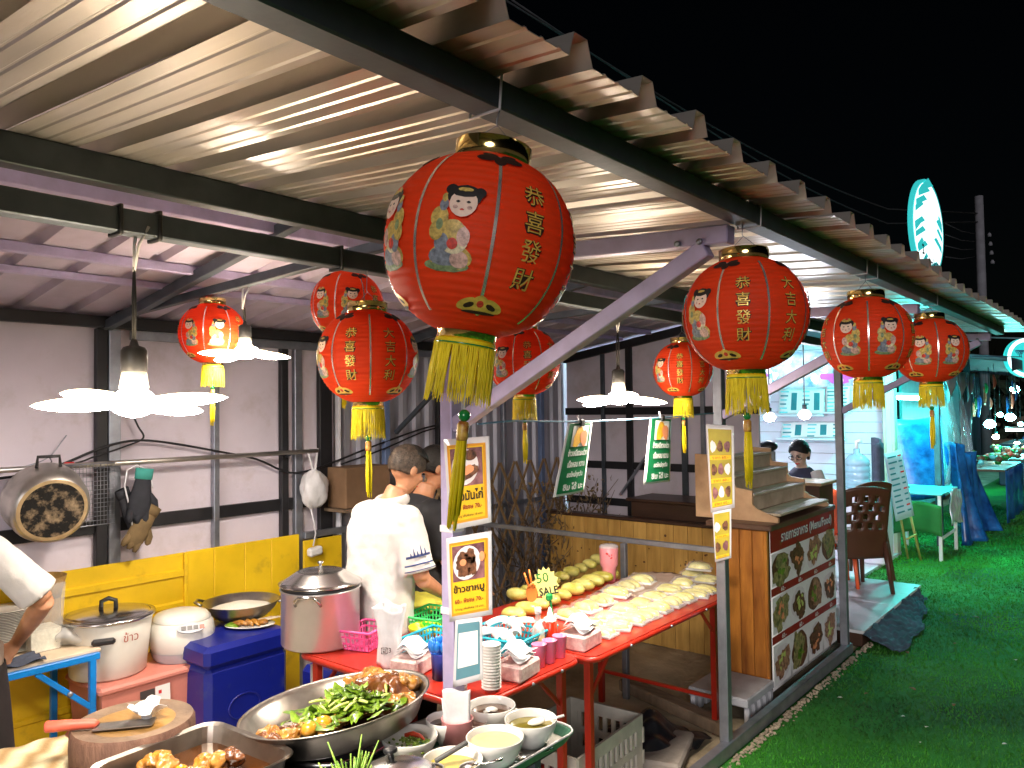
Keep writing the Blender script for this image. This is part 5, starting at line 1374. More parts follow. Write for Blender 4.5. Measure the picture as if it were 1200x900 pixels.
# blue cooler
mat('cooler_blue', (.005, .012, .20), .38, 0, .12, 3, coat=.2, grime=(10, (.05, .06, .18), .58, .75, .6))
y0, y1 = P(240, 800, X=-3.52).y, P(341, 800, X=-3.52).y
yc_ = (y0 + y1) / 2; wl2 = y1 - y0
t = thing('ice_cooler', 'dark blue plastic ice cooler box with embossed oval', 'cooler', (-3.75, yc_, 0))
CH = .655
def rgc(w_, l_, z): return [Vector((-3.75 + sx * w_ / 2, yc_ + sy * l_ / 2, z)) for sx, sy in ((-1, -1), (1, -1), (1, 1), (-1, 1))]
MB().box((-3.75, yc_, CH * .43), (.46, wl2 * .96, CH * .84), b=.03).build('cooler_body', 'cooler_blue', t)
MB().box((-3.75, yc_, CH - .055), (.48, wl2, .11), b=.025).build('cooler_lid', 'cooler_blue', t)
el = [(.085 * math.cos(a), .06 * math.sin(a)) for a in np.linspace(0, 2 * PI, 33)]
Mo = plane_M((-3.5195, yc_ - .03, .33), (0, 1, 0), (0, 0, 1))
MB().tube([Mo @ Vector((x, y, 0)) for x, y in el], .005, 6, False).build('embossed_oval', 'cooler_blue', t)
put_text(MB(), 'ICE', Mo, height=.035, z=.003).build('embossed_mark', 'cooler_blue', t) if False else None
# second blue box behind the table leg, with white label
t = thing('blue_bin', 'blue bin with a blank white label under the red table corner', 'bin', (-3.1, 2.55, 0))
MB().box((-3.15, 2.55, .26), (.34, .40, .52), b=.025).build('bin_body', 'cooler_blue', t)
q = P(371, 788, X=-2.977); m = MB(); rect(m, plane_M((-2.9775, q.y, q.z), (0, 1, 0), (0, 0, 1)), -.035, -.045, .035, .045, .002); m.build('blank_label', 'print_white', t)
# wok on the cooler
c = P(283, 722, X=-3.86); c.z = CH + .001
t = thing('wok', 'wide dark steel wok of pale food on the blue cooler lid', 'wok', c)
MB().lathe([(0, .004), (.09, .002), (.13, .02), (.175, .06), (.198, .10), (.202, .102), (.196, .102), (.17, .062), (.12, .028), (0, .012)], 44, c).build('wok_body', 'stainless_worn', t)
MB().lathe([(.163, .062), (.08, .085), (.0, .092)], 32, c).build('wok_food', 'rice_white', t)
for a in (.9, 4.0):
    d_ = Vector((math.cos(a), math.sin(a), 0)); s_ = Vector((-d_.y, d_.x, 0))
    MB().tube([c + d_ * .198 + s_ * .05 + Vector((0, 0, .095)), c + d_ * .235 + s_ * .03 + Vector((0, 0, .11)), c + d_ * .235 - s_ * .03 + Vector((0, 0, .11)), c + d_ * .198 - s_ * .05 + Vector((0, 0, .095))], .007, 8).build('wok_handle', 'stainless_worn', t)
c = P(293, 735, Z=CH); c = Vector((c.x, c.y, CH + .001))
t = thing('plate', 'oval white plate of grilled skewers on the cooler edge', 'plate', c)
MB().lathe([(0, .003), (.06, .002), (.11, .014), (.112, .017), (.06, .007), (0, .006)], 32, c, rotz(.8), sx=1.15, sy=.75).build('plate_dish', 'white_ceramic', t)
for k in range(5):
    m = MB(); lump(m, c + Vector((-.04 + .02 * k, -.05 + .025 * k, .024)), (.035, .016, .012), k + 7); tag(m.build('grilled_meat', 'meat', t))
    MB().tube([c + Vector((-.02 + .012 * k, -.02 + .02 * k, .026)), c + Vector((.02 + .012 * k, .12 + .012 * k, .034))], .0025, 5).build('skewer', 'board_cream', t)
m = MB(); lump(m, c + Vector((-.05, -.07, .018)), (.035, .03, .010), 77); m.build('garnish', 'leaf', t)

# ---------------------------------------------------------------- hanging rail at the rear wall and what hangs on it
XR = XW + .12
r0, r1 = P(-30, 556, X=XR), P(372, 531, X=XR)
hr = thing('hanging_rail', 'galvanised pipe rail along the grey partition for hanging pans', 'rail', (XR, 1.9, 1.5))
MB().tube([(XR, r0.y, 1.53), (XR, r1.y, 1.53)], .014, 10).build('pipe', 'aluminium', hr)
for y_ in (P(125, 545, X=XR).y, P(345, 535, X=XR).y): MB().tube([(XR, y_, 1.53), (XW + .04, y_, 1.50)], .008, 8).build('bracket', 'galv', hr)
# big pan hung bottom outward
mat('soot', (.012, .010, .008), .85, 0, .6, 18, col2=(.35, .26, .16), contrast=(.48, .72), bump=.5)
mat('burnt_rim', (.45, .33, .18), .5, .3, .3, 14)
c = P(62, 598, X=XR + .20); ctr = c
nrm = (CAM0 - c).normalized(); nrm = (nrm + Vector((0, 0, -.35)) + Vector((.0, .25, 0))).normalized()
s_, u_, f_ = frame(nrm); RB = Matrix((s_, u_, f_)).transposed()
t = thing('hanging_basin', 'large aluminium basin with burnt bottom hung on the pipe rail', 'basin', c)
MB().lathe([(.168, -.165), (.176, -.170), (.180, -.165), (.178, -.14), (.172, -.05), (.160, -.01), (.148, 0)], 44, c, RB).build('basin_wall', 'aluminium', t)
MB().lathe([(.148, 0), (.132, .002)], 44, c, RB).build('basin_edge', 'burnt_rim', t)
MB().lathe([(.132, .002), (.06, .002), (0, .002)], 44, c, RB).build('basin_bottom', 'soot', t)
hp = c + RB @ Vector((0, .17, -.12)); rp_ = P(58, 552, X=XR)
MB().tube([hp + RB @ Vector((-.05, 0, 0)), hp + RB @ Vector((-.045, .05, -.01)), hp + RB @ Vector((.045, .05, -.01)), hp + RB @ Vector((.05, 0, 0))], .008, 8).build('basin_handle', 'black_plastic', t)
MB().tube([hp + RB @ Vector((0, .05, -.01)), Vector((XR + .03, rp_.y, 1.56)), Vector((XR, rp_.y, 1.545)), Vector((XR - .016, rp_.y, 1.53))], .003, 6).build('hook', 'galv', t)
# wire rack
t = thing('wire_rack', 'square wire grill rack hanging on the pipe rail beside the basin', 'rack', (XR + .02, P(110, 560, X=XR).y, 1.2))
ya_, yb_ = P(76, 560, X=XR + .02).y, P(134, 560, X=XR + .02).y; za_, zb2 = P(105, 616, X=XR + .02).z, 1.535
for k in range(15): y_ = ya_ + (yb_ - ya_) * k / 14; MB().tube([(XR + .02, y_, za_), (XR + .02, y_ - .0, zb2)], .0014, 5).build('rack_wire', 'galv', t)
for k in range(15): z_ = za_ + (zb2 - za_) * k / 14; MB().tube([(XR + .0225, ya_, z_), (XR + .0225, yb_, z_)], .0014 if 0 < k < 14 else .003, 5).build('rack_wire', 'galv', t)
# gloves
mat('glove_black', (.02, .022, .03), .8, 0, .3, 12); mat('glove_teal', (.05, .30, .26), .8); mat('glove_brown', (.15, .10, .045), .85, 0, .3, 10)
def mitten(name, label, c, rot, s_, m, cuff=None):
    t = thing(name, label, 'glove', c); c = Vector(c)
    R = Matrix.Rotation(rot, 3, 'X')
    def q(x, y, z): return c + R @ Vector((x * s_, y * s_, z * s_))
    body = MB(); body.tube([q(0, 0, .09), q(0, 0, .04), q(0, .0, -.02), q(0, 0, -.07), q(0, 0, -.10), q(0, 0, -.115)], [.034 * s_, .042 * s_, .055 * s_, .052 * s_, .036 * s_, .012 * s_], 14, flat=.5, up=(1, 0, 0))
    body.build('glove_palm', m, t)
    MB().tube([q(0, .035, .0), q(.0, .065, -.025), q(0, .075, -.055), q(0, .074, -.066)], [.022 * s_, .020 * s_, .017 * s_, .006 * s_], 10, flat=.7, up=(1, 0, 0)).build('glove_thumb', m, t)
    for k in range(3): MB().tube([q(.0, -.032 + .03 * k, -.06), q(.006, -.038 + .034 * k, -.10), q(.006, -.038 + .036 * k, -.125)], [.019 * s_, .018 * s_, .010 * s_], 8, up=(1, 0, 0)).build('glove_finger', m, t)
    MB().lathe([(.030 * s_, 0), (.040 * s_, 0), (.042 * s_, .05 * s_), (.032 * s_, .05 * s_)], 14, q(0, 0, .075), R, sx=.5).build('glove_cuff', cuff or m, t)
    return t
mitten('work_glove', 'black work glove with teal cuff hanging from the pipe rail', P(165, 581, X=XR + .03), -.15, 1.15, 'glove_black', 'glove_teal')
mitten('work_glove', 'small black glove tucked behind the teal cuffed one', P(152, 596, X=XR), .4, .9, 'glove_black')
mitten('work_glove', 'brown cloth glove hanging lowest below the black gloves', P(166, 618, X=XR + .03), -.6, 1.0, 'glove_brown')
q = P(163, 548, X=XR)
tag(MB().tube([(XR, q.y, 1.515), (XR + .01, q.y + .01, 1.46), (XR + .02, q.y, 1.40)], .002, 5).build('glove_string', 'wire_black'), 'short dark string tying the work gloves to the pipe rail', 'string')
q0 = [P(*p, X=XR + .03) for p in ((155, 617), (152, 595), (146, 570), (149, 551), (160, 545), (172, 550), (178, 566), (179, 572))]
tag(MB().tube(q0, .004, 6).build('charger_cord', 'wire_white'), 'white cord looped around the black work gloves', 'cord')
# plastic bag knotted on the rail end and adapter
c = P(368, 573, X=XR)
t = crumple('hanging_bag', 'translucent plastic bag knotted to the end of the pipe rail', 'bag', c, (.065, .095, .12), 'bag_white', 14, knot=True, amp=.18)
MB().tube([c + Vector((0, 0, .09)), c + Vector((0, .01, .13)), Vector((XR, c.y + .03, 1.545))], [.016, .008, .006], 8).tube([c + Vector((0, 0, .09)), c + Vector((0, -.01, .13)), Vector((XR, c.y - .05, 1.545))], [.016, .008, .005], 8).build('bag_tie', 'bag_white', t)
q0 = [P(*p, X=XR) for p in ((364, 595), (368, 612), (370, 625), (367, 640))]
t = thing('power_adapter', 'white plug adapter dangling on its cord below the plastic bag', 'adapter', q0[-1])
MB().tube(q0, .005, 6).build('adapter_cord', 'wire_white', t)
MB().box(P(369, 646, X=XR), (.05, .10, .055), Matrix.Rotation(.1, 3, 'X'), .012).build('adapter_body', 'white_plastic', t)
# cables on the wall
def cable(pxs, x, r, label, m='wire_black'):
    pts = [P(*p, X=x) for p in pxs]; out = []
    for i in range(len(pts) - 1):
        for k in range(5):
            t_ = k / 5; p0, p1, p2, p3 = pts[max(i - 1, 0)], pts[i], pts[i + 1], pts[min(i + 2, len(pts) - 1)]
            out.append(.5 * ((2 * p1) + (p2 - p0) * t_ + (2 * p0 - 5 * p1 + 4 * p2 - p3) * t_ ** 2 + (3 * p1 - p0 - 3 * p2 + p3) * t_ ** 3))
    tag(MB().tube(out + [pts[-1]], r, 6).build('power_cable', m), label, 'cable')
cable([(-20, 563), (30, 556), (70, 545), (111, 528), (140, 519), (168, 516), (205, 520), (250, 528), (300, 538), (335, 553), (360, 552), (395, 540), (440, 522), (500, 501), (530, 497)], XW + .055, .007, 'thick black cable sagging along the grey partition to the corrugated wall')
cable([(60, 550), (95, 541), (111, 535), (150, 522), (168, 513), (162, 500), (155, 485)], XW + .07, .005, 'thin black cable branching upward near the petal lamp')
cable([(-10, 556), (35, 545), (58, 535), (72, 518), (78, 510)], XW + .02, .003, 'hair thin grey wire curling up the first wall panel', 'galv')
cable([(400, 544), (450, 526), (505, 503), (545, 500)], XW + .075, .006, 'second black cable running along the corrugated wall behind the man')
q = P(81, 545, X=XW + .07)
tag(MB().box(q, (.02, .05, .03), b=.006).build('cable_clip', 'print_red'), 'small red clip on the cable above the wire rack', 'clip')
# cardboard box behind the man
mat('cardboard', (.22, .13, .07), .85, 0, .2, 5)
t = thing('wall_shelf', 'dark brown wooden shelf box fixed to the wall behind the man in white', 'shelf', (XW + .2, P(418, 580, X=XW + .2).y, 1.2))
ya_, yb_ = P(393, 570, X=XW + .12).y, P(445, 570, X=XW + .12).y; za_ = P(418, 592, X=XW + .12).z; zb2 = P(418, 546, X=XW + .12).z
MB().box((XW + .12, (ya_ + yb_) / 2, (za_ + zb2) / 2), (.22, yb_ - ya_, zb2 - za_), b=.004).build('shelf_box', 'cardboard', t)
MB().box((XW + .12, (ya_ + yb_) / 2, za_ - .012), (.26, yb_ - ya_ + .06, .02), b=.003).build('shelf_board', 'old_wood', t)

# ---------------------------------------------------------------- folding trellis of cane
mat('cane', (.28, .18, .09), .7, 0, .3, 12, stretch=(4, 4, 1))
XT = XW + .30
t = thing('cane_trellis', 'weathered folding cane trellis leaning at the corrugated wall', 'trellis', (XT, 4.9, 0))
ya_, yb_ = P(478, 600, X=XT).y, P(652, 600, X=XT).y
n = 9; hh = 1.36; stp = (yb_ - ya_) / n
for k in range(-2, n + 1):
    for sg in (1, -1):
        a0 = ya_ + (k + (0 if sg > 0 else 2)) * stp; b0 = a0 + sg * 2 * stp
        MB().bar((XT + .006 * sg, max(ya_ - .1, min(yb_ + .1, a0)), .03), (XT + .006 * sg + .01, max(ya_ - .1, min(yb_ + .1, b0)), .70), .024, .010, up=(1, 0, 0), b=.002).build('cane_slat', 'cane', t)
        MB().bar((XT + .006 * sg + .01, max(ya_ - .1, min(yb_ + .1, b0)), .68), (XT + .006 * sg + .02, max(ya_ - .1, min(yb_ + .1, a0)), hh), .024, .010, up=(1, 0, 0), b=.002).build('cane_slat', 'cane', t)
mat('dry_twig', (.16, .11, .07), .85, 0, .3, 10)
m = MB(); rd = random.Random(77)
for k in range(150):
    y_ = P(rd.uniform(565, 690), 600, X=XT + .1).y + rd.uniform(0, .3); p0 = Vector((XT + .08 + rd.uniform(0, .2), y_, rd.uniform(.05, .9))); d_ = Vector((rd.uniform(-.3, .3), rd.uniform(-.8, .8), rd.uniform(.2, 1))).normalized()
    m.tube([p0, p0 + d_ * .15 + Vector((0, rd.uniform(-.03, .03), 0)), p0 + d_ * rd.uniform(.25, .45)], [.005, .004, .002], 5)
tag(m.build('dry_twigs', 'dry_twig'), 'tangle of dry brown twigs behind the wooden panelling', 'twigs', kind='stuff')
mat('dry_leaf', (.14, .09, .04), .8, 0, .5, 10, col2=(.30, .20, .10))
m = MB()
for k in range(900):
    y_ = 4.75 + rd.gauss(.45, .35); p0 = Vector((XT + .12 + rd.uniform(0, .22), min(5.8, y_), rd.uniform(.05, 1.22))); R = Euler((rd.uniform(0, 6), rd.uniform(0, 6), rd.uniform(0, 6))).to_matrix(); L = rd.uniform(.015, .035)
    m.add([p0 + R @ Vector(v) for v in ((-L, 0, 0), (0, -L * .4, .004), (L, 0, 0), (0, L * .4, .004))], [(0, 1, 2, 3)])
tag(m.build('dry_leaves', 'dry_leaf'), 'dry leaves caught in the twigs by the end wall', 'leaves', kind='stuff')

# ---------------------------------------------------------------- pine panelling and dark box behind the mango table
mat('pine', (.50, .27, .06), .5, 0, .22, 3, stretch=(6, 6, .8), col2=(.66, .40, .11), bump=.1, coat=.2)
mat('pine_knot', (.09, .035, .01), .6); mat('wood_dark', (.05, .022, .012), .5, 0, .3, 5, stretch=(1, 6, 6), coat=.2)
YB = 5.19
xa, xb = P(646, 680, Y=YB).x, P(842, 690, Y=YB).x
t = thing('pine_panelling', 'knotty pine board bar front with dark top rail behind the mango table', 'panel', ((xa + xb) / 2, YB, 0))
n = 13; zt = .915
for k in range(n):
    x0 = xa + (xb - xa) * k / n; x1 = xa + (xb - xa) * (k + 1) / n
    pb = MB().box(((x0 + x1) / 2, YB + random.uniform(-.0015, .0015), zt / 2 + .004), (x1 - x0 - .003, .02, zt - .008), b=.003).build('board', 'pine', t)
    for j in range(random.randint(5, 9)):
        m = MB(); disc(m, plane_M((random.uniform(x0 + .015, x1 - .015), YB - .0125, random.uniform(.05, zt - .05)), (1, 0, 0), (0, 0, 1)), 0, 0, random.uniform(.004, .011), random.uniform(.004, .014), 0, 10)
        m.build('knot', 'pine_knot', pb)
MB().box(((xa + xb) / 2, YB + .02, zt + .012), (xb - xa + .06, .10, .025), b=.004).build('top_rail', 'wood_dark', t)
x0, x1 = P(737, 590, Y=5.35).x, P(868, 590, Y=5.35).x
t = thing('dark_bench', 'dark brown wooden box bench standing behind the pine boards', 'bench', ((x0 + x1) / 2, 5.55, 0))
MB().box(((x0 + x1) / 2, 5.56, .52), (x1 - x0, .36, 1.04), b=.006).build('bench_body', 'wood_dark', t)
MB().box(((x0 + x1) / 2, 5.55, 1.052), (x1 - x0 + .05, .42, .022), b=.004).build('bench_top', 'wood_dark', t)

# ---------------------------------------------------------------- wooden counter with the picture menu, step stand
mat('wood_amber', (.30, .085, .014), .45, 0, .4, 2.5, stretch=(5, 5, .7), col2=(.52, .20, .03), bump=.1, coat=.25)
mat('wood_top', (.11, .055, .035), .5, 0, .3, 4, coat=.2)
XC, YC0, YC1 = -1.80, 4.59, 5.74
ct = thing('bar_counter', 'reddish wooden bar counter with a picture menu on its front', 'counter', (-2.05, 5.16, 0))
XB = -2.13
MB().box(((XC + XB) / 2 - .004, (YC0 + YC1) / 2 + .006, .53), (XC - XB - .016, YC1 - YC0 - .02, .98), b=.003).build('counter_core', 'wood_dark', ct)
n = 4
for k in range(n):
    x0 = XB + (XC - XB - .004) * k / n; x1 = XB + (XC - XB - .004) * (k + 1) / n
    MB().box(((x0 + x1) / 2, YC0 - .004, .535), (x1 - x0 - .003, .022, .99), b=.004).build('side_board', 'wood_amber', ct)
MB().box(((XC + XB) / 2, (YC0 + YC1) / 2, 1.05), (XC - XB + .09, YC1 - YC0 + .08, .035), b=.006).build('counter_top', 'wood_top', ct)
MB().box((XC - .0, YC0 - .01, .535), (.022, .030, .99), b=.004).build('corner_post', 'wood_amber', ct)
# menu poster on the front
mat('menu_red', (.28, .012, .012), .45, 0, .08); mat('menu_white', (.80, .80, .80), .4, 0, .04)
mt = thing('menu_poster', 'large picture menu poster with red bands on the counter front', 'poster', (XC + .01, (YC0 + YC1) / 2, .10))
y0_, y1_ = YC0 + .02, YC1 + .10
B = Bil((XC + .012, y0_, .07), (XC + .012, y1_, .07), (XC + .012, y0_, 1.025), (XC + .012, y1_, 1.025))
card(B, 'poster_sheet', 'menu_white', mt, .003)
for (a, b_) in ((.86, 1.0), (.585, .635), (.285, .335)): brect(MB(), B, 0, a, 1, b_, .0025).build('red_band', 'menu_red', mt)
put_text(MB(), 'รายการอาหาร (Menu/Food)', B, width=.80, height=.085, x=.54, y=.93, z=.0045, bold=.05).build('title_shadow', 'card_blue', mt)
put_text(MB(), 'รายการอาหาร (Menu/Food)', B, width=.80, height=.08, x=.54, y=.932, z=.006, bold=.015).build('title_lettering', 'print_white', mt)
foods = ['print_food_green', 'print_food_dark', 'print_food', 'print_food_green', 'print_food_green', 'print_food_dark', 'print_food', 'print_food_dark', 'print_food', 'print_food_green', 'print_food_dark', 'print_food']
rd = random.Random(5)
for r_, (a, b_) in enumerate(((.645, .85), (.345, .575), (.02, .275))):
    for k in range(4):
        xc, yc = .125 + .25 * k, (a + b_) / 2
        m = MB(); m.cur = 0; brect(m, B, .012 + .25 * k, a, .238 + .25 * k, b_, .0035); m.cur = 1; bdisc(m, B, xc, yc, .116, (b_ - a) * (.47, .40, .45)[(k + r_) % 3], .005, rot=(.2, -.4, .6, 0)[k], n=26, wob=.04)
        m.cur = 2
        for j in range(6): bdisc(m, B, xc + rd.uniform(-.045, .045), yc + rd.uniform(-.05, .05), rd.uniform(.045, .075), rd.uniform(.05, .085), .006 + j * .0003, rot=rd.uniform(0, 3), wob=.2)
        m.cur = 3
        for j in range(5): bdisc(m, B, xc + rd.uniform(-.05, .05), yc + rd.uniform(-.05, .05), rd.uniform(.008, .022), rd.uniform(.01, .03), .0085 + j * .0002, rot=rd.uniform(0, 3), wob=.2, n=12)
        m.build('dish_photo', ['menu_white', 'print_plate' if (r_ + k) % 3 else 'print_food_dark', foods[r_ * 4 + k], ['leaf', 'print_orange', 'stem_pale'][(k + r_) % 3]], mt)
        if r_ < 2: put_text(MB(), '60.-', B, width=.06, height=.03, x=xc + .03, y=(.61, .31)[r_], z=.005, bold=.02).build('price_lettering', 'print_white', mt)
# step stand
mat('wood_step', (.52, .30, .15), .6, 0, .3, 4, col2=(.72, .47, .27), bump=.15); mat('wood_tread', (.46, .36, .24), .6, 0, .25, 5, stretch=(5, 1, 1), col2=(.62, .52, .38))
stt = thing('step_stand', 'wooden four step display stand on the bar counter', 'display stand', (-2.0, 5.1, 1.0675))
ZC = 1.0685; Ya, Yb = 4.68, 5.62
xs = [-1.76, -1.92, -2.04, -2.16, -2.30]; hs = [.075, .19, .30, .40]
out = [(xs[0], 0), (xs[0], .03)]
out = [(xs[0], 0), (xs[0], .028), (xs[1] + .03, .075), (xs[1], .10), (xs[1], .185), (xs[2] + .02, .20), (xs[2], .22), (xs[2], .295), (xs[3] + .01, .305), (xs[3], .33), (xs[3], .40), (xs[4], .405), (xs[4], 0)]
for y_ in (Ya, Yb):
    MB().prism(out, .022, plane_M((0, y_ + .022, ZC), (1, 0, 0), (0, 0, 1))).build('stringer', 'wood_step', stt)
for k in range(4):
    z_ = (.045, .155, .265, .365)[k]
    MB().box(((xs[k] + xs[k + 1]) / 2 - .0, (Ya + Yb) / 2 + .012, ZC + z_), (abs(xs[k] - xs[k + 1]) + .015, Yb - Ya - .022, .016), b=.003).build('tread', 'wood_tread', stt)
    if k: MB().box((xs[k] - .008, (Ya + Yb) / 2 + .012, ZC + z_ - .055), (.012, Yb - Ya - .03, .088), b=.002).build('riser', 'wood_tread', stt)
# ---------------------------------------------------------------- people
mat('skin', (.46, .22, .12), .48, 0, .14, 14, sss=.08, bump=.12, bscale=140, grime=(30, (.34, .13, .07), .58, .8, .4)); mat('skin_pale', (.60, .38, .28), .5, 0, .08, 10, sss=.08)
mat('shirt_white', (.58, .56, .54), .85, 0, .06, 6, bump=.35, bscale=22, grime=(6, (.44, .40, .36), .55, .8, .5)); mat('shirt_black', (.02, .02, .024), .8, 0, .2, 8, bump=.15, bscale=25)
mat('hair_black', (.012, .010, .009), .55, 0, .4, 60, bump=.5, bscale=120); mat('hair_grey', (.02, .015, .012), .6, 0, .6, 50, col2=(.10, .07, .05), bump=.4, bscale=140)
mat('trousers', (.04, .04, .05), .85, 0, .2, 8, bump=.2); mat('apron_black', (.018, .014, .014), .7, 0, .3, 6, bump=.3, bscale=14); mat('shorts_beige', (.42, .34, .28), .85, 0, .1, 8)
mat('print_navy', (.03, .05, .16), .7); mat('vest_dark', (.04, .04, .07), .8)
def skinned(mb, name, m, parent, vox=.009, it=8, fold=0.):
    o = mb.build(name, m, parent)
    r = o.modifiers.new('skin', 'REMESH'); r.mode = 'VOXEL'; r.voxel_size = vox; r.use_smooth_shade = True
    s = o.modifiers.new('smooth', 'SMOOTH'); s.factor = .5; s.iterations = it
    if fold:
        tx = bpy.data.textures.get('folds') or bpy.data.textures.new('folds', 'CLOUDS'); tx.noise_scale = .13; tx.noise_depth = 2
        dm = o.modifiers.new('folds', 'DISPLACE'); dm.texture = tx; dm.strength = fold; dm.mid_level = .5; dm.texture_coords = 'GLOBAL'
    return o
def hand(mb, wrist, d, palm_n, side, L=.17, curl=.35):
    """palm, four unequal fingers with bends and a thumb leaving the side of the palm"""
    d = Vector(d).normalized(); n = Vector(palm_n).normalized(); s = d.cross(n).normalized() * side; w = Vector(wrist)
    mb.tube([w, w + d * .04, w + d * .085], [.024, .036, .036], 10, flat=.5, up=n)
    for k, (o, l) in enumerate(((-.030, .062), (-.010, .075), (.010, .080), (.029, .070))):
        b = w + d * .08 + s * o
        p1 = b + d * l * .45 + s * o * .25 - n * l * .10 * curl; p2 = p1 + d * l * .30 - n * l * .28 * curl; p3 = p2 + d * l * .22 - n * l * .34 * curl
        mb.tube([b, p1, p2, p3], [.0098, .0094, .0086, .0062], 8)
    b = w + d * .03 + s * .026
    mb.tube([b, b + d * .028 + s * .026 - n * .01, b + d * .058 + s * .034 - n * .018], [.013, .011, .0075], 8)
def head(mb, c, f, up, r=.1):
    """skull, jaw, nose, ears; f = facing"""
    f = Vector(f).normalized(); up = Vector(up); up = (up - up.dot(f) * f).normalized(); s = f.cross(up); R = Matrix((s, f, up)).transposed(); c = Vector(c)
    mb.ball(c + R @ Vector((0, -.008, .025)), (.076, .094, .092), 16, 12, R=R)
    mb.ball(c + R @ Vector((0, .028, -.035)), (.058, .062, .078), 14, 10, R=R)
    mb.ball(c + R @ Vector((0, .052, -.088)), (.030, .026, .024), 10, 8, R=R)
    mb.tube([c + R @ Vector((0, .086, .020)), c + R @ Vector((0, .104, -.018)), c + R @ Vector((0, .094, -.030))], [.010, .016, .012], 8)
    for e in (-1, 1):
        mb.ball(c + R @ Vector((.078 * e, -.010, -.008)), (.012, .022, .034), 10, 8, R=R)
        mb.ball(c + R @ Vector((.040 * e, .072, -.022)), (.022, .018, .020), 8, 6, R=R)
    return R
def face(c, R, parent):
    c = Vector(c); m = MB()
    for e in (-1, 1):
        MB().ball(c + R @ Vector((.032 * e, .086, .012)), (.012, .006, .006), 8, 6, R=R).build('eye', 'print_black', parent)
        MB().tube([c + R @ Vector((.016 * e, .092, .030)), c + R @ Vector((.034 * e, .090, .036)), c + R @ Vector((.052 * e, .076, .030))], [.003, .004, .002], 6).build('eyebrow', 'hair_black', parent)
    MB().tube([c + R @ Vector((-.022, .084, -.056)), c + R @ Vector((0, .092, -.055)), c + R @ Vector((.022, .084, -.056))], [.003, .006, .003], 6).build('mouth', 'doll_red', parent)
def hair_cap(c, R, m, parent, cover=.62, thick=.006, back=.0, name='hair', strands=2600, slen=.016):
    c = Vector(c); mb = MB(); n, k_ = 28, 14; vs = []
    for i in range(k_ + 1):
        for j in range(n):
            a = 2 * PI * j / n; fr = max(0, math.sin(a))                 # +y = face
            lim = PI * (cover - .26 * fr ** 1.5 + .05 * (math.sin(a) < -.2)); th = lim * i / k_
            q = 1 + .012 * math.sin(17 * a + 5 * th) + .008 * math.sin(29 * a)
            vs.append(c + R @ Vector(((.076 + thick) * math.sin(th) * math.cos(a) * q, -.008 + (.094 + thick) * math.sin(th) * math.sin(a) * q - back * th * .02, .025 + (.092 + thick) * math.cos(th) * q)))
    mb.add(vs, [(i * n + j, (i + 1) * n + j, (i + 1) * n + (j + 1) % n, i * n + (j + 1) % n) for i in range(k_) for j in range(n)], True)
    o = mb.build(name, m, parent, solid=.006)
    rd = random.Random(3); st = MB()
    for q_i in range(strands):                   # single hairs lying over the cap
        i = int(rd.random() ** .6 * (k_ - 1)); j = rd.randrange(n); p0 = Vector(vs[i * n + j]); p1 = Vector(vs[min(i + 1, k_) * n + j]); pj = Vector(vs[i * n + (j + 1) % n])
        p0 = p0.lerp(pj, rd.random()); nrm_ = (p0 - c).normalized(); d_ = (p1 - Vector(vs[i * n + j])).normalized() + nrm_ * rd.uniform(.1, .7) + Vector((rd.uniform(-.5, .5), rd.uniform(-.5, .5), rd.uniform(-.3, .2)))
        d_.normalize(); w_ = d_.cross(nrm_).normalized() * .0009; L = rd.uniform(.6, 1.3) * slen; p0 = p0 + nrm_ * .002
        st.add([p0 - w_, p0 + w_, p0 + d_ * L + nrm_ * -.1 * L], [(0, 1, 2)])
    tag(st.build('hair_strands', m, o), kind='stuff')
    return o
def torso(mb, hip, sh, neck, wh, ws, th):
    hip, sh = Vector(hip), Vector(sh)
    return hip, sh

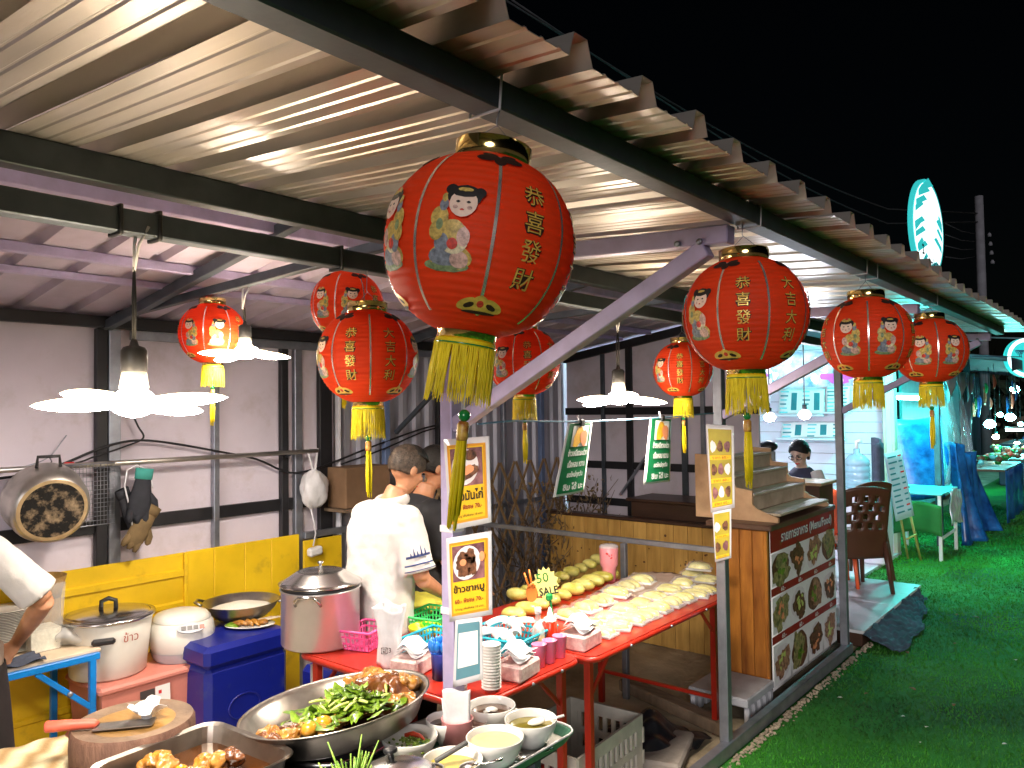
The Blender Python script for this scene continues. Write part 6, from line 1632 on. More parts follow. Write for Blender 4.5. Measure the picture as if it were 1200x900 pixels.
def stand_person(base, f, label, shirt, lean=.10, arms='work', hair='hair_black', head_tilt=.5, H_=1.0, skin='skin', printed=False):
    """standing figure at base (x, y), facing f"""
    f = Vector((*f, 0)).normalized(); s = Vector((f.y, -f.x, 0)); z = Vector((0, 0, 1)); b = Vector((*base, 0))
    t = thing('person', label, 'person', b)
    def q(x, y, h): return b + s * x + f * (y + lean * max(0, h - .9)) + z * (h * H_)
    body = MB()
    body.tube([q(0, 0, .86), q(0, -.01, .98), q(0, -.01, 1.12), q(0, -.02, 1.26), q(0, -.01, 1.36), q(0, .01, 1.42)], [.15, .155, .15, .165, .14, .07], 18, flat=.66, up=f)
    body.tube([q(0, .0, 1.38), q(0, .035, 1.48)], [.058, .055], 12)
    for e in (-1, 1):
        body.tube([q(.085 * e, 0, .88), q(.095 * e, .01, .48), q(.09 * e, -.02, .10), q(.09 * e, -.02, .04)], [.092, .062, .042, .04], 12)
        body.tube([q(.09 * e, -.06, .035), q(.09 * e, .05, .04), q(.095 * e, .15, .025)], [.036, .042, .026], 10)
        body.ball(q(.165 * e, -.01, 1.33), (.062, .062, .062), 10, 8)
        sh_ = q(.185 * e, -.01, 1.33); el = q(.245 * e, .06, 1.05); wr = q(.17 * e, .27, .93)
        body.tube([sh_, (sh_ + el) / 2, el], [.052, .046, .038], 12); body.tube([el, el * .6 + wr * .4, wr], [.040, .037, .026], 12)
        hand(body, wr, (wr - el).normalized() * .8 + Vector((0, 0, -.3)), Vector((0, 0, 1)), e)
    hc = q(0, .075, 1.575); hf = f + z * -head_tilt
    R = head(body, hc, hf, z + f * .3)
    skinned(body, 'body', skin, t)
    hair_cap(hc, R, hair, t, .66)
    if hair == 'hair_grey':       # darker longer top
        mb = MB(); n, k_ = 24, 8; vs = []
        for i in range(k_ + 1):
            for j in range(n):
                a = 2 * PI * j / n; th = PI * .34 * i / k_; qq = 1 + .02 * math.sin(13 * a)
                vs.append(hc + R @ Vector((.086 * math.sin(th) * math.cos(a) * qq, .012 + .100 * math.sin(th) * math.sin(a) * qq, .025 + .106 * math.cos(th))))
        mb.add(vs, [(i * n + j, (i + 1) * n + j, (i + 1) * n + (j + 1) % n, i * n + (j + 1) % n) for i in range(k_) for j in range(n)], True)
        mb.build('hair_top', 'hair_black', t, solid=.006)
    face(hc, R, t)
    sh = MB()
    sh.tube([q(0, .0, .78), q(0, -.0, .92), q(0, -.01, 1.12), q(0, -.02, 1.27), q(0, -.01, 1.365), q(0, .0, 1.41)], [.215, .205, .192, .205, .175, .085], 20, flat=.76, up=f)
    for e in (-1, 1):
        sh_ = q(.165 * e, -.01, 1.335); el = q(.245 * e, .06, 1.05)
        sh.ball(sh_, (.078, .078, .075), 12, 8)
        sh.tube([sh_, sh_.lerp(el, .5), sh_.lerp(el, .88)], [.074, .076, .084], 14)
    so = skinned(sh, 'shirt', shirt, t, .009, 5, .024)
    tr_ = MB()
    tr_.tube([q(0, 0, .96), q(0, 0, .84)], [.165, .165], 16, flat=.75, up=f)
    for e in (-1, 1): tr_.tube([q(.085 * e, 0, .88), q(.095 * e, .01, .48), q(.09 * e, -.02, .07)], [.105, .078, .066], 14)
    skinned(tr_, 'trousers', 'trousers', t, .012, 4)
    if printed:
        # collar band and navy skyline on the sleeve
        MB().tube([q(.075 * math.sin(a), -.0 - .068 * math.cos(a) + .012, 1.422 - .012 * math.cos(a)) for a in [-2.3 + 4.6 * i / 16 for i in range(17)]], .016, 8, flat=1.6).build('collar', shirt, t)
        MB().tube([q(.093 * math.sin(a), -.004 - .086 * math.cos(a) + .012, 1.418 - .012 * math.cos(a)) for a in [-.9 + 1.8 * i / 12 for i in range(13)]], .006, 6).build('collar_trim', 'print_navy', t)
        a0 = q(.185, -.01, 1.335); a1 = q(.245, .06, 1.05); ad = (a1 - a0).normalized(); vn = (CAM0 - a1); vn = (vn - vn.dot(ad) * ad).normalized()
        sd = ad.cross(vn).normalized()
        def sl(u, v, off=.004):          # u across the sleeve (angle), v along it
            r_ = .084 + off; p_ = a0.lerp(a1, v); a = u
            return p_ + (vn * math.cos(a) + sd * math.sin(a)) * r_
        for (v0, v1, u0, u1) in ((.56, .60, -.7, .6), (.70, .725, -.8, .8), (.80, .815, -.9, .9)):
            MB().grid(lambda u, v: sl(u0 + (u1 - u0) * u, v0 + (v1 - v0) * v, .008), 10, 2).build('sleeve_print', 'print_navy', t, solid=.002)
        for (u0, hgt) in ((-.45, .10), (-.25, .16), (-.05, .08), (.12, .13), (.3, .06)):
            MB().grid(lambda u, v: sl(u0 + .10 * (u - .5) * (1 - v * .8), .575 - hgt * v, .0085), 2, 4).build('sleeve_print', 'print_navy', t, solid=.002)
    return t
q = P(441, 600, d=3.75)
stand_person((q.x, q.y), (.10, .99), 'person in white printed short sleeved shirt with back turned, head bowed over the red table', 'shirt_white', .16, hair='hair_grey', head_tilt=.5, H_=.945, printed=True)
q = P(489, 600, d=4.25)
stand_person((q.x, q.y), (.35, .94), 'person in a black shirt mostly hidden behind the person in white', 'shirt_black', .05, hair='hair_black', head_tilt=.3, H_=.93)
# figure at the left edge, hand on the blue table
b = P(-62, 700, d=3.05); b = Vector((b.x, b.y, 0))
t = thing('person', 'person in white tee and dark apron leaning a hand on the blue table', 'person', b)
f = (Vector((-3.9, 1.2, 0)) - b); f.z = 0; f.normalize(); s = Vector((f.y, -f.x, 0)); z = Vector((0, 0, 1))
def q_(x, y, h): return b + s * x + f * y + z * h
hw = P(20, 752, Z=.80); el = P(52, 704, d=3.12); sh0 = P(6, 660, d=3.05)
body = MB()
body.tube([q_(0, 0, .84), q_(0, 0, 1.0), q_(0, 0, 1.16), q_(0, 0, 1.30), q_(0, 0, 1.36)], [.15, .14, .145, .14, .06], 16, flat=.66, up=f)
body.tube([q_(0, 0, 1.34), q_(0, .02, 1.45)], [.052, .05], 10)
hd0 = q_(0, .05, 1.54); R = head(body, hd0, f - z * .2, z)
for e in (-1, 1):
    body.tube([q_(.085 * e, 0, .88), q_(.095 * e, .01, .48), q_(.09 * e, -.02, .06)], [.095, .062, .042], 12)
    body.tube([q_(.09 * e, -.06, .035), q_(.09 * e, .05, .04), q_(.095 * e, .14, .025)], [.036, .042, .026], 10)
wr = hw
body.tube([q_(.12, 0, 1.29), sh0, sh0.lerp(el, .5), el], [.05, .052, .048, .040], 12); body.tube([el, el.lerp(wr, .4), wr], [.041, .040, .027], 12)
hand(body, wr, P(-2, 778, Z=.735) - wr, (.5, .1, .8), 1, curl=.15)
body.tube([q_(-.17, 0, 1.30), q_(-.24, .05, 1.04), q_(-.16, .22, .95)], [.05, .04, .027], 12); hand(body, q_(-.16, .22, .95), f, (0, 0, 1), -1)
skinned(body, 'body', 'skin', t, .008)
hair_cap(hd0, R, 'hair_black', t); face(hd0, R, t)
sh = MB(); sh.tube([q_(0, 0, .86), q_(0, 0, 1.0), q_(0, 0, 1.18), q_(0, 0, 1.31), q_(0, 0, 1.37)], [.17, .16, .165, .155, .085], 18, flat=.72, up=f)
sh.tube([q_(.08, 0, 1.30), sh0 + Vector((0, 0, -.004)), sh0.lerp(el, .5), sh0.lerp(el, .84)], [.07, .076, .074, .080], 14); sh.tube([q_(-.10, 0, 1.30), q_(-.19, .02, 1.24), q_(-.23, .045, 1.10)], [.07, .072, .078], 14)
skinned(sh, 'shirt', 'shirt_white', t, .009, 5, .022)
MB().grid(lambda u, v: q_(.20 * math.sin((u - .5) * 4.0) * (1 + .22 * (1 - v)), .155 * math.cos((u - .5) * 4.0) * (1.05 + .25 * (1 - v)) + .012 * math.sin(14 * u + 3 * v) * (1 - v), .40 + .40 * v), 28, 14).build('apron', 'apron_black', t, solid=.006)
tr_ = MB(); tr_.tube([q_(0, 0, .95), q_(0, 0, .84)], [.16, .165], 16, flat=.75, up=f)
for e in (-1, 1): tr_.tube([q_(.085 * e, 0, .88), q_(.095 * e, .01, .44)], [.115, .105], 14)
skinned(tr_, 'shorts', 'shorts_beige', t, .012, 4)

# ---------------------------------------------------------------- shop beyond the canopy
mat('tile_white', (.62, .64, .66), .4, 0, .12, 4, rvar=.1); mat('siding', (.70, .66, .74), .5, 0, .04, 3); mat('cream_column', (.62, .60, .46), .6, 0, .1, 4)
mat('navy_canvas', (.010, .016, .035), .7, 0, .3, 3, bump=.2); mat('tube_cyan', (.6, 1, 1), .5, emit=330, ecol=(.06, .90, .80)); mat('bulb_white', (1, 1, 1), .5, emit=240, ecol=(.84, .88, 1.0)); mat('tube_white', (1, 1, 1), .5, emit=60, ecol=(.86, .86, 1.0)); mat('bulb_cyan', (1, 1, 1), .5, emit=90, ecol=(.22, .95, .95))
pf = thing('tiled_step', 'white tiled step platform in front of the bright shop', 'platform', (-2.1, 7.0, 0))
for i in range(2):
    for k in range(4): MB().box((-2.33 + .45 * i, 6.27 + .46 * k, .1125), (.447, .457, .025), b=.003).build('floor_tile', 'tile_white', pf)
MB().box((-2.105, 6.96, .05), (.86, 1.80, .098), b=.004).build('step_base', 'wood_dark', pf)
tag(MB().grid(lambda u, v: (-1.66 + .26 * v * (.6 + .4 * math.sin(3 * u + 1)) + .02 * math.sin(19 * u), 6.02 + 1.75 * u, .016 + .088 * (1 - v) ** 2 + .016 * math.sin(11 * u + 3 * v) ** 2 + .012 * math.sin(31 * u - 9 * v) ** 2 + .006 * math.sin(67 * u + 21 * v)), 140, 30).build('ground_sheet', 'cloth_dark', solid=.003), 'crumpled dark plastic sheet along the edge of the tiled step', 'sheet')
sp = thing('shop_room', 'brightly lit white shop room with siding walls beyond the canopy', 'shop', (-3.4, 9.0, 0))
Yw = 10.0; x0, x1 = -4.8, -2.42
for k in range(20):
    MB().box(((x0 + x1) / 2, Yw - .004 * (k % 2) * 0, .065 + .13 * k), (x1 - x0, .018, .126), Matrix.Rotation(-.06, 3, 'X'), .002).build('siding_board', 'siding', sp)
MB().box((-4.8, 8.2, 1.3), (.04, 3.6, 2.6), b=.003).build('side_wall', 'siding', sp)
MB().box((-3.55, 8.2, 2.62), (2.6, 3.7, .03), b=.003).build('shop_ceiling', 'navy_canvas', sp)
MB().box((-2.37, 9.93, 1.29), (.13, .14, 2.58), b=.006).build('corner_column', 'cream_column', sp)
MB().box((-2.37, 9.858, 1.29), (.05, .012, 2.5), b=.002).build('column_strip', 'siding', sp)
MB().box((-3.55, 6.42, 2.45), (2.5, .05, .10), b=.003).build('front_beam', 'steel_lilac', sp)
MB().box((-3.55, 8.2, .02), (2.5, 3.6, .04), b=.003).build('shop_floor', 'tile_white', sp)
mat('menu_cyan', (.16, .62, .66), .4); mat('menu_teal', (.02, .22, .26), .4); mat('banner_violet', (.34, .08, .48), .4); mat('banner_cyan', (.06, .48, .62), .4, 0, .5, 8, col2=(.5, .75, .85))
def wall_board(px, lab, rows, cols, tall=False):
    c = [P(*q, Y=Yw - .06) for q in px]; B = Bil(*c); t = thing('menu_board', lab, 'menu board', (c[0] + c[1]) / 2, 'menu boards on the shop wall')
    card(B, 'board_sheet', 'print_white', t, .01)
    rd = random.Random(len(lab))
    for r_ in range(rows):
        for k in range(cols):
            x = (k + .12) / cols; y_ = 1 - (r_ + .8) / rows
            if tall and k % 2: brect(MB(), B, x, .15, x + .5 / cols, .85, .008).build('menu_picture', 'menu_teal', t) if r_ == 0 else None
            else: brect(MB(), B, x, y_, x + rd.uniform(.5, .75) / cols, y_ + .35 / rows, .008).build('menu_line', 'menu_cyan' if rd.random() < .6 else 'menu_teal', t)
    MB().box((c[0] + c[1]) / 2 + Vector((0, -.05, -.02)), ((c[1] - c[0]).length + .04, .14, .025), b=.003).build('ledge', 'siding', t)
wall_board([(912, 485), (966, 485), (914, 456), (966, 456)], 'wide white menu board with dark pictures above the ledge', 6, 4, True)
wall_board([(968, 482), (996, 481), (968, 448), (996, 448)], 'white menu board with teal text lines beside the shop column', 8, 2)
wall_board([(915, 513), (990, 512), (917, 495), (990, 495)], 'low white menu board with cyan panels on the lower shop ledge', 4, 5, True)
c = [P(*q, Y=Yw - 1.2) for q in ((890, 455), (1005, 452), (888, 412), (1005, 412))]; B = Bil(*c, bulge=.05)
t = thing('shop_banner', 'turquoise and violet printed banner hung across the top of the shop', 'banner', (c[2] + c[3]) / 2)
card(B, 'banner_cloth', 'banner_cyan', t, .004, 12, 4); bdisc(MB(), B, .82, .25, .16, .16, .01, wob=.2).build('violet_print', 'banner_violet', t); bdisc(MB(), B, .07, .45, .05, .25, .01, wob=.2).build('violet_print', 'banner_violet', t)
m = MB(); rd = random.Random(9)
for k in range(16): bdisc(m, B, rd.uniform(.1, .95), rd.uniform(.1, .9), rd.uniform(.015, .04), rd.uniform(.05, .14), .012, wob=.25, n=10)
tag(m.build('white_print', 'print_white', t), kind='stuff')
def pendant(px, py, d, ztop, r, label, cat='lamp', m_='bulb_white'):
    c = P(px, py, d=d); t = thing('pendant_bulb', label, cat, c, 'bare bulbs in the far stalls')
    MB().lathe([(0, -r * .8), (r * .7, -r * .55), (r, 0), (r * .7, r * .5), (r * .3, r * .8)], 18, c).build('bulb', m_, t)
    MB().lathe([(r * .35, r * .7), (r * .4, r * 1.6), (0, r * 1.7)], 12, c).build('bulb_socket', 'black_plastic', t)
    MB().tube([c + Vector((0, 0, r * 1.6)), Vector((c.x, c.y, ztop))], .006, 6).build('bulb_cord', 'wire_black', t)
    return t
pendant(902, 489, 7.4, 2.6, .055, 'glowing bulb on a dark cord near the shop menu boards, beside the step stand')
pendant(943, 486, 7.6, 2.6, .060, 'brightest glowing bulb hanging before the lower shop menu board')
def tube_light(p0, p1, label, r=.022, m_='tube_cyan'):
    t = thing('tube_light', label, 'lamp', (Vector(p0) + Vector(p1)) / 2, 'cool tube lights in the far stalls')
    MB().tube([p0, p1], r, 10).build('glass_tube', m_, t)
    d_ = (Vector(p1) - Vector(p0)).normalized()
    MB().bar(Vector(p0) - d_ * .02 + Vector((0, 0, r + .022)), Vector(p1) + d_ * .02 + Vector((0, 0, r + .022)), .05, .035).build('tube_batten', 'white_plastic', t)
tube_light(P(1050, 466, d=9.5), P(1084, 467, d=10.3), 'cool white tube light under the dark awning behind the last lantern')
tube_light((-3.9, 8.0, 2.52), (-2.7, 8.0, 2.52), 'tube light on the shop ceiling behind the turquoise banner', m_='tube_white')
# girl at the shop counter
mat('shirt_cream', (.62, .56, .50), .85, 0, .05)
c = P(937, 531, d=6.9); b = Vector((c.x, c.y, 0)); f = (CAM0 - c); f.z = 0; f = (rotz(-.45) @ f).normalized(); s = Vector((f.y, -f.x, 0)); z = Vector((0, 0, 1))
t = thing('person', 'person with tied black hair and glasses looking down at the shop counter', 'person', b)
hz = c.z + .055
def q_(x, y, h): return b + s * x + f * y + z * (hz + h)
body = MB(); R = head(body, c, f - z * .55, z)
body.tube([q_(0, -.05, -.66), q_(0, -.05, -.5), q_(0, -.05, -.36), q_(0, -.05, -.24), q_(0, -.04, -.17)], [.15, .14, .14, .13, .05], 16, flat=.66, up=f); body.tube([q_(0, -.04, -.20), q_(0, -.01, -.08)], [.045, .043], 10)
for e in (-1, 1):
    body.tube([q_(.15 * e, -.05, -.24), q_(.21 * e, .02, -.44), q_(.08 * e, .20, -.42)], [.045, .036, .025], 10); hand(body, q_(.08 * e, .20, -.42), f - s * e * .3, z, e)
    body.tube([q_(.08 * e, -.05, -.64), q_(.10 * e, .32, -.66), q_(.10 * e, .34, -1.02), q_(.10 * e, .34, -hz + .05)], [.085, .06, .05, .035], 12)
skinned(body, 'body', 'skin_pale', t, .009); hair_cap(c, R, 'hair_black', t, .60); face(c, R, t)
MB().tube([c + R @ Vector((0, -.10, .0)), c + R @ Vector((.0, -.125, -.06)), c + R @ Vector((.0, -.12, -.14))], [.035, .04, .012], 10).build('ponytail', 'hair_black', t)
for e in (-1, 1): MB().tube([c + R @ Vector((.033 * e + .026 * math.cos(a), .096, .008 + .018 * math.sin(a))) for a in np.linspace(0, 2 * PI, 15)], .0028, 5, False).build('glasses_rim', 'black_plastic', t)
sh = MB(); sh.tube([q_(0, -.05, -.66), q_(0, -.05, -.5), q_(0, -.05, -.34), q_(0, -.05, -.24), q_(0, -.045, -.18)], [.165, .155, .150, .135, .075], 16, flat=.72, up=f)
skinned(sh, 'vest', 'vest_dark', t, .01, 4)
sl = MB()
for e in (-1, 1): sl.tube([q_(.12 * e, -.05, -.22), q_(.17 * e, -.02, -.32), q_(.195 * e, .01, -.40)], [.06, .058, .056], 12)
skinned(sl, 'sleeves', 'shirt_cream', t, .01, 4)
st = thing('stool', 'plain dark stool under the person at the shop counter', 'stool', b)
MB().lathe([(0, hz - .72), (.16, hz - .72), (.16, hz - .74), (0, hz - .74)], 20, q_(0, -.05, -hz)).build('stool_seat', 'wood_dark', st)
MB().lathe([(.04, hz - .74), (.03, .05), (.15, .045), (.15, .041), (0, .041)], 16, q_(0, -.05, -hz)).build('stool_leg', 'wood_dark', st)
ctr_ = P(930, 563, d=6.45)
t = thing('shop_counter', 'dark brown shop counter in front of the seated person', 'counter', (ctr_.x, ctr_.y, 0))
xa_, xb_ = P(905, 556, Y=ctr_.y).x, P(968, 556, Y=ctr_.y).x
MB().box(((xa_ + xb_) / 2, ctr_.y, (ctr_.z - .02) / 2 + .02), (xb_ - xa_, .34, ctr_.z - .04), b=.004).build('counter_body', 'wood_top', t)
MB().box(((xa_ + xb_) / 2, ctr_.y, ctr_.z - .006), (xb_ - xa_ + .05, .40, .024), b=.004).build('counter_top', 'wood_step', t)
c = P(900, 523, d=6.2); t = thing('dark_bowl', 'dark round lid showing above the top tread of the step stand', 'bowl', c)
MB().ball(c, (.075, .075, .045), 18, 10).build('lid_dome', 'black_plastic', t); MB().lathe([(.055, -.04), (.07, -1.0), (0, -1.0)], 16, c).build('lid_pot', 'pallet_plastic', t)
# orange chair back, water dispenser
mat('orange_plastic', (.80, .12, .04), .4); mat('water_blue', (.34, .50, .62), .12, 0, .1, alpha=.6, coat=.6)
c = P(972, 580, d=7.2); c.z = .05
t = thing('orange_chair', 'orange plastic chair behind the galvanised post in the shop', 'chair', c, None, .5); t['_abs'] = 0
MB().grid(lambda u, v: ((u - .5) * (.36 - .06 * v), .18 + .05 * v, .44 + .50 * v - .05 * (2 * u - 1) ** 2 * v), 8, 6).build('backrest', 'orange_plastic', t, solid=.012)
MB().box((0, 0, .43), (.38, .38, .02), b=.008).build('seat', 'orange_plastic', t)
for e in (-1, 1):
    for g_ in (-1, 1): MB().tube([(.16 * e, .16 * g_, .42), (.19 * e, .19 * g_, .0)], [.02, .015], 8).build('leg', 'orange_plastic', t)
c = P(1005, 572, d=8.7)
t = thing('water_bottle', 'large clear blue water bottle standing on a white dispenser', 'water bottle', c)
pr = [(0, 0), (.125, 0), (.135, .012)]
for k in range(4): pr += [(.135, .03 + .07 * k), (.128, .04 + .07 * k), (.135, .05 + .07 * k)]
pr += [(.132, .31), (.09, .36), (.035, .39), (.033, .44), (0, .445)]
MB().lathe(pr, 28, c).build('bottle_body', 'water_blue', t)
MB().tube([c + Vector((0, 0, .44)), c + Vector((0, 0, .52)), c + Vector((.05, 0, .53))], .022, 8).build('hand_pump', 'white_plastic', t)
t = thing('dispenser_table', 'white cloth covered stand under the water bottle', 'table', (c.x, c.y, 0))
MB().box((c.x, c.y, c.z / 2 + .02), (.62, .40, c.z - .042), b=.02).build('stand_body', 'siding', t)
tag(MB().grid(lambda u, v: P(1022, 545, d=8.4) + Vector((.05 + .06 * math.sin(7 * u), .25 * (u - .5), .22 - .75 * v + .08 * math.sin(3 * u))), 10, 10).build('hanging_coat', 'cloth_dark', solid=.02), 'dark blue coat hanging beside the water bottle', 'coat')
# brown lattice chairs
mat('brown_plastic', (.085, .032, .016), .4, 0, .12)
def lattice_chair(c, rz, label):
    t = thing('lattice_chair', label, 'chair', c, 'brown plastic lattice chairs on the tiled step', rz); t['_abs'] = 0
    MB().box((0, 0, .43), (.42, .42, .02), b=.01).build('seat', 'brown_plastic', t)
    def q(u, v): return Vector(((u - .5) * (.42 + .03 * v), -.21 - .09 * v + .03 * (2 * u - 1) ** 2, .30 + .64 * v - .04 * (2 * u - 1) ** 2 * v))
    bk = MB(); nu, nv = 18, 24
    vs = [q(i / nu, j / nv) for i in range(nu + 1) for j in range(nv + 1)]
    fs = [(i * (nv + 1) + j, (i + 1) * (nv + 1) + j, (i + 1) * (nv + 1) + j + 1, i * (nv + 1) + j + 1) for i in range(nu) for j in range(nv) if not (9 < j < nv - 2 and 1 < i < nu - 2 and (j % 3) != 0 and ((i + (j // 3) * 2) % 4) < 2)]
    bk.add(vs, fs, True).build('backrest', 'brown_plastic', t, solid=.016)
    for e in (-1, 1):
        MB().tube([(.19 * e, .19, .42), (.215 * e, .225, 0)], [.026, .018], 8).build('leg', 'brown_plastic', t)
        MB().tube([(.20 * e, -.20, .44), (.225 * e, -.27, 0)], [.030, .018], 8).build('leg', 'brown_plastic', t)
c = P(997, 690, Z=.125); lattice_chair(Vector((c.x + .0, c.y + .05, .1255)), 0.75, 'brown plastic lattice back chair on the tiled step, nearer the counter')
lattice_chair(Vector((c.x - .12, c.y + .50, .1255)), 1.1, 'brown plastic lattice back chair tucked behind the other one')
# easel sign
mat('board_iceblue', (.45, .62, .70), .4, 0, .05); mat('easel_yellow', (.46, .40, .12), .6)
foot = P(1083, 658, Z=.01)
t = thing('easel_sign', 'tall pale blue menu board leaning on a yellow easel beside the walkway', 'sign', foot)
dd = 8.55
c = [P(*q, d=dd) for q in ((1050, 611), (1071, 604), (1036, 532), (1056, 527))]; B = Bil(*c); card(B, 'easel_board', 'board_iceblue', t, .015)
rd = random.Random(2)
for k in range(11):
    y_ = .93 - .082 * k
    brect(MB(), B, .12, y_ - .012, .12 + rd.uniform(.3, .5), y_ + .012, .012, 2, 1).build('menu_line', 'menu_teal', t); brect(MB(), B, .70, y_ - .012, .90, y_ + .012, .012, 2, 1).build('price_line', 'menu_teal' if k % 3 else 'print_red', t)
for (a, b_) in (((1047, 560), (1064, 655)), ((1066, 600), (1079, 657)), ((1060, 560), (1076, 640))):
    p0, p1 = P(*a, d=dd + .05), P(*b_, Z=.008); MB().tube([p0, p1], .014, 8).build('easel_leg', 'easel_yellow', t)
MB().tube([P(1062, 632, d=dd), P(1074, 626, d=dd)], .010, 8).build('easel_bar', 'easel_yellow', t)
# draped table
mat('silver_film', (.60, .60, .64), .25, .5, .25, 6, bump=1.0, bscale=9); mat('mat_green', (.02, .16, .03), .8)
q = P(1092, 560, Z=.76)
t = thing('draped_table', 'small stall table with white legs and silver plastic drape', 'table', (q.x, q.y, 0))
tx, ty = -2.12, 10.25
MB().box((tx, ty, .75), (.60, .95, .02), b=.004).build('table_top', 'menu_cyan', t)
for (x, y) in ((-.27, -.44), (.27, -.44), (-.27, .44), (.27, .44)): MB().bar((tx + x, ty + y, 0), (tx + x, ty + y, .74), .035, .035, up=(1, 0, 0)).build('leg', 'white_plastic', t)
MB().bar((tx + .27, ty - .44, .25), (tx + .27, ty + .44, .25), .02, .03).build('stretcher', 'white_plastic', t)
MB().grid(lambda u, v: (tx + .315 + .018 * math.sin(26 * u) + .01 * math.sin(9 * v + 5 * u), ty - .1 + .62 * u, .762 - .40 * v + .03 * math.sin(5 * u)), 40, 10).build('silver_drape', 'silver_film', t, solid=.002)
MB().grid(lambda u, v: (tx - .2 + .5 * u, ty - .50 - .01 * math.sin(9 * u), .62 - .34 * v + .05 * math.sin(3 * u)), 14, 8).build('green_cloth', 'mat_green', t, solid=.004)
m = MB(); rd = random.Random(1)
for k in range(8): lump(m, Vector((tx - .16 + rd.uniform(-.07, .07), ty - .25 + rd.uniform(-.10, .10), .80 + rd.uniform(0, .03))), (.045, .045, .03), k)
tag(m.build('snack_heap', 'print_food_dark'), 'dark heap of snacks on the draped stall table', 'snacks', kind='stuff')
# blue tarpaulin stall and clear sheets
mat('tarp_blue', (.003, .03, .20), .35, 0, .5, 5, col2=(.02, .14, .42), bump=1., bscale=9, coat=.3); mat('clear_sheet', (.40, .45, .50), .15, 0, .3, 4, alpha=.35, coat=.6, bump=1., bscale=6)
tp = thing('tarp_stall', 'stall closed off with blue tarpaulin and clear plastic sheets', 'stall', (-2.6, 11.6, 0))
MB().grid(lambda u, v: (-3.3 + 1.25 * u, 11.2 + .05 * math.sin(9 * u + 2 * v), .55 + 1.05 * v + .04 * math.sin(7 * u)), 24, 12).build('blue_tarp', 'tarp_blue', tp, solid=.004)
MB().grid(lambda u, v: (-1.93 + .07 * math.sin(23 * u + 2 * v) + .03 * math.sin(51 * u) + .25 * (1 - v) ** 2 * (.4 + .6 * math.sin(5 * u) ** 2), 10.95 + 1.75 * u + .05 * math.sin(5 * v), .02 + 1.25 * v - .25 * u * v + .05 * math.sin(9 * u) * v), 60, 20).build('blue_curtain', 'tarp_blue', tp, solid=.004)
for k, (y0, y1, z0, z1) in enumerate(((10.9, 11.6, .75, 2.1), (11.6, 12.3, .02, 2.15), (12.2, 12.75, .02, 2.1))):
    MB().grid(lambda u, v: (-2.0 + .30 * v * (1 - v) + .05 * math.sin(12 * u + 4 * v) - .15 * v, y0 + (y1 - y0) * u + .04 * math.sin(6 * v), z0 + (z1 - z0) * v), 18, 16).build('clear_curtain', 'clear_sheet', tp, solid=.002)
for (x, y) in ((-2.05, 10.85), (-2.02, 12.0), (-2.02, 12.85), (-3.4, 11.3)): MB().bar((x, y, 0), (x, y, 2.45), .07, .07, up=(1, 0, 0)).build('stall_post', 'steel_dark', tp)
for y0 in (11.0, 11.75, 12.4):
    MB().grid(lambda u, v: (-1.98 + .03 * math.sin(8 * u), y0 + .62 * u, 2.20 - (.12 + .30 * math.sin(PI * u)) * v), 14, 6).build('gathered_sheet', 'silver_film', tp, solid=.003)
mat('lit_panel', (.9, 1, 1), .5, emit=5, ecol=(.72, .95, 1))
c = P(1132, 530, d=11.2); MB().box((c.x - .1, c.y, c.z), (.05, .28, .62), b=.01).build('lit_cabinet', 'lit_panel', tp)
# dark awning
A = [P(1098, 470, d=11.5), P(1215, 490, d=11.0), P(1118, 424, d=13.0), P(1215, 440, d=15.5)]
aw = thing('dark_awning', 'sagging dark navy canvas awning over the far stalls', 'awning', (-2.4, 12.5, 2.3))
MB().grid(lambda u, v: (-4.2 + 3.0 * u, 10.5 + 7.5 * v, 2.66 + .05 * math.sin(7 * v) - .36 * u - .05 * math.sin(PI * u)), 10, 24).build('awning_cloth', 'navy_canvas', aw, solid=.006)
MB().grid(lambda u, v: (-1.20 + .01 * math.sin(20 * u), 10.5 + 7.5 * u, 2.29 - .16 * v + .04 * math.sin(18 * u) * v), 60, 3).build('awning_valance', 'navy_canvas', aw, solid=.004)
for y in (10.55, 14.2, 17.9): MB().tube([(-1.25, y, 2.28), (-4.1, y, 2.64)], .03, 8).build('awning_pole', 'steel_dark', aw)
MB().bar((-1.24, 14.2, 0), (-1.24, 14.2, 2.30), .06, .06, up=(1, 0, 0)).build('awning_post', 'blue_plastic', aw)
MB().bar((-1.24, 17.9, 0), (-1.24, 17.9, 2.30), .06, .06, up=(1, 0, 0)).build('awning_post', 'blue_plastic', aw)
# far goods stalls
for i, (y, lab) in enumerate(((13.9, 'goods stall with greens on a blue fronted table under the awning'), (16.4, 'second goods stall further along under the awning'))):
    t = thing('goods_stall', lab, 'stall', (-1.95, y, 0), 'goods stalls along the walkway')
    MB().box((-1.98, y, .80), (.75, 1.9, .03), b=.005).build('stall_table', 'wood_top', t)
    MB().grid(lambda u, v: (-1.60 + .02 * math.sin(22 * u), y - .93 + 1.86 * u, .80 - .74 * v), 40, 6).build('front_cloth', 'tarp_blue' if i == 0 else 'navy_canvas', t, solid=.004)
    rd = random.Random(i)
    for k in range(30):
        m = MB(); lump(m, Vector((-1.98 + rd.uniform(-.3, .3), y + rd.uniform(-.85, .85), .86 + rd.uniform(0, .10))), (.05, .05, .04), k + 13 * i, 8, 6); m.build('goods_item', rd.choice(['leaf', 'mat_green', 'jar_green', 'print_food', 'print_food_dark', 'menu_cyan', 'handle_red']), t)
    MB().box((-2.9, y, 1.25), (.04, 2.2, 2.3), b=.004).build('back_panel', 'menu_cyan', t)
pendant(1160, 497, 12.3, 2.5, .085, 'round glowing bulb over the first goods stall', m_='bulb_cyan')
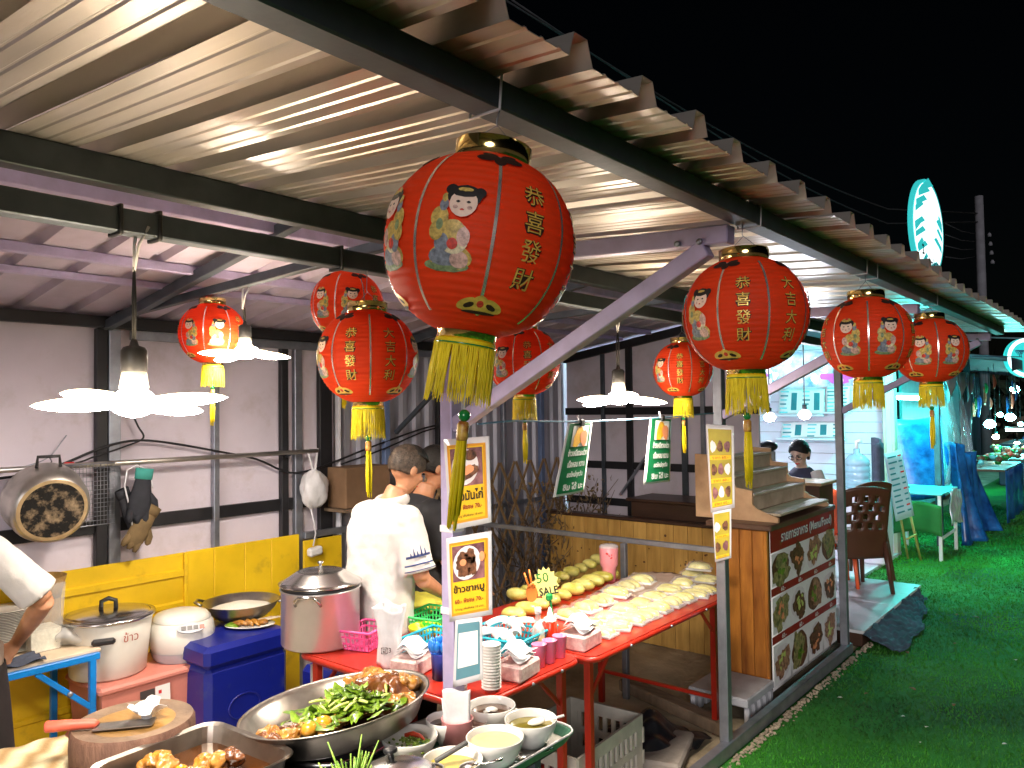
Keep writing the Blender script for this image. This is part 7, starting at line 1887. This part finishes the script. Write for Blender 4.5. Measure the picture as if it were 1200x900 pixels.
pendant(1184, 489, 13.5, 2.5, .085, 'round glowing bulb above the tube light over the second goods stall', m_='bulb_cyan')
tube_light(P(1180, 504, d=14.0), P(1199, 504, d=14.8), 'tube light below the round bulbs of the second goods stall')
tube_light((-1.9, 9.0, 2.45), (-1.9, 9.9, 2.45), 'tube light under the shop eaves over the tiled step')
# round hanging sign
mat('sign_teal', (.02, .46, .46), .4, emit=.35, ecol=(.05, .7, .7)); mat('sign_lit', (.9, .95, .95), .4, emit=.8, ecol=(.85, 1, 1))
def round_sign(c, right, r, label, tall=1.):
    t = thing('round_sign', label, 'sign', c); M = plane_M(c, right, (0, 0, 1)); n_ = 40
    MB().prism([(r * math.cos(a), r * tall * math.sin(a)) for a in np.linspace(0, 2 * PI, n_ + 1)[:-1]], .08, M @ Matrix.Translation((0, 0, -.08))).build('sign_case', 'sign_teal', t)
    return t, M
c = P(1203, 419, d=9.6); t, M = round_sign(c, CAMROT @ Vector((1, 0, 0)), .24, 'round teal sign with white rim hung over the walkway')
ri = MB(); nn = 40
ri.add([M @ Vector((rr_ * math.cos(a), rr_ * math.sin(a), .003)) for rr_ in (.195, .24) for a in np.linspace(0, 2 * PI, nn + 1)[:-1]], [(k, (k + 1) % nn, nn + (k + 1) % nn, nn + k) for k in range(nn)]); ri.build('white_rim', 'sign_lit', t)
m = MB()
for k in range(6): m.tube([M @ Vector((-.12 + .02 * k + .05 * math.cos(a), .03 + .06 * math.sin(a), .006)) for a in np.linspace(.3 * k, 2.2 + .3 * k, 8)], .004, 5)
m.build('drawn_mark', 'print_navy', t)
MB().tube([c + Vector((0, .05, .24)), c + Vector((-.9, .3, .34))], .012, 6).build('sign_arm', 'steel_dark', t)
# tall lit oval sign above the roofs
c = P(1088, 268, d=15.0)
vd = (CAM0 - c); vd.z = 0; vd.normalize(); rgt = Vector((-vd.y, vd.x, 0)); al = math.radians(73)
rt_ = (rgt * math.cos(al) - vd * math.sin(al)).normalized()
t, M = round_sign(c, rt_, .90, 'tall lit oval sign with teal brush strokes above the roofs', 1.06)
m = MB(); disc(m, M, 0, 0, .84, .89, .006, 40); m.build('lit_face', 'sign_lit', t)
rd = random.Random(12)
for k in range(22):
    a = rd.uniform(1.9, 4.6) if k < 16 else rd.uniform(-.6, .5); rr_ = .78; p0 = Vector((rr_ * math.cos(a), rr_ * 1.06 * math.sin(a), .009)); L = rd.uniform(.3, .72) * (1 if k < 16 else .7)
    m = MB(); dx_ = -math.copysign(1, p0.x); m.add([M @ Vector(v) for v in ((p0.x, p0.y - .05, .009 + k * .0002), (p0.x + dx_ * L, p0.y + .16, .009 + k * .0002), (p0.x + dx_ * L * .7, p0.y + .22, .009 + k * .0002), (p0.x, p0.y + .06, .009 + k * .0002))], [(0, 1, 2, 3)]); m.build('brush_stroke', 'sign_teal', t)
put_text(MB(), '2', M, height=.20, x=-.36, y=-.44, z=.012, bold=.03).build('sign_lettering', 'print_black', t)
put_text(MB(), 'drinks', M, width=.85, height=.2, x=.06, y=-.66, z=.012, bold=.02).build('sign_lettering', 'print_navy', t)
MB().tube([(c.x, c.y, 0), (c.x, c.y, c.z - .9)], .06, 10).build('sign_pole', 'steel_dark', t)
# power pole and wires
mat('concrete_pole', (.12, .12, .14), .9, 0, .2, 4)
c = P(1147, 230, d=24.)
t = thing('power_pole', 'plain concrete power pole standing against the night sky', 'pole', (c.x, c.y, 0))
MB().tube([(c.x, c.y, 0), (c.x, c.y, c.z)], [.15, .12], 10).build('pole_shaft', 'concrete_pole', t)
for k in range(4): MB().lathe([(.0, .0), (.05, .0), (.06, .05), (.03, .12), (0, .12)], 10, (c.x + .25 + .02 * k, c.y - .02, c.z - 1.3 - .28 * k)).build('insulator', 'concrete_pole', t)
mat('sky_wire', (.03, .03, .035), .6)
for k, (a, b_, lab) in enumerate((((560, -20), (1040, 245), 'upper power line crossing the night sky above the canopy'), ((600, 0), (1040, 262), 'lower power line crossing the night sky above the canopy'))):
    p0, p1 = P(*a, d=7.5), P(*b_, d=20); p2 = P(1147, 250 + 10 * k, d=24)
    pts = [p0.lerp(p1, u / 12) - Vector((0, 0, .25 * math.sin(PI * u / 12))) for u in range(13)] + [p2]
    tag(MB().tube(pts, [.010 + .009 * i / 13 for i in range(14)], 6).build('power_line', 'sky_wire'), lab, 'wire', 'power lines in the sky')
for k in range(4):
    p0, p1 = P(1108, 262 + 13 * k, d=20), P(1142, 274 + 9 * k, d=24)
    tag(MB().tube([p0, (p0 + p1) / 2 - Vector((0, 0, .06)), p1], .014, 6).build('power_line', 'sky_wire'), 'short wire strung between the oval sign and the concrete pole', 'wire', 'short wires by the concrete pole')

# dark stalls continuing along the walkway and the hedge closing the view
mat('canvas_dark', (.02, .03, .05), .8, 0, .3, 2); mat('hedge', (.006, .016, .006), .9, 0, .6, 3)
for i, (y, lab) in enumerate(((20.5, 'dim stall with a dark canvas roof beyond the goods stalls'), (24.5, 'farther dim stall with a dark canvas roof and a lit counter'), (29.0, 'farthest dim stall with a dark canvas roof near the hedge'))):
    t = thing('far_stall', lab, 'stall', (-2.4, y, 0), 'dim stalls far along the walkway')
    MB().grid(lambda u, v: (-4.4 + 3.0 * u, y - 1.7 + 3.4 * v, 2.75 - .4 * u + .1 * math.sin(PI * v)), 8, 10).build('stall_roof', 'canvas_dark', t, solid=.01)
    for (x, yy_) in ((-1.45, y - 1.65), (-1.45, y + 1.65)): MB().bar((x, yy_, 0), (x, yy_, 2.4), .07, .07, up=(1, 0, 0)).build('stall_post', 'steel_dark', t)
    MB().box((-4.3, y, 1.3), (.06, 3.4, 2.6), b=.01).build('back_panel', 'canvas_dark', t)
    MB().box((-2.1, y, .45), (.8, 2.4, .88), b=.02).build('stall_counter', 'tarp_blue' if i % 2 else 'canvas_dark', t)
    cc = Vector((-2.3, y, 2.05)); tt = thing('pendant_bulb', ('small glowing bulb in the dim stall beyond the goods stalls', 'small glowing bulb over the lit counter farther along', 'small glowing bulb in the farthest dim stall')[i], 'lamp', cc, 'bare bulbs in the far stalls')
    MB().ball(cc, .09, 14, 10).build('bulb', 'bulb_cyan', tt); MB().tube([cc + Vector((0, 0, .08)), Vector((cc.x, cc.y, 2.5))], .01, 6).build('bulb_cord', 'wire_black', tt)
rd = random.Random(6); m = MB()
for k in range(2600):
    p0 = Vector((rd.uniform(-16, 14), 44 + rd.uniform(-1.2, 1.2), abs(rd.gauss(1.2, 1.0)))); R = Euler((rd.uniform(0, 6), rd.uniform(0, 6), rd.uniform(0, 6))).to_matrix(); L = rd.uniform(.25, .5)
    m.add([p0 + R @ Vector(v) for v in ((-L, 0, 0), (0, -L * .5, .05), (L, 0, 0), (0, L * .5, .05))], [(0, 1, 2, 3)])
tag(m.build('far_hedge', 'hedge'), 'dark hedge closing the far end of the walkway', 'hedge', kind='stuff')

# more lamps and hung goods in the far stalls
mat('bulb_warm', (1, .9, .7), .5, emit=70, ecol=(1, .78, .45))
for (px, py, d, m_, lab) in ((1167, 512, 14.5, 'bulb_warm', 'small warm bulb low over the greens of the first goods stall'), (1192, 520, 16.5, 'bulb_warm', 'small warm bulb beside the blue awning post'), (1172, 486, 16.0, 'bulb_cyan', 'small cool bulb between the round bulbs under the awning'), (1196, 497, 18.5, 'bulb_cyan', 'small cool bulb near the second awning post')):
    pendant(px, py, d, 2.45, .06, lab, m_=m_)
rd = random.Random(44)
for k in range(26):
    y = rd.uniform(12.9, 17.6); x = rd.uniform(-2.75, -1.7); h = rd.uniform(.12, .35); w = rd.uniform(.10, .22); z1 = rd.uniform(1.75, 2.2)
    t = thing('hung_pouch', 'small packaged snack pouch hanging in a row under the dark awning', 'pouch', (x, y, z1), 'snack pouches hung in the goods stalls')
    mm = rd.choice(['tarp_blue', 'menu_cyan', 'print_plate', 'handle_red', 'sign_orange', 'clip_green', 'banner_violet'])
    MB().grid(lambda u, v: (x + .03 * math.sin(PI * u) * math.sin(PI * v), y + (u - .5) * w, z1 - h * v), 4, 5).build('pouch_body', mm, t, solid=.015)
    MB().tube([(x, y, z1), (x, y, 2.40)], .004, 5).build('pouch_string', 'wire_black', t)
mat('dry_litter', (.16, .10, .04), .8, 0, .4, 20)
for k in range(34):
    p = Vector((rd.uniform(-1.55, .8), rd.uniform(2.9, 8.5), .024)); a = rd.uniform(0, 6); l_ = rd.uniform(.012, .028)
    tag(MB().grid(lambda u, v: p + rotz(a) @ Vector(((u - .5) * l_ * 2, (v - .5) * l_ * math.sin(PI * (.1 + .8 * u)), .006 * math.sin(3 * u))), 3, 2).build('fallen_leaf', 'dry_litter', solid=.001), 'small dry brown leaf lying on the green turf', 'leaf', 'dry leaves on the turf')
